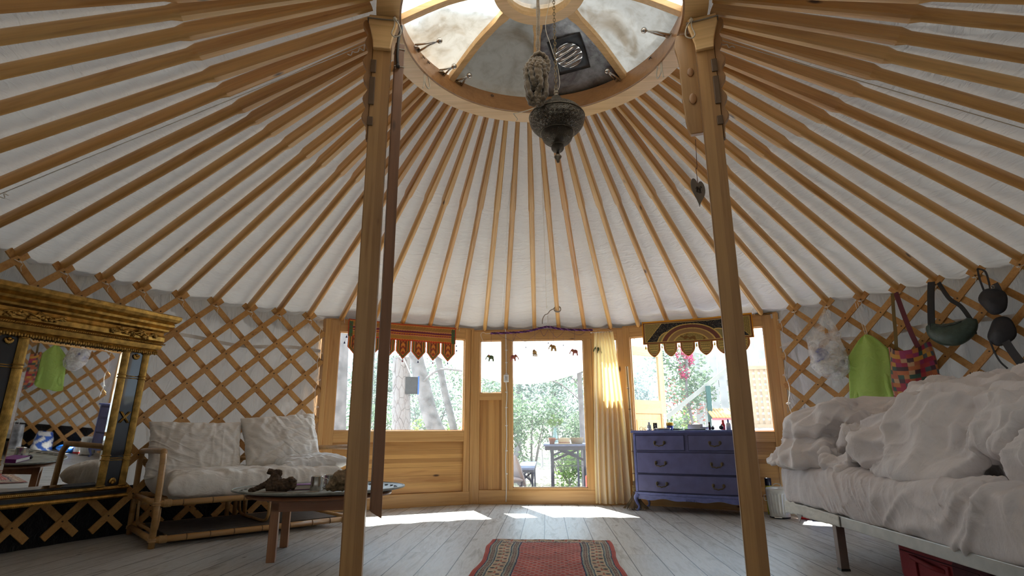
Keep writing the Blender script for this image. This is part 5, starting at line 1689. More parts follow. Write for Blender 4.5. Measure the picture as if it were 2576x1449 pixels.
# ================================================================== cable and switch on the door post
cb = thing('light_cable', 'white electric cable clipped down the mullion left of the glass door', 'cable', (-.500, 3.945, 0))
P = smooth_path([(-.02, .0, 2.20), (-.010, -.004, 2.06), (-.006, -.004, 1.9), (-.004, -.004, 1.6), (-.006, -.004, 1.45), (.004, -.004, 1.3), (-.006, -.004, 1.1), (.0, -.004, .8), (-.012, -.004, .5), (-.006, -.004, .2), (-.010, -.010, .03)], 6)
MB().tube(P, .0052, 8).build('cable', P_WHITE, cb, smooth=True)
_q = Vector((.500, -3.945, 0))
MB().tube([Vector((-.02, 0, 2.20)), cyl(-8.3, 3.86, z_line(3.86) + .01) + _q, cyl(-8.8, 3.0, z_line(3.0) + .01) + _q, cyl(-9.8, 2.0, z_line(2.0) + .02) + _q, cyl(-10.6, 1.12, z_line(1.12) + .02) + _q], .0035, 6).build('cable', P_WHITE, cb, smooth=True)
for z in (1.86, 1.70, 1.56, 1.33, 1.14, .92, .62, .35):
    MB().box2((-.016, -.012, z - .006), (.010, .0, z + .006)).build('cable_clip', P_WHITE, cb, bevel=.002)
sw_ = thing('light_switch', 'small white rocker light switch on the cable left of the glass door', 'switch', (-.503, 3.938, 1.50))
MB().box2((-.030, -.022, -.047), (.030, .006, .047)).build('switch_body', P_WHITE, sw_, bevel=.006)
MB().box2((-.014, -.027, -.024), (.014, -.018, .024)).build('rocker', plain('grey_plastic', (.50, .50, .50, 1), .4), sw_, bevel=.003)

# ================================================================== broom
br = thing('broom', 'straw besom broom with a bamboo handle leaning between curtain and dresser', 'broom', (.965, 3.50, 0))
hp = [(0, .0, .20), (.02, .18, .90), (.03, .33, 1.62)]
MB().tube(smooth_path(hp, 8), .0155, 10).build('handle', wood('bamboo', (.55, .38, .17, 1), (.42, .27, .11, 1), 2, .45, knots=False, var=0), br, smooth=True)
k = MB()
for z in (.38, .62, .86, 1.1, 1.35):
    t = (z - .2) / 1.42
    c = Vector((.02 * min(1, t * 2), .33 * t - .02 * math.sin(PI * t), z)); k.lathe([(.0165, -.004), (.018, 0), (.0165, .004)], c, 10)
k.build('nodes', M_CANE_D, br, smooth=True)
st = MB(); r6 = random.Random(4)
for j in range(230):
    a = r6.uniform(0, 2 * PI); q = math.sqrt(r6.random())
    x1, y1 = .145 * q * math.cos(a), .075 * q * math.sin(a)
    x0, y0 = .018 * q * math.cos(a), .018 * q * math.sin(a)
    st.tube(smooth_path([(x0, y0, .30), (x0 * 1.4, y0 * 1.4, .18), (x1 * .55, y1 * .55, .08), (x1, y1, .005 + r6.uniform(0, .02))], 3), .0022, 3)
o = st.build('bristles', plain('broom_straw', (.24, .17, .10, 1), .9, var=.4), br); o['kind'] = 'stuff'
bd = MB()
for z in (.20, .215, .23, .25): bd.tube(arc((0, 0, z), .024, 0, 340, 14, (1, 0, 0), (0, 1, 0)), .0035, 5, closed=True)
bd.build('binding', plain('gold_cord', (.40, .27, .09, 1), .6), br, smooth=True)

# ================================================================== pedal bin, spray can, blue packet
bn = thing('pedal_bin', 'small white fluted pedal bin on the floor between dresser and bed', 'bin', (2.30, 2.93, 0), -.5)
M_BIN = plain('white_enamel', (.66, .68, .66, 1), .3, coat=.3)
def binfn(u, v):
    a = 2 * PI * u
    z = .012 + .24 * v
    r = .092 + .016 * v
    fl = .0035 * (1 if .16 < v < .88 else 0) * (math.cos(a * 22))
    r += fl + (.003 if v < .10 or .9 < v else 0)
    return (r * math.cos(a), r * math.sin(a), z)
b = MB(); b.grid(176, 24, binfn, cu=True); b.lathe([(.001, .012), (.092, .012)], n=32, cap=False)
b.build('body', M_BIN, bn, smooth=True)
MB().lathe([(.096, 0), (.096, .014), (.001, .014)], n=32).build('foot_ring', P_BLACK, bn)
ld = MB().lathe([(.112, .252), (.113, .256), (.112, .272), (.104, .284), (.06, .292), (.001, .294)], n=40, cap=False).build('lid', M_BIN, bn, smooth=True)
MB().tube(smooth_path([(-.04, 0, .290), (-.03, 0, .312), (.0, 0, .322), (.03, 0, .312), (.04, 0, .290)]), .0035, 6).build('lid_handle', M_BIN, ld, smooth=True)
MB().box2((-.035, -.135, .010), (.035, -.088, .020)).build('pedal', M_METAL, bn, bevel=.004)
for s in (-1, 1):
    MB().tube(smooth_path([(s * .106, 0, .21), (s * .128, 0, .205), (s * .130, 0, .17), (s * .122, 0, .155), (s * .102, 0, .158)]), .003, 6).build('side_handle', M_BIN, bn, smooth=True)
sc_ = thing('spray_can', 'yellow and black spray can standing behind the white pedal bin', 'spray can', (2.30, 3.155, 0), -.4)
MB().lathe([(.001, 0), (.031, 0), (.033, .006), (.033, .27), (.030, .285)], n=24).build('can', plain('lime_yellow_print', (.52, .50, .02, 1), .3), sc_, smooth=True)
MB().lathe([(.031, .285), (.032, .287), (.032, .355), (.029, .362), (.001, .362)], n=24).build('cap', plain('navy_cap', (.01, .015, .04, 1), .3), sc_, smooth=True)
mb = MB()
for z, q in ((.235, 5), (.215, 4), (.195, 6)):
    for k in range(q):
        a = -1.57 + (k - q / 2) * .22
        mb.box((.0335 * math.cos(a), .0335 * math.sin(a), z), (.0012, .005, .010), Matrix.Rotation(a, 3, 'Z'))
o = mb.build('print', P_BLACK, sc_); o['kind'] = 'stuff'
pk = thing('detergent_packet', 'blue and white plastic pack on the floor between pedal bin and bed', 'packet', (2.60, 2.78, 0), -.35)
mb = pillow_mesh(.30, .16, .12, seed=5, wr=.008, nx=24, ny=16); o = mb.build('blue_pack', P_BLUE if False else plain('bright_blue_film', (.01, .12, .50, 1), .3), pk, smooth=True); weld(o); o.location = (.06, -.02, .062)
mb = MB().lathe([(.001, .0), (.055, .0), (.058, .03), (.055, .11), (.03, .13), (.001, .132)], (-.12, .02, 0), 20, sx=1, sy=.7); mb.build('white_pack', P_WHITE, pk, smooth=True)
MB().lathe([(.001, .0), (.056, .0), (.0592, .03), (.001, .031)], (-.12, .02, 0.0005), 20, sx=1.01, sy=.72).build('red_foot', plain('red_plastic', (.55, .02, .02, 1), .4), pk, smooth=True)
# ================================================================== bed
def soft(mb, name, mat, parent, voxel, amps, smooth_it=2, post=None):
    """merge blobs into one skin and press folds into it"""
    o = mb.build(name, mat, parent)
    m = o.modifiers.new('r', 'REMESH'); m.mode = 'VOXEL'; m.voxel_size = voxel; m.use_smooth_shade = True
    s = o.modifiers.new('s', 'SMOOTH'); s.iterations = smooth_it; s.factor = .6
    evaluated(o)
    me = o.data
    nrm = [v.normal.copy() for v in me.vertices]
    for v, n in zip(me.vertices, nrm):
        d = 0
        for f in amps: d += f(v.co)
        v.co += n * d
        if post: v.co = post(v.co)
    me.polygons.foreach_set('use_smooth', [True] * len(me.polygons))
    if not me.materials: me.materials.append(mat)
    s = o.modifiers.new('s', 'SMOOTH'); s.iterations = 2; s.factor = .5
    return o
def folds(amp, sc, warp=.5, seed=0, dirv=(1, .3, .6), stretch=3.2):
    d = Vector(dirv).normalized()
    def f(p):
        q = Vector((p.x, p.y, p.z))
        w = Vector((noise.noise(q * sc * .35 + Vector((seed, 0, 0))), noise.noise(q * sc * .35 + Vector((0, seed + 7, 0))), noise.noise(q * sc * .35 + Vector((0, 0, seed + 3))))) * warp
        k = q * sc + w * 3.0
        k = k + d * (k.dot(d)) * (1 / stretch - 1)
        r = 1 - 2.2 * abs(noise.noise(k + Vector((seed, seed, seed))))
        r = r * r if r > 0 else -.15 * r * r
        return amp * (r - .30)
    return f
M_SHEET = cloth('bed_sheet', (.76, .69, .675, 1), wr=.2, wscale=9, wdist=.02)
M_DUVET = cloth('duvet_cloth', (.82, .755, .735, 1), wr=.2, wscale=11, wdist=.02)
M_RAILW = plain('grey_bed_rail', (.42, .41, .38, 1), .4, .3, var=.1)
bed = thing('bed', 'low bed frame with a pale grey rail and square metal legs, right foreground', 'bed', (1.77, 1.38, 0))
MB().box2((0, -2.75, .262), (.03, 0, .325)).build('side_rail', M_RAILW, bed, bevel=.004)
MB().box2((1.78, -2.75, .262), (1.81, -.12, .325)).build('side_rail', M_RAILW, bed, bevel=.004)
MB().box2((0.03, -.03, .262), (1.66, 0, .325)).build('end_rail', M_RAILW, bed, bevel=.004)
MB().box2((0.03, -2.75, .262), (1.78, -2.72, .325)).build('end_rail', M_RAILW, bed, bevel=.004)
lm = plain('brown_metal_leg', (.20, .15, .13, 1), .4, .4)
for x, y in ((.0, -.69), (1.74, -.69), (.0, -2.1), (1.74, -2.1)):
    MB().box2((x, y - .024, .012), (x + .05, y + .024, .262)).build('leg', lm, bed, bevel=.003)
    MB().box2((x - .002, y - .026, 0), (x + .052, y + .026, .013)).build('leg_foot', P_BLACK, bed)
mb = MB()
for k in range(13): mb.box2((.03, -.12 - k * .20, .300), (1.78, -.20 - k * .20, .318))
mb.build('slats', M_LATT, bed)
# torn pale cover over the rail end
ct = MB()
ct.grid(60, 8, lambda u, v: (-.006 - .004 * nz(u * 9, v * 5), .02 - u * .80, .333 - .085 * v * (1 - .25 * u) - .008 * ridge(u * 8, v)))
o = ct.build('rail_cover', plain('cream_tape', (.66, .63, .56, 1), .6, bumpy=.4, bs=60), bed, smooth=True, solid=.003); o['label'] = 'torn cream covering at the far end of the rail'
MB().add([(-.012, -.19, .262), (-.012, -.27, .262), (-.016, -.225, .205)], [(0, 1, 2)]).build('torn_corner', plain('grey_rag', (.40, .37, .36, 1), .9), bed, solid=.003)

# mattress under its sheet
mt = thing('mattress', 'thick mattress in a rumpled mauve-grey fitted sheet on the low bed frame', 'mattress', (1.75, 1.42, .327))
mb = MB()
mb.box2((.03, -2.72, .0), (1.72, -.03, .268))
def msh(p):
    # rounded sides that swell in the middle, gathered hem below
    if p.x < .12 and p.z < .26:
        p.x -= .020 * math.sin(PI * max(0, min(1, p.z / .27)))
        if p.z < .045: p.x += .010 * math.sin(p.y * 95) * .6
    return p
soft(mb, 'sheeted_mattress', M_SHEET, mt, .03, [folds(.016, 3.0, .8, 3, (.2, .45, 1), 4.0), folds(.02, 1.6, .8, 5, (.1, .2, 1), 3)], 5, msh)
wrinkle(mt.children[0], .035, 14, .4, 3.0)
pleats(mt.children[0], .030, 4.2, (0, 1, .45), 7, lambda p: .25 + .9 * max(0, min(1, (-p.y - .5) / 1.2)))
pleats(mt.children[0], .008, 12, (0, 1, -.5), 17)
# duvet heaped on it
dv = thing('duvet', 'crumpled pale mauve duvet heaped in thick folds on the mattress', 'duvet', (1.75, 1.42, .600))
mb = MB()
E_ = lambda c, r, sc: mb.ball(c, r, 28, 18, sc)
# lower fold at the far end
E_((.50, -.28, .085), 1.0, (.56, .36, .12)); E_((.20, -.28, .06), 1.0, (.26, .33, .13)); E_((.06, -.14, .0), 1.0, (.13, .16, .13))
# rolled upper fold at the far end
E_((.40, -.26, .29), 1.0, (.36, .34, .13)); E_((.75, -.26, .30), 1.0, (.48, .30, .135)); E_((.16, -.24, .27), 1.0, (.13, .26, .11))
# back pile rising to the right
E_((1.25, -.62, .34), 1.0, (.60, .45, .24)); E_((1.45, -1.10, .42), 1.0, (.48, .50, .24)); E_((.95, -.95, .36), 1.0, (.42, .42, .20))
# big crumple in the middle, towards the camera
E_((.62, -.85, .16), 1.0, (.42, .46, .20)); E_((.42, -1.02, .14), 1.0, (.30, .36, .17)); E_((.55, -1.35, .20), 1.0, (.42, .40, .24)); E_((.34, -1.42, .10), 1.0, (.26, .26, .12))
E_((.75, -1.80, .20), 1.0, (.50, .48, .26)); E_((.52, -2.05, .12), 1.0, (.30, .34, .16)); E_((1.2, -1.7, .30), 1.0, (.50, .70, .26)); E_((.9, -2.3, .14), 1.0, (.6, .30, .16))
# loose rope-like folds
for path, r in (([(.16, -.75, .05), (.14, -1.0, .10), (.20, -1.25, .05)], .055), ([(.22, -.62, .12), (.30, -.80, .25), (.40, -1.05, .33), (.62, -1.2, .36)], .06),
                ([(.12, -1.18, .03), (.10, -1.42, .035), (.16, -1.62, .05), (.34, -1.72, .16)], .05), ([(.34, -1.05, .26), (.26, -1.28, .20), (.24, -1.52, .17), (.36, -1.66, .30), (.60, -1.62, .42)], .055),
                ([(.10, -.50, .03), (.12, -.66, .02), (.10, -.82, .03)], .045), ([(.55, -.55, .36), (.9, -.60, .44), (1.3, -.75, .52)], .07)):
    mb.tube(smooth_path(path, 6), r, 12)
def dpost(p):
    if p.z < .004: p.z = .004 + p.z * .05
    return p
soft(mb, 'duvet_body', M_DUVET, dv, .026, [folds(.05, 2.6, 1.0, 2, (1, .35, .25), 4.0), folds(.012, 9, .5, 4, (1, .5, .3), 2)], 6, dpost)
wrinkle(dv.children[0], .15, 25, .2, 7.0)
wrinkle(dv.children[0], .05, 12, .35, 2.5, 2)
pleats(dv.children[0], .034, 6.5, (.25, 1, .5), 4)
pleats(dv.children[0], .014, 13, (1, .5, .3), 14)
lb = MB(); lb.grid(6, 10, lambda u, v: (.115 + .03 * u, -.86 - .04 * u - .006 * v, .115 - .075 * v + .01 * math.sin(v * 3)))
lb.build('care_label', plain('label_cloth', (.72, .70, .66, 1), .9), dv, smooth=True, solid=.001)
# suitcase under the bed
sc = thing('suitcase', 'red fabric suitcase with a carry handle pushed under the bed', 'suitcase', (2.30, .10, 0), 0)
M_RED = plain('red_canvas', (.27, .018, .022, 1), .75, bumpy=.3, bs=200)
M_MAR = plain('maroon_canvas', (.07, .006, .012, 1), .8, bumpy=.3, bs=200)
MB().box2((-.31, -.36, .0), (.30, .36, .235)).build('shell', M_RED, sc, bevel=.045)
MB().box2((-.315, -.365, .09), (.30, -.10, .20)).build('side_pocket', M_MAR, sc, bevel=.02)
MB().tube(smooth_path([(-.312, .20, .15), (-.335, .16, .158), (-.340, .06, .150), (-.340, -.01, .142), (-.312, -.06, .135)]), .013, 8).build('carry_handle', M_RED, sc, smooth=True)
for y in (.20, -.06):
    MB().box2((-.320, y - .03, .055), (-.308, y + .03, .165)).build('handle_patch', M_RED, sc, bevel=.004)
MB().tube([(-.316, .30, .175), (-.316, -.30, .175)], .003, 5).build('zip', M_MAR, sc)

# bags standing on the floor behind the bed (the gilt mirror shows them)
sb = thing('paper_bag', 'grey and black printed paper bag standing behind the bed, seen in the gilt mirror', 'bag', (3.05, 2.05, 0), -.9)
mb = MB(); mb.grid(40, 10, lambda u, v: ((.17 - .02 * v) * max(-1, min(1, 1.35 * math.cos(2 * PI * u))), (.08 - .02 * v) * max(-1, min(1, 1.35 * math.sin(2 * PI * u))), .40 * v + .004), cu=True)
mb.build('bag_body', plain('printed_paper', (.36, .35, .36, 1), .6, var=.8, bs=24), sb, smooth=True, solid=.002)
for y in (-.06, .06):
    MB().tube(smooth_path([(-.06, y, .39), (-.05, y, .46), (0, y, .49), (.05, y, .46), (.06, y, .39)]), .004, 6).build('handle', P_WHITE, sb, smooth=True)
sb = thing('shopping_bag', 'blue and white plastic shopping bag slumped behind the bed, seen in the gilt mirror', 'bag', (2.95, 2.48, 0), -.7)
ringbag_ = []
mb = MB()
def sbf(u, v):
    a = 2 * PI * u; w = .16 * (1 - .35 * v ** 2) * (1 + .12 * nz(a * 1.2, v * 4)); return (w * math.cos(a), .10 * math.sin(a) * (1 - .3 * v) * (1 + .2 * nz(a * 2, v * 6, 3)), .004 + .30 * v)
mb.grid(40, 16, sbf, lambda u, v: (.03, .10, .42) if nz(u * 9, v * 5, 2) > .05 else (.72, .72, .74), cu=True)
mb.build('bag_body', vcol('printed_plastic', .35, .5, 60, .0), sb, smooth=True, solid=.002)

# ================================================================== bags on the right trellis
def frame_at(a, r, z):
    """origin on the wall; local x runs to the right, y outwards"""
    return cyl(a, r, z), -math.radians(a)
def ringbag(prof, n=48, seed=0, wr=.01, nv=36):
    """prof: (z, half width, half depth, x shift, y shift)"""
    def fn(u, v):
        t = v * (len(prof) - 1); k = min(int(t), len(prof) - 2); f = t - k
        f = f * f * (3 - 2 * f) if False else f
        z, w, d, xs, ys = [prof[k][i] + (prof[k + 1][i] - prof[k][i]) * f for i in range(5)]
        a = 2 * PI * u
        ww = wr * min(1, w * 12)
        q = 1 + ww / max(w, .02) * (ridge(a * 1.3 + seed, z * 5, seed) * .8 + .5 * nz(a * 3, z * 16, seed))
        return (xs + w * math.cos(a) * q, ys + d * math.sin(a) * q, z)
    mb = MB(); mb.grid(n, nv, fn, cu=True); return mb
c, rz = frame_at(47.3, 3.955, 2.07)
pb = thing('plastic_bag', 'clear plastic carrier bag with blue and white things inside, hanging on the right trellis', 'bag', c, rz)
mm, nt, b, out = newmat('clear_film')
b.inputs['Base Color'].default_value = (.85, .85, .86, 1); b.inputs['Roughness'].default_value = .18
_t = nt.nodes.new('ShaderNodeBsdfTransparent'); _x = nt.nodes.new('ShaderNodeMixShader')
_f = tex_noise(nt, coords(nt, 'Object', rand=False), 14, 3, .6, 1.0)
nt.links.new(ramp(nt, _f, [(.35, (.25, .25, .25, 1)), (.7, (.75, .75, .75, 1))]), _x.inputs[0])
bump(nt, b, tex_noise(nt, coords(nt, 'Object', rand=False), 22, 3, .6, 2.0), .8, .02)
nt.links.new(_t.outputs[0], _x.inputs[1]); nt.links.new(b.outputs[0], _x.inputs[2]); nt.links.new(_x.outputs[0], out.inputs['Surface'])
o = ringbag([(-.275, .165, .035, -.03, -.08), (-.34, .150, .05, -.035, -.085), (-.45, .160, .08, -.02, -.10), (-.58, .175, .09, .0, -.11), (-.68, .135, .08, .02, -.105), (-.745, .05, .04, .03, -.09), (-.75, .005, .005, .03, -.09)], seed=2, wr=.018).build('film', mm, pb, smooth=True)
for x0, x1 in ((-.17, -.02), (.02, .12)):
    h = MB(); h.grid(6, 16, lambda u, v: ((x0 + (x1 - x0) * u) * (1 - v) + .006 * (u - .5) - .0, -.078 * (1 - v) - .03 * v + .012 * math.sin(u * 6), -.275 + .275 * v - .05 * math.sin(PI * u) * (1 - v)))
    h.build('handle', mm, pb, smooth=True)
mb = MB().ball((-.07, -.105, -.50), .085, 14, 10, (.9, .55, 1.0)); o = mb.build('blue_print', plain('bag_blue', (.03, .06, .33, 1), .5), pb, smooth=True); o['label'] = 'blue printed pack inside'
mb = MB().ball((-.02, -.10, -.60), .11, 16, 10, (1.05, .55, .8)).ball((.08, -.10, -.52), .08, 14, 10, (.9, .6, 1.2)); mb.build('white_contents', plain('paper_white', (.62, .60, .54, 1), .8, var=.2), pb, smooth=True)
mb = MB().ball((.125, -.12, -.585), .028, 10, 8); mb.build('dark_lid', plain('teal_dark', (.04, .07, .08, 1), .5), pb, smooth=True)

c, rz = frame_at(52.0, 3.955, 2.07)
lb = thing('drawstring_bag', 'lime green drawstring cloth bag hanging by two thin cords on the right trellis', 'bag', c, rz)
M_LIME = cloth('lime_cloth', (.55, .72, .20, 1), trans=.35, wr=.5, wscale=9, wdist=.02, tcol=(.55, .85, .15, 1))
def lime(u, v):
    # front and back sheets of a flat sack gathered at the top
    a = 2 * PI * u
    z = -.345 - .72 * v
    w = .20 * min(1, .16 + (v * 7.5) ** .7 * .34 if v < .35 else 1) if v < .35 else .20
    w = .022 + (.175 - .022) * min(1, (v / .24)) ** .75 + .02 * v
    sh = .055 + .02 * v
    fold = .034 * math.sin(a * 4 + v * 2.5) * (1 - .35 * v) + .016 * nz(a * 2, v * 5)
    d = .035 * (1 - .55 * v)
    z += -.0 + (.05 * math.cos(a) * (.3 + v)) * .5 + (.030 * math.sin(a * 2 + 1) if v > .9 else 0)
    return (sh - .02 + w * math.cos(a) - .075 * v * (1 if math.cos(a) < 0 else .4), -.075 + (d + fold) * math.sin(a) + fold * .4, z)
mb = MB(); mb.grid(80, 44, lime, cu=True); mb.build('sack', M_LIME, lb, smooth=True)
for dx in (-.012, .012):
    MB().tube(smooth_path([(dx - .02, -.03, -.0), (dx + .01, -.05, -.17), (dx * .6 + .045, -.07, -.36)]), .0022, 5).build('cord', M_WHITE_STRING, lb, smooth=True)
c, rz = frame_at(56.9, 3.955, 2.09)
pw = thing('patchwork_bag', 'patchwork shoulder bag in red, orange and yellow checks, hanging on the right trellis', 'bag', c, rz)
PAL = [(.30, .02, .05), (.46, .15, .04), (.52, .26, .04), (.07, .03, .04), (.04, .09, .07), (.46, .28, .16), (.28, .03, .10), (.38, .10, .05), (.08, .10, .11), (.42, .20, .08), (.36, .04, .05), (.44, .13, .05)]
def pcol(u, v):
    i, j = int(u * 24), int(v * 17)
    if nz(u * 160, v * 3) > .55: return (.08, .04, .03)
    r = random.Random(i * 31 + j * 7); return PAL[r.randrange(len(PAL))]
def pfn(u, v):
    a = 2 * PI * u
    z = -.56 - .62 * v
    w = .135 + .055 * math.sin(PI * min(1, v * .75 + .2)) - .10 * max(0, v - .82) / .18
    d = .06 + .015 * math.sin(v * 3)
    if v > .85: d *= 1 - (v - .85) * 4
    dip = .10 * (1 - v) * (math.cos(a) ** 2) * -.6
    return (.06 + w * math.cos(a) + .012 * math.sin(a * 4 + v * 5), -.09 + d * math.sin(a) * (1 + .25 * math.sin(a * 3)), z + dip * -1)
mb = MB(); mb.grid(160, 120, pfn, pcol, cu=True); mb.build('pouch', vcol('patchwork', .9, .5, 300, .3), pw, smooth=True)
def strap(name, pts, w, mat, parent, t=.004, tw=0.0):
    P = smooth_path(pts, 6)
    mb = MB(); vs = []
    for k, p in enumerate(P):
        d = (P[min(k + 1, len(P) - 1)] - P[max(k - 1, 0)]).normalized()
        yv = Vector((math.sin(tw * k / len(P)), -math.cos(tw * k / len(P)), 0)); s = d.cross(yv).normalized()
        n_ = s.cross(d)
        for a, b_ in ((-1, -1), (1, -1), (1, 1), (-1, 1)): vs.append(p + s * w / 2 * a + n_ * t / 2 * b_)
    n = len(P)
    mb.add(vs, [(0, 1, 2, 3), tuple((n - 1) * 4 + q for q in range(4))] + [(k * 4 + q, k * 4 + (q + 1) % 4, k * 4 + 4 + (q + 1) % 4, k * 4 + 4 + q) for k in range(n - 1) for q in range(4)])
    return mb.build(name, mat, parent, smooth=False)
strap('strap', [(-.02, -.04, .0), (-.03, -.06, -.2), (-.035, -.08, -.40), (-.05, -.09, -.56)], .030, plain('olive_webbing', (.17, .11, .035, 1), .9), pw)
strap('strap', [(.01, -.04, .0), (.05, -.06, -.2), (.10, -.08, -.42), (.15, -.09, -.58)], .042, plain('dark_red_webbing', (.13, .03, .04, 1), .9), pw)
c, rz = frame_at(62.0, 3.955, 2.10)
wb = thing('waist_bag', 'dark green waist bag with black webbing straps hanging on the right trellis', 'bag', c, rz)
def wfn(u, v):
    t = u; a = 2 * PI * v
    ang = math.radians(200 + 140 * t)
    R = .165
    cx, cz = .075 + R * math.cos(ang) * 1.05, -.31 + R * math.sin(ang) * 1.0
    w = (.098 * math.sin(PI * min(1, max(0, t * .94 + .03))) ** .6 + .012)
    er = Vector((math.cos(ang), 0, math.sin(ang)))
    p = Vector((cx, -.085, cz)) + er * w * math.cos(a) * .9 + Vector((0, 1, 0)) * w * .6 * math.sin(a)
    return p + Vector((.0, .0, .006 * nz(t * 8, a * 2)))
mb = MB(); mb.grid(40, 20, wfn, cv=True); mb.build('pouch', plain('dark_green_nylon', (.03, .055, .042, 1), .45, bumpy=.3, bs=120, var=.3), wb, smooth=True)
zp = MB().tube([wfn(.12 + .76 * k / 16, .62) + Vector((0, -.003, 0)) for k in range(17)], .004, 6); zp.build('zip', P_BLACK, wb, smooth=True)
MB().tube(smooth_path([(-.055, -.14, -.33), (-.05, -.15, -.38), (-.055, -.15, -.42)]), .004, 5).build('zip_pull', P_BLACK, wb)
strap('strap', [(-.035, -.035, .02), (-.055, -.05, -.12), (-.078, -.08, -.38)], .058, plain('black_webbing', (.015, .015, .017, 1), .7), wb, .006)
strap('strap', [(.02, -.035, .0), (.09, -.06, -.16), (.17, -.07, -.25), (.228, -.085, -.375)], .034, plain('black_webbing', (.015, .015, .017, 1), .7), wb)
strap('strap_end', [(.225, -.08, -.38), (.240, -.085, -.44), (.245, -.085, -.50)], .014, plain('black_webbing', (.015, .015, .017, 1), .7), wb)
c, rz = frame_at(67.0, 3.955, 2.10)
br_ = thing('bra', 'black bra hanging by its strap from a lattice head, above the heaped duvet', 'bra', c, rz)
M_BRA = plain('black_lace', (.018, .018, .024, 1), .6, bumpy=.3, bs=200)
def cup(cx, cz, rx, rzz, rot):
    m = MB()
    def f(u, v):
        a = 2 * PI * u; r = v
        x = rx * r * math.cos(a) * (1 + .12 * math.cos(3 * a)); z = rzz * r * math.sin(a)
        return (cx + x * math.cos(rot) - z * math.sin(rot), -.055 - .055 * (1 - r * r), cz + x * math.sin(rot) + z * math.cos(rot))
    m.grid(28, 8, f, cu=True); return m
cup(.065, -.255, .095, .115, .5).build('cup', M_BRA, br_, smooth=True, solid=.004)
cup(.075, -.505, .095, .120, -.5).build('cup', M_BRA, br_, smooth=True, solid=.004)
strap('strap', [(-.005, -.04, .04), (.0, -.05, -.05), (.02, -.06, -.17)], .014, M_BRA, br_)
strap('strap', [(-.005, -.04, .04), (.05, -.05, .0), (.06, -.05, -.08), (.065, -.06, -.16)], .014, M_BRA, br_)
strap('band', [(.10, -.06, -.12), (.115, -.06, -.18), (.11, -.07, -.24)], .055, M_BRA, br_)
strap('band', [(.085, -.07, -.55), (.12, -.07, -.66), (.17, -.07, -.78), (.20, -.07, -.86)], .060, M_BRA, br_)
strap('strap', [(-.01, -.07, -.56), (.005, -.07, -.66), (.03, -.07, -.74), (.07, -.07, -.80)], .013, M_BRA, br_)
MB().tube([(.088, -.09, -.135), (.088, -.09, -.165), (.112, -.09, -.160), (.112, -.09, -.142)], .002, 5, closed=True).build('buckle', M_METAL, br_)
# ================================================================== lantern
ln = thing('hanging_lantern', 'pierced metal oriental lantern hanging on a chain from the crown hub', 'lantern', (.096, .08, 2.80))
def pierced():
    m, nt, b, out = newmat('pierced_silver')
    tc = nt.nodes.new('ShaderNodeUVMap')
    mp = nt.nodes.new('ShaderNodeMapping'); mp.inputs['Scale'].default_value = (30, 12, 1)
    nt.links.new(tc.outputs[0], mp.inputs[0])
    vo = nt.nodes.new('ShaderNodeTexVoronoi'); vo.inputs['Scale'].default_value = 1; vo.inputs['Randomness'].default_value = .25
    nt.links.new(mp.outputs[0], vo.inputs['Vector'])
    d = vo.outputs['Distance']
    rings = mth(nt, 'SINE', mth(nt, 'MULTIPLY', d, 36.0))
    c = ramp(nt, rings, [(.2, (.06, .048, .036, 1)), (.75, (.34, .295, .23, 1))])
    nt.links.new(c, b.inputs['Base Color'])
    b.inputs['Metallic'].default_value = .6; b.inputs['Roughness'].default_value = .34
    bump(nt, b, rings, .9, .006)
    # small holes
    v2 = nt.nodes.new('ShaderNodeTexVoronoi'); v2.inputs['Scale'].default_value = 1; v2.inputs['Randomness'].default_value = .15
    m2 = nt.nodes.new('ShaderNodeMapping'); m2.inputs['Scale'].default_value = (150, 60, 1)
    nt.links.new(tc.outputs[0], m2.inputs[0]); nt.links.new(m2.outputs[0], v2.inputs['Vector'])
    hole = mth(nt, 'MULTIPLY', mth(nt, 'LESS_THAN', v2.outputs['Distance'], .26), mth(nt, 'LESS_THAN', d, .30))
    t = nt.nodes.new('ShaderNodeBsdfTransparent'); x = nt.nodes.new('ShaderNodeMixShader')
    nt.links.new(hole, x.inputs[0]); nt.links.new(b.outputs[0], x.inputs[1]); nt.links.new(t.outputs[0], x.inputs[2])
    nt.links.new(x.outputs[0], out.inputs['Surface'])
    return m
M_PIERCE = pierced()
M_LAMP = plain('old_silver', (.21, .175, .13, 1), .35, .85, bumpy=.3, bs=200, var=.3)
def lathe_uv(prof, n=72):
    P = smooth_path([(r, 0, z) for r, z in prof], 5)
    mb = MB(); m = len(P) - 1
    mb.grid(n, m, lambda u, v: (P[int(round(v * m))].x * math.cos(2 * PI * u), P[int(round(v * m))].x * math.sin(2 * PI * u), P[int(round(v * m))].z), uv=True)
    return mb
lathe_uv([(.030, .108), (.055, .100), (.085, .085), (.125, .062), (.158, .035), (.176, .000), (.178, -.018), (.168, -.055), (.145, -.085), (.112, -.108), (.104, -.112)]).build('globe', M_PIERCE, ln, smooth=True)
lathe_uv([(.104, -.112), (.102, -.120), (.100, -.135), (.090, -.160), (.070, -.180), (.046, -.192), (.036, -.196)]).build('lower_bowl', M_PIERCE, ln, smooth=True)
lathe_uv([(.036, -.196), (.040, -.205), (.040, -.222), (.030, -.238), (.016, -.246), (.010, -.250)]).build('lower_knop', M_PIERCE, ln, smooth=True)
MB().lathe([(.010, -.248), (.012, -.262), (.024, -.276), (.022, -.284), (.013, -.296), (.010, -.310), (.008, -.318), (.001, -.320)], n=20).build('finial', M_LAMP, ln, smooth=True)
lathe_uv([(.030, .106), (.038, .112), (.036, .130), (.030, .145), (.018, .158)]).build('upper_knop', M_PIERCE, ln, smooth=True)
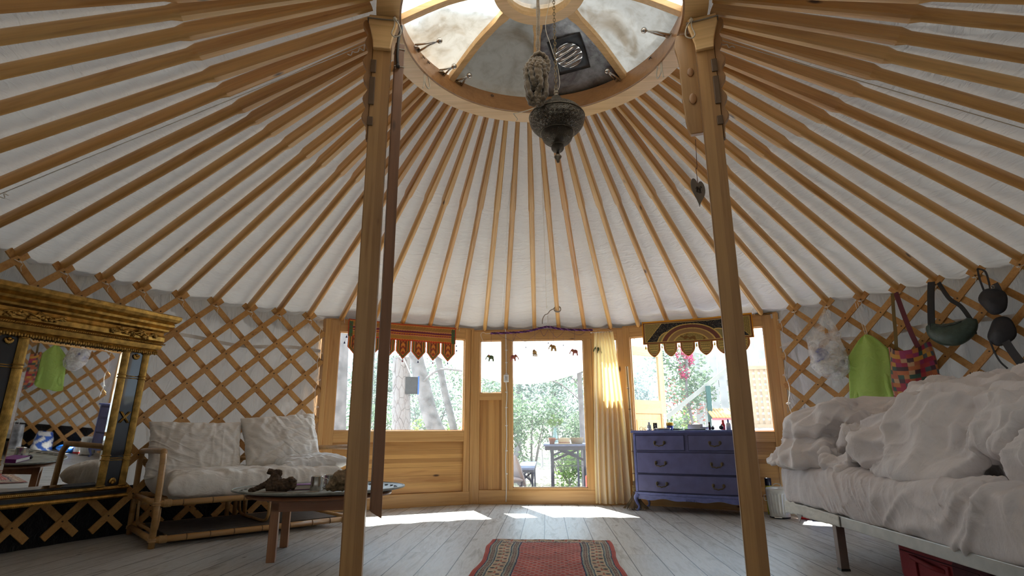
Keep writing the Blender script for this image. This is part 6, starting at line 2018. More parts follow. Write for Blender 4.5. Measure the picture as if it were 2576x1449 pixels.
MB().lathe([(.018, .156), (.012, .163), (.015, .172), (.018, .180), (.014, .190), (.005, .194)], n=20).tube(arc((0, 0, .205), .012, 0, 350, 14), .003, 6, closed=True).build('cap', M_LAMP, ln, smooth=True)
for z, r in ((.0, .1785), (-.112, .106), (-.196, .0385)):
    MB().tube([((r) * math.cos(2 * PI * k / 48), r * math.sin(2 * PI * k / 48), z) for k in range(48)], .0028, 6, closed=True).build('rim_band', M_LAMP, ln, smooth=True)
ch = MB(); z = .212; k = 0
while z < .905:
    q = [Vector((.0075 * math.cos(t * PI / 6), 0, .015 * math.sin(t * PI / 6))) for t in range(12)]
    if k % 2: q = [Vector((0, p.x, p.z)) for p in q]
    ch.tube([p + Vector((0, 0, z + .012)) for p in q], .0022, 5, closed=True)
    z += .0235; k += 1
o = ch.build('chain', plain('old_brass_chain', (.20, .14, .07, 1), .4, .7), ln, smooth=True); o['kind'] = 'stuff'
MB().tube(smooth_path([(.014, .0, .20), (.025, 0, .26), (.012, 0, .38), (-.03, 0, .55), (-.06, .0, .70), (-.02, 0, .93)]), .0018, 5).build('flex', M_STRING, ln, smooth=True)

# ================================================================== rope bundle
rp = thing('rope_bundle', 'thick brown fluffy rope gathered in a hanging hank beside the lantern', 'rope', (-.016, -.10, 2.95))
M_ROPE = plain('woolly_rope', (.19, .135, .08, 1), 1.0, bumpy=1.0, bs=140, var=.3, sheen=.6)
def fluffy(path, r, seed):
    P = smooth_path(path, 7)
    R = [r * (1 + .22 * math.sin(k * 1.9 + seed) + .12 * nz(k * 1.3, seed)) for k in range(len(P))]
    return MB().tube(P, R, 10)
fluffy([(0, 0, .82), (.004, 0, .5), (-.002, .0, .25), (.002, 0, .16)], .0115, 1).build('rope', M_ROPE, rp, smooth=True)
rr = random.Random(12)
for k in range(13):
    a = k * 2.4; s = .020 + .018 * rr.random(); dx = .052 * math.cos(a); dy = .035 * math.sin(a)
    top = .16 - .01 * (k % 3); bot = -.10 + .12 * (k % 3) * rr.random() - (.03 if k % 2 else 0)
    fluffy([(dx * .3, dy * .5, top), (dx * 1.1 - .012, dy, top - .05), (dx * 1.2 - .02, dy * 1.2, (top + bot) / 2), (dx - .01, dy, bot), (dx * .3 - .012, dy * .3, bot - .02), (dx * .1, dy * .2, bot + .07), (dx * .3, dy * .4, top - .02)], .0165, k).build('coil', M_ROPE, rp, smooth=True)
fluffy([(-.045, 0, .155), (.0, -.03, .175), (.045, -.01, .16), (.062, .0, .11), (.048, 0, .05)], .015, 5).build('knot', M_ROPE, rp, smooth=True)
fluffy([(-.006, -.005, -.06), (-.004, .0, -.12), (-.008, 0, -.165)], .014, 8).build('tail', M_ROPE, rp, smooth=True)
MB().tube(smooth_path([(-.006, 0, -.16), (-.03, .2, -.06), (-.12, .62, .18), (-.19, .88, .33), (-.21, .93, .36), (-.18, .96, .33), (-.19, 1.02, .35)]), .0028, 5).build('cord_end', M_STRING, rp, smooth=True)

# ================================================================== heart pendant
hp_ = thing('heart_pendant', 'grey metal heart pendant with a small horse figure, hanging by the right post', 'pendant', (.955, .10, 2.29), math.radians(40))
pts = []
for k in range(40):
    t = 2 * PI * k / 40
    pts.append((.0045 * 16 * math.sin(t) ** 3, .0062 * (13 * math.cos(t) - 5 * math.cos(2 * t) - 2 * math.cos(3 * t) - math.cos(4 * t)) - .02))
MB().prism(pts, .004).build('heart', plain('pewter', (.24, .21, .17, 1), .5, .35, bumpy=.2), hp_, bevel=.001)
hs = MB()
for a, b, r in (((-.018, -.004), (.016, -.002), .008), ((.014, .0), (.024, .016), .005), ((.022, .016), (.034, .012), .004), ((-.016, -.006), (-.022, -.034), .0028), ((-.010, -.008), (-.008, -.034), .0028), ((.010, -.008), (.008, -.034), .0028), ((.016, -.006), (.022, -.030), .0028), ((-.018, 0), (-.030, -.014), .002)):
    hs.tube([(a[0], -.0025, a[1]), (b[0], -.0025, b[1])], r, 6)
hs.build('horse_figure', plain('dark_etching', (.06, .045, .035, 1), .7), hp_)
MB().tube(smooth_path([(0, 0, .022), (.001, 0, .06), (-.002, 0, .10), (-.004, .0, .13), (.0, -.006, .145), (.004, -.01, .33)]), .0022, 5).build('wire', plain('rusty_wire', (.16, .07, .04, 1), .6, .3), hp_, smooth=True)

# ================================================================== hooks, eyes and string loops on the crown
def knob_hook(a, label, tilt=0.0, L=.15):
    c = cyl(a, .905, 3.475); rz = -math.radians(a)
    root = thing('knob_hook', label, 'hook', c, rz, 'ball-ended hooks round the crown')
    for s in (-1, 1):
        MB().tube([(s * .022, 0, -.012 * s), (s * .010 + tilt * .5, -L * .55, .012), (tilt, -L, .020)], [.008, .007, .006], 8).build('prong', M_METAL, root, smooth=True)
    MB().ball((tilt, -L - .008, .021), .021, 14, 10).build('knob', M_METAL, root, smooth=True)
    MB().lathe([(.001, -.003), (.026, -.003), (.026, .003), (.001, .003)], (0, .002, 0), 14).build('base_plate', M_METAL, root)
knob_hook(-76, 'steel ball-ended hook on the crown, beside the left post', 0, .17)
knob_hook(-56, 'steel ball-ended hook on the crown at the foot of the left diagonal spoke', .02, .10)
knob_hook(-45, 'steel ball-ended hook on the crown, right of the left diagonal spoke', .02, .10)
knob_hook(41, 'steel ball-ended hook on the crown at the foot of the right diagonal spoke', -.01, .12)
knob_hook(77, 'steel ball-ended hook on the crown, beside the right post', 0, .17)
for a, w in ((-70, 'left of centre, nearest the left post'), (-66, 'left of centre, second from the left post'), (-26, 'near the middle, left of the lantern'), (62, 'right of centre, below the right post hook'), (9, 'right behind the lantern')):
    c = cyl(a, .928, 3.47)
    o = MB().tube([(0, -.0, 0), (0, -.02, -.004)], .0025, 6).tube(arc((0, -.030, -.004), .012, 0, 350, 14, (1, 0, 0), (0, .5, .86)), .0024, 6, closed=True).build('screw_eye', M_DARKIRON, smooth=True)
    o.location = c; o.rotation_euler = (0, 0, -math.radians(a)); prop(o, 'small screw eye inside the crown, %s' % w, 'screw eye', 'screw eyes round the crown')
def string_loop(a, label, flip=1, r=.92):
    c = cyl(a, r, 3.40)
    o = MB().tube(smooth_path([(0, 0, .06), (.004 * flip, -.01, .0), (.035 * flip, -.012, -.10), (.020 * flip, -.012, -.135), (-.02 * flip, -.012, -.11), (-.016 * flip, -.01, -.02), (.0, -.01, .01), (-.03 * flip, -.01, -.04), (-.034 * flip, -.012, -.13), (-.042 * flip, -.012, -.17)], 6), .0042, 6).build('string_loop', M_STRING, smooth=True)
    o.location = c; o.rotation_euler = (0, 0, -math.radians(a)); prop(o, label, 'string')
string_loop(-66, 'looped twine hanging off the crown just right of the hanging plank')
string_loop(67, 'looped twine hanging off the crown just left of the carved board', -1)
for P, lab in ((PL, 'loose loop of twine at the very top of the left crown post'), (PR, 'loose loop of twine at the very top of the right crown post')):
    s = 1 if P is PL else -1
    o = MB().tube(smooth_path([(0, 0, .0), (.035 * s, -.01, -.06), (.045 * s, -.01, -.12), (.010 * s, -.012, -.14), (-.012 * s, -.01, -.11), (.0, 0, -.05), (.0, 0, .02)], 6), .004, 6).ball((0, 0, .0), .013, 8, 6).build('twine_loop', M_STRING, smooth=True)
    o.location = Vector(P.location) + Vector((.088 * s, -.07, 3.325)); prop(o, lab, 'string')
# duct tape patch on the dark sheet
a_ = 22
pc = cyl(20, .64, 3.0); 
zq = 3.512 + (HUBZ + .075 - 3.512) * ((.955 - .64) / .685) + .03 * math.sin(PI * .46)
tp = thing('tape_patch', 'square of grey duct tape round a crumpled foil disc on the dark skylight sheet', 'patch', (pc.x, pc.y, zq - .003), -math.radians(20))
sl = math.atan((HUBZ + .075 - 3.512) / .685)
R_ = Matrix.Rotation(-sl, 3, 'X') 
tm = MB(); 
def tpf(u, v):
    p = R_ @ Vector(((u - .5) * .26, (v - .5) * .30, -.004 + .002 * nz(u * 9, v * 9)))
    return p
tm.grid(8, 8, tpf); tm.build('duct_tape', plain('duct_tape', (.10, .115, .135, 1), .4, .4, var=.3), tp, smooth=True, solid=.002)
fm = MB()
def ff(u, v):
    r = .105 * v; a = 2 * PI * u
    x, y = r * math.cos(a), r * math.sin(a)
    return R_ @ Vector((x, y, -.010 - .010 * math.sin((y * .94 + x * .3) * 150) * (1 - v ** 6) - .004))
fm.grid(64, 26, ff, cu=True); fm.build('foil_disc', plain('foil', (.55, .56, .58, 1), .22, 1.0), tp, smooth=True)
# ================================================================== outside
M_DECK = plain('pale_deck', (.48, .47, .45, 1), .8, bumpy=.3, bs=20, var=.2)
M_SOIL = plain('dry_ground', (.22, .20, .14, 1), .95, bumpy=.5, bs=8, var=.3)
mb = MB(); GZ = -.14
n0 = 24
vs = [cyl(-62 + 124 * k / n0, 4.18, GZ) for k in range(n0 + 1)] + [Vector((7.5, 1.9, GZ)), Vector((7.5, 7.6, GZ)), Vector((-7.5, 7.6, GZ)), Vector((-7.5, 1.9, GZ))]
m_ = len(vs)
mb.add(vs + [v - Vector((0, 0, .05)) for v in vs], [tuple(range(m_)), tuple(range(2 * m_ - 1, m_ - 1, -1))] + [(i, i + m_, (i + 1) % m_ + m_, (i + 1) % m_) for i in range(m_)])
prop(mb.build('deck', M_DECK), kind='structure')
mb = MB(); mb.grid(60, 60, lambda u, v: ((u - .5) * 70, -18 + 60 * v, -.22 + max(0, (-18 + 60 * v) - 9) * .07 + .15 * nz(u * 12, v * 12) * (1 if -18 + 60 * v > 8 else 0)))
prop(mb.build('garden_ground', M_SOIL, smooth=True), kind='structure')

def leafmat(name, c, t=.45):
    if name in _MC: return _MC[name]
    m, nt, b, out = newmat(name)
    oi = nt.nodes.new('ShaderNodeNewGeometry')
    col = ramp(nt, oi.outputs['Random Per Island'], [(0, tuple(x * .6 for x in c[:3]) + (1,)), (.6, c), (1, tuple(min(1, x * 1.45) for x in c[:3]) + (1,))])
    nt.links.new(col, b.inputs['Base Color']); b.inputs['Roughness'].default_value = .5
    tr = nt.nodes.new('ShaderNodeBsdfTranslucent'); nt.links.new(col, tr.inputs[0])
    mx = nt.nodes.new('ShaderNodeMixShader'); mx.inputs[0].default_value = t
    nt.links.new(b.outputs[0], mx.inputs[1]); nt.links.new(tr.outputs[0], mx.inputs[2]); nt.links.new(mx.outputs[0], out.inputs['Surface'])
    _MC[name] = m; return m
LEAF_A = leafmat('leaf_olive', (.125, .185, .105, 1)); LEAF_B = leafmat('leaf_fresh', (.19, .30, .075, 1)); LEAF_C = leafmat('leaf_grey', (.17, .215, .175, 1))
LEAF_P = leafmat('blossom_pink', (.55, .03, .13, 1), .3); LEAF_O = leafmat('blossom_coral', (.50, .12, .09, 1), .3)
def foliage(c, rad, n, size, seed, sc=(1, 1, 1), clump=9):
    r = random.Random(seed)
    cl = []
    for k in range(clump):
        while True:
            p = Vector((r.uniform(-1, 1), r.uniform(-1, 1), r.uniform(-1, 1)))
            if p.length < 1: break
        cl.append((p * .72, r.uniform(.30, .5)))
    vs, fs = [], []
    for i in range(n):
        cc, cr = cl[r.randrange(clump)]
        d = Vector((r.gauss(0, 1), r.gauss(0, 1), r.gauss(0, 1))).normalized() * cr * r.uniform(.55, 1.05)
        p = cc + d
        p = Vector((p.x * rad * sc[0], p.y * rad * sc[1], p.z * rad * sc[2])) + Vector(c)
        a = Vector((r.gauss(0, 1), r.gauss(0, 1), r.gauss(0, .7))).normalized()
        b = a.cross(Vector((r.gauss(0, 1), r.gauss(0, 1), r.gauss(0, 1)))).normalized()
        s = size * r.uniform(.6, 1.3)
        k = len(vs)
        vs += [p - a * s, p + b * s * .38, p + a * s, p - b * s * .38]
        fs.append((k, k + 1, k + 2, k + 3))
    return MB().add(vs, fs)
M_BARK = plain('pine_bark', (.17, .15, .145, 1), .95, bumpy=.9, bs=26, var=.4)
def barkmat():
    m, nt, b, out = newmat('flaky_bark')
    v = coords(nt, 'Object', (7, 7, 3), rand=False)
    n = tex_noise(nt, v, 1.5, 4, .6, 1.2)
    vo = nt.nodes.new('ShaderNodeTexVoronoi'); vo.feature = 'DISTANCE_TO_EDGE'; vo.inputs['Scale'].default_value = 1.6
    nt.links.new(v, vo.inputs['Vector'])
    c = ramp(nt, n, [(.3, (.11, .065, .055, 1)), (.42, (.22, .185, .175, 1)), (.7, (.27, .245, .235, 1))])
    c = mixc(nt, ramp(nt, vo.outputs['Distance'], [(.0, (.75, .75, .75, 1)), (.05, (0, 0, 0, 1))]), c, (.05, .03, .026, 1))
    nt.links.new(c, b.inputs['Base Color']); b.inputs['Roughness'].default_value = .95
    bump(nt, b, vo.outputs['Distance'], .6, .04)
    return m
M_FLAKY = barkmat()
def trunk(path, rads, mat, parent, name='trunk', seed=0):
    P = smooth_path(path, 8); R = []
    for i in range(len(P)):
        t = i / (len(P) - 1) * (len(rads) - 1); k = min(int(t), len(rads) - 2)
        R.append((rads[k] + (rads[k + 1] - rads[k]) * (t - k)) * (1 + .05 * nz(i * .6, seed)))
    return MB().tube(P, R, 18).build(name, mat, parent, smooth=True)
# the three trunks before the left window
t = thing('tree', 'big rough-barked tree trunk close outside the far left edge of the left window', 'tree', (-3.30, 5.5, -.2))
trunk([(.05, 0, 0), (.0, 0, 1.5), (-.02, 0, 3.6), (.1, 0, 6)], [.24, .19, .18, .15], M_BARK, t)
t = thing('tree_stump', 'tall sawn-off pine stump with flaking bark outside the left window', 'stump', (-2.50, 6.5, -.2))
trunk([(.06, 0, 0), (.02, 0, 1.2), (-.03, 0, 2.32)], [.19, .158, .15], M_FLAKY, t, 'stump_trunk')
t = thing('tree', 'leaning grey pine trunk behind the sawn stump outside the left window', 'tree', (-1.55, 8.0, -.2))
trunk([(.1, 0, 0), (-.62, 0, 1.1), (-.95, 0, 2.1), (-1.35, 0, 3.6), (-2.0, 0, 6.0)], [.20, .165, .15, .13, .10], M_BARK, t)
MB().tube(smooth_path([(-.92, -.1, 2.0), (-.5, -.3, 2.25), (.2, -.5, 2.15)]), .022, 6).build('branch', M_BARK, t, smooth=True)
t = thing('tree', 'thin grey leaning trunk right of the thick leaning pine outside the left window', 'tree', (-1.75, 9.0, -.2))
trunk([(.1, 0, 0), (-.25, 0, 1.2), (-.6, 0, 2.6), (-1.0, 0, 5)], [.09, .08, .07, .05], M_BARK, t)
bd = thing('hanging_board', 'dark square board with a bright blue edge hung from a white cord beside the stump', 'board', (-2.30, 6.42, 1.64), .30)
MB().box2((-.115, -.02, -.15), (.095, .02, .14)).build('board', plain('dark_slate', (.03, .027, .026, 1), .9, var=.4), bd)
MB().box2((.095, -.06, -.155), (.115, .03, .15)).build('blue_edge', plain('sky_blue_paint', (.02, .10, .33, 1), .5), bd)
MB().tube([(-.01, 0, .14), (-.24, 0, .62)], .008, 6).build('cord', P_WHITE, bd)
# tree seen through the glass door
t = thing('tree', 'slim dark tree trunk at the right edge of the view through the glass door', 'tree', (.66, 7.3, -.2))
trunk([(0, 0, 0), (-.02, 0, 1.2), (-.04, 0, 2.4), (.02, 0, 4.4)], [.055, .05, .045, .035], M_BARK, t)
foliage((0, 0, 3.0), 1.0, 900, .05, 8, (1.1, .8, .9)).build('crown_leaves', LEAF_C, t)
for k, dx in enumerate((-.9, -.6, .7)):
    MB().tube(smooth_path([(-.03, 0, 1.6 + .25 * k), (dx * .5, .1, 1.95 + .2 * k), (dx, .1, 2.0 + .3 * k)]), .012, 5).build('branch', M_BARK, t, smooth=True)
# shrubs and trees filling the garden: (x, y, radius, height of centre, material, leaves)
sh = [(-.95, 8.6, .85, .55, LEAF_A, 2600, 'dense green shrub behind the bench, left in the view through the glass door'),
      (-.35, 9.6, .85, .85, LEAF_A, 2300, 'tall green shrub behind the garden bench'),
      (-1.30, 7.9, .55, .15, LEAF_B, 1700, 'low bright shrub at the left foot of the glass door view'),
      (.45, 9.4, .60, .10, LEAF_B, 1800, 'low fresh-green shrub behind the garden table'),
      (.25, 10.8, .85, .95, LEAF_C, 1700, 'grey-green bush high behind the garden table'),
      (.95, 8.6, .7, .9, LEAF_A, 1700, 'green bush at the right edge of the glass door view'),
      (-2.3, 9.4, .75, .45, LEAF_B, 2000, 'yellow-green bush at the foot of the sawn stump'),
      (-1.5, 10.5, 1.0, 1.2, LEAF_A, 2300, 'broad green bush at the right of the left window view'),
      (-3.0, 10.8, 1.1, 1.4, LEAF_C, 2200, 'hazy grey-green bush behind the stump'),
      (-3.9, 8.8, .9, .8, LEAF_A, 1500, 'green bush behind the big rough trunk'),
      (2.10, 7.9, .75, .75, LEAF_A, 2600, 'leafy green bush behind the open door leaf, in the right window'),
      (2.75, 8.3, .65, .45, LEAF_B, 1700, 'fresh-green bush low in the middle of the right window'),
      (1.75, 9.3, .8, 1.5, LEAF_C, 1600, 'pale bush high behind the open door leaf')]
for k, (x, y, r, z, m, n, lab) in enumerate(sh):
    t = thing('shrub', lab, 'shrub', (x, y, -.2), 0, 'garden shrubs')
    foliage((0, 0, z + .2 + .25 * r), r, n, .045, 100 + k, (1, .8, 1.05), 11).build('foliage', m, t)
    sm = MB()
    rr_ = random.Random(k)
    for j in range(6):
        a = rr_.uniform(0, 6.28); sm.tube([(0, 0, -.05), (.3 * r * math.cos(a), .3 * r * math.sin(a), z * .6 + .2), (.6 * r * math.cos(a), .6 * r * math.sin(a), z + .3 * r + .2)], [.02, .014, .006], 5)
    sm.build('stems', M_BARK, t)
far = [(-9, 17), (-6.5, 18), (-4.2, 16.5), (-2, 18), (0.2, 16.5), (2.3, 18), (4.5, 16), (7, 18), (9.5, 17), (-.9, 14), (1.6, 14.2), (-5, 13.5)]
for k, (x, y) in enumerate(far):
    t = thing('tree', 'hazy far tree at the back of the garden', 'tree', (x, y, .3), 0, 'far trees behind the garden')
    trunk([(0, 0, -.3), (.1, 0, 1.2), (.0, 0, 2.8)], [.12, .10, .06], M_BARK, t)
    foliage((0, 0, 1.9), 1.6, 2200, .075, 300 + k, (1.05, .9, 1.15), 12).build('crown_leaves', (LEAF_A, LEAF_C)[k % 2], t)
# bougainvillea
bg = thing('bougainvillea', 'bougainvillea with bright pink flowers against the white fence, in the right window', 'shrub', (2.75, 7.5, -.2))
foliage((-.10, 0, 2.35), .40, 420, .042, 401, (.55, .6, 1.1), 7).build('pink_flowers', LEAF_P, bg)
foliage((-.25, 0, 1.55), .55, 160, .035, 402, (1.2, .6, 1), 8).build('coral_flowers', LEAF_O, bg)
foliage((-.15, .1, 1.9), .75, 1300, .05, 403, (1, .6, 1.1), 10).build('foliage', LEAF_A, bg)
MB().tube(smooth_path([(0, 0, 0), (-.05, 0, .9), (-.15, 0, 1.7), (-.1, 0, 2.4)]), .025, 7).build('stem', M_BARK, bg, smooth=True)
# sail awning
M_SAIL = cloth('sail_cloth', (.80, .79, .76, 1), trans=.55, wr=.15, wscale=3, wdist=.02)
def sail(u, v):
    a = Vector((-2.45, 4.95, 2.75)); m1 = Vector((-.75, 4.68, .74)); b = Vector((1.05, 4.75, 1.98))
    e = a * (1 - u) ** 2 + m1 * 2 * u * (1 - u) * .98 + b * u * u
    top = Vector((-3.2 + 5.4 * u, 9.0, 4.4 + .25 * math.sin(u * 3)))
    return e + (top - e) * v + Vector((0, 0, -.25 * math.sin(PI * v)))
mb = MB(); mb.grid(36, 20, sail)
o = mb.build('awning', M_SAIL, smooth=True, solid=.004)
prop(o, 'white cloth sail awning stretched low over the terrace outside the glass door', 'awning')
pts = [sail(k / 36, 0) for k in range(37)]
o2 = MB().tube(pts, .008, 6).build('hem', M_SAIL, smooth=True); o2.parent = o
for k, (p, q) in enumerate(((sail(0, 0), Vector((-2.75, 4.4, 2.75))), (sail(1, 0), Vector((2.2, 5.6, 2.35))))):
    MB().tube([p, q], .005, 5).build('guy_rope', P_WHITE, o)
# terrace table with things on it
M_GREYT = plain('weathered_grey_paint', (.055, .052, .07, 1), .6, bumpy=.2, bs=40, var=.2)
tb = thing('folding_table', 'long grey folding beer-garden table on the terrace outside the glass door', 'table', (.28, 5.75, GZ))
TZ = .800
MB().box2((-.34, .0, TZ - .028), (.40, 2.2, TZ)).build('tabletop', plain('grey_blue_top', (.13, .15, .24, 1), .5, var=.2), tb, bevel=.004)
MB().box2((-.32, .01, TZ - .085), (.38, .03, TZ - .028)).build('apron', M_GREYT, tb)
for y in (.10, 2.0):
    for x in (-.22, .27):
        MB().box2((x, y, 0), (x + .035, y + .02, TZ - .03)).build('leg', M_GREYT, tb)
        MB().box2((x + .012, y + .05, 0), (x + .04, y + .065, TZ - .03)).build('leg', M_GREYT, tb)
    MB().beam((-.20, y + .01, TZ - .24), (.29, y + .01, TZ - .04), .014, .034).build('cross_brace', M_GREYT, tb)
    MB().beam((.29, y + .022, TZ - .24), (-.20, y + .022, TZ - .04), .014, .034).build('cross_brace', M_GREYT, tb)
    MB().tube([(-.2, y, TZ - .22), (.29, y, TZ - .22)], .005, 6).build('stretcher', M_GREYT, tb)
    MB().tube([(-.2, y, TZ - .32), (.29, y, TZ - .32)], .005, 6).build('stretcher', M_GREYT, tb)
cl = thing('tablecloth_end', 'pale cloth hanging off the far left corner of the terrace table', 'cloth', (-.07, 5.90, GZ + TZ))
mb = MB(); mb.grid(10, 14, lambda u, v: (-.016 - .02 * math.sin(u * 9) * v, .05 + .5 * u, .004 - .36 * v)); mb.build('cloth', plain('washed_cloth', (.62, .60, .58, 1), .9), cl, smooth=True, solid=.003)
bn_ = thing('folding_bench', 'narrow grey folding bench on the terrace left of the garden table', 'bench', (-.335, 5.75, GZ))
MB().box2((-.125, 0, .425), (.13, 2.1, .455)).build('seat', plain('grey_blue_top', (.13, .15, .24, 1), .5, var=.2), bn_, bevel=.004)
MB().box2((-.11, .01, .385), (.115, .025, .425)).build('apron', M_GREYT, bn_)
for y in (.08, 1.9):
    for x in (-.105, .085):
        MB().box2((x, y, 0), (x + .028, y + .02, .42)).build('leg', M_GREYT, bn_)
    MB().beam((-.09, y + .01, .24), (.10, y + .01, .40), .012, .028).build('cross_brace', M_GREYT, bn_)
    MB().beam((.10, y + .02, .24), (-.09, y + .02, .40), .012, .028).build('cross_brace', M_GREYT, bn_)
    MB().tube([(-.09, y, .17), (.10, y, .17)], .005, 6).build('stretcher', M_GREYT, bn_)
TT = GZ + TZ + .001
pt = thing('terracotta_pot', 'small terracotta pot at the left front of the terrace table', 'pot', (.075, 5.90, TT))
MB().lathe([(.001, 0), (.036, 0), (.050, .075), (.056, .078), (.057, .098), (.050, .098), (.048, .08), (.034, .01), (.001, .01)], n=28, cap=False).build('pot', plain('terracotta', (.25, .09, .045, 1), .8), pt, smooth=True)
vs_ = thing('glass_vase', 'clear glass vase with a sprig of bright green leaves on the terrace table', 'vase', (.13, 6.15, TT))
MB().lathe([(.001, 0), (.036, 0), (.042, .05), (.036, .12), (.022, .19), (.020, .24), (.024, .25), (.018, .245), (.001, .006)], n=24, cap=False).build('vase', glassmat('vase_glass', (.75, .85, .82, 1), .2), vs_, smooth=True)
foliage((0, 0, .37), .13, 150, .032, 500, (1, 1, 1.1), 6).build('leaves', LEAF_B, vs_)
MB().tube([(0, 0, .02), (.01, 0, .36)], .003, 5).tube([(0, 0, .05), (-.03, 0, .38)], .003, 5).build('stems', LEAF_B, vs_)
ht = thing('straw_hat', 'straw hat with a brown ribbon lying on the terrace table', 'hat', (.265, 5.95, TT))
M_STRAW = plain('straw', (.30, .23, .14, 1), .9, bumpy=.4, bs=300)
MB().lathe([(.165, .006), (.155, .003), (.09, .010), (.085, .016), (.082, .075), (.070, .092), (.04, .098), (.001, .096)], n=40, sx=1.05, sy=.9, cap=False).build('hat', M_STRAW, ht, smooth=True, solid=.003)
MB().tube([(.155 * 1.05 * math.cos(a * PI / 14), .14 * math.sin(a * PI / 14) - .01, .035 + .055 * math.sin(a * PI / 14 * 1) * 1.0) for a in range(15)], .0065, 6).build('brim_ribbon', plain('brown_ribbon', (.20, .09, .04, 1), .8), ht, smooth=True)
MB().lathe([(.0875, .016), (.088, .018), (.086, .034), (.0855, .035)], n=40, sx=1.05, sy=.9, cap=False).build('hat_band', plain('brown_ribbon', (.20, .09, .04, 1), .8), ht, smooth=True)
bk = thing('wicker_basket', 'pale wicker basket on the terrace table right of the straw hat', 'basket', (.47, 6.05, TT))
MB().lathe([(.001, 0), (.085, 0), (.105, .095), (.108, .10), (.100, .10), (.08, .01), (.001, .01)], n=30, cap=False).build('basket', M_STRAW, bk, smooth=True)
co = thing('garden_chair', 'grey padded garden chair back just outside the lower left of the glass door', 'chair', (-.62, 5.0, GZ), .4)
M_PAD = plain('taupe_canvas', (.25, .21, .21, 1), .9, bumpy=.3, bs=80)
o = pillow_mesh(.46, .44, .09, seed=2, wr=.004, nx=20, ny=20).build('seat_pad', M_PAD, co, smooth=True); weld(o); o.location = (0, 0, .34)
o = pillow_mesh(.46, .34, .08, seed=3, wr=.004, nx=20, ny=20).build('back_pad', M_PAD, co, smooth=True); weld(o); o.location = (.20, 0, .46); o.rotation_euler = (0, math.radians(70), 0)
for x in (-.2, .2):
    for y in (-.19, .19):
        MB().tube([(x, y, 0), (x, y, .32)], .012, 8).build('leg', M_GREYT, co)
rc = thing('red_can', 'tall red plastic container outside the lower right corner of the glass door', 'container', (.625, 5.55, GZ))
MB().box2((-.07, -.09, 0), (.07, .09, .36)).build('body', plain('bright_red_plastic', (.75, .06, .03, 1), .4), rc, bevel=.02)
MB().lathe([(.02, .36), (.022, .362), (.022, .39), (.001, .392)], n=16).build('cap', P_BLACK, rc)
# open door leaf outside the right window
dl = thing('open_door_leaf', 'pine outer door leaf with a glazed top, standing open outside the right window', 'door', (1.10, 4.50, GZ), math.atan2(.42, .58))
Wd, Hd = .70, 2.13
for a, b, c, d in ((0, .075, .0, Hd), (Wd - .10, Wd, .0, Hd)):
    MB().box2((a, 0, c), (b, .045, d)).build('stile', M_FRAME_V, dl, bevel=.003)
for c, d in ((0, .18), (1.22, 1.40), (Hd - .12, Hd)):
    MB().box2((.075, 0, c), (Wd - .10, .045, d)).build('rail', M_FRAME_H, dl, bevel=.003)
MB().box2((.075, .012, .18), (Wd - .10, .032, 1.22)).box2((.12, .0, .26), (Wd - .145, .044, 1.14)).build('raised_panel', M_FRAME_V, dl, bevel=.01)
MB().box2((.075, .018, 1.40), (Wd - .10, .024, Hd - .12)).build('glass_pane', M_GLASS, dl)
MB().box2((Wd - .075, -.006, 1.02), (Wd - .035, .0, 1.22)).tube(smooth_path([(Wd - .055, -.01, 1.16), (Wd - .06, -.045, 1.165), (Wd - .14, -.05, 1.16)]), .008, 8).build('handle', M_METAL, dl)
MB().tube(smooth_path([(Wd - .055, -.02, 1.05), (Wd - .05, -.02, .98), (Wd - .035, -.02, .94), (Wd - .055, -.02, .90), (Wd - .075, -.02, .94), (Wd - .06, -.02, .98), (Wd - .055, -.02, 1.05)]), .003, 5).build('heart_keyring', M_DARKIRON, dl)
# right window: fence, trellis panel, poles
fn_ = thing('board_fence', 'whitewashed upright board fence at the back of the right window view', 'fence', (2.95, 8.3, GZ))
for k in range(16):
    MB().box2((k * .165, 0, 0), (k * .165 + .150, .022, 2.75 + .05 * math.sin(k * 2))).build('board', plain('whitewash', (.30, .285, .27, 1), .9, bumpy=.3, bs=20, var=.25), fn_)
for z in (.5, 1.9): MB().box2((0, .023, z), (2.6, .06, z + .09)).build('fence_rail', plain('whitewash', (.30, .285, .27, 1), .9, bumpy=.3, bs=20, var=.25), fn_)
M_PLY = plain('pale_ply', (.34, .23, .14, 1), .8, var=.15)
tr_ = thing('trellis_panel', 'pale woven wooden trellis panel outside the right edge of the right window', 'trellis', (3.30, 6.6, GZ), -.25)
for k in range(9):
    MB().box2((.05 + k * .085, .0, 1.08), (.10 + k * .085, .010, 2.02)).build('upright_strip', M_PLY, tr_)
for k in range(10):
    MB().box2((.0, .011, 1.10 + k * .095), (.86, .021, 1.158 + k * .095)).build('cross_strip', M_PLY, tr_)
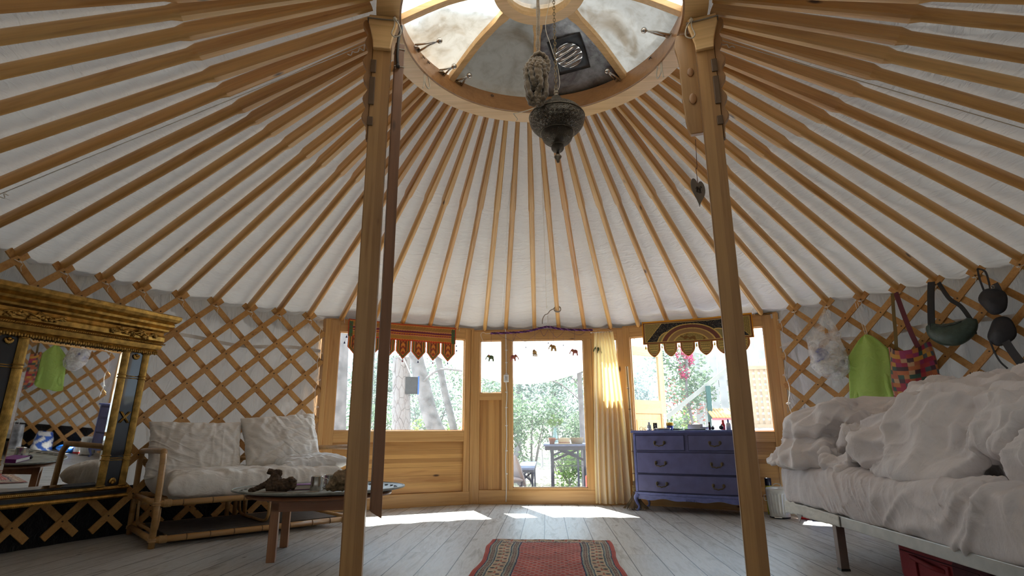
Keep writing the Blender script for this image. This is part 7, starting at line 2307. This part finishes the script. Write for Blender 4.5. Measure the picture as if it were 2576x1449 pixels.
for a in (0, .80): MB().box2((a, -.02, 0), (a + .06, .03, 2.05)).build('frame_post', M_PLY, tr_)
for z in (1.04, 2.0): MB().box2((0, -.02, z), (.86, .03, z + .06)).build('frame_rail', M_PLY, tr_)
wt = thing('white_trough', 'white planter trough below the trellis panel outside the right window', 'planter', (3.72, 6.2, GZ), -.25)
MB().box2((-.45, -.18, .0), (.45, .18, 1.02)).build('trough', P_WHITE, wt, bevel=.02)
o = MB().beam((1.90, 7.0, .95), (3.35, 7.0, 2.02), .07, .07).build('leaning_pole', plain('peeled_pole', (.25, .24, .21, 1), .8)); prop(o, 'pale peeled pole slanting up to the right across the right window view', 'pole')
MB().tube([(1.90, 7.02, .95), (1.93, 7.02, GZ)], .02, 6).build('prop_stake', M_BARK).parent = o
gp = thing('green_post', 'dark green painted post under the slanting pole in the right window', 'post', (2.82, 6.9, GZ))
MB().box2((-.035, -.035, 0), (.035, .035, 1.76)).build('post', plain('bottle_green', (.03, .08, .07, 1), .6), gp)
gp = thing('short_green_post', 'short dark green post among the leaves, behind the yellow-lidded jar', 'post', (1.98, 7.35, GZ))
MB().box2((-.045, -.04, 0), (.045, .04, 1.22)).build('post', plain('bottle_green', (.03, .08, .07, 1), .6), gp)
sf = thing('tiled_shelf', 'little red and yellow tiled roof on a white box outside the right window', 'shelf', (2.98, 6.85, GZ))
MB().box2((-.16, -.14, 0), (.24, .16, 1.20)).build('white_box', P_WHITE, sf, bevel=.01)
mb = MB()
for k in range(9): mb.tube([(-.17 + k * .052, -.20, 1.215), (-.17 + k * .052, .14, 1.36)], .027, 8)
mb.build('roof_tiles', plain('yellow_tile', (.62, .34, .12, 1), .7, var=.3), sf, smooth=True)
MB().box2((-.20, -.21, 1.17), (.28, -.19, 1.20)).build('red_edge', plain('red_paint', (.62, .06, .08, 1), .5), sf)

for _k in ('dark_slate', 'weathered_grey_paint', 'bottle_green', 'sky_blue_paint', 'grey_blue_top'):
    _MC[_k].node_tree.nodes['Principled BSDF'].inputs['Specular IOR Level'].default_value = .08
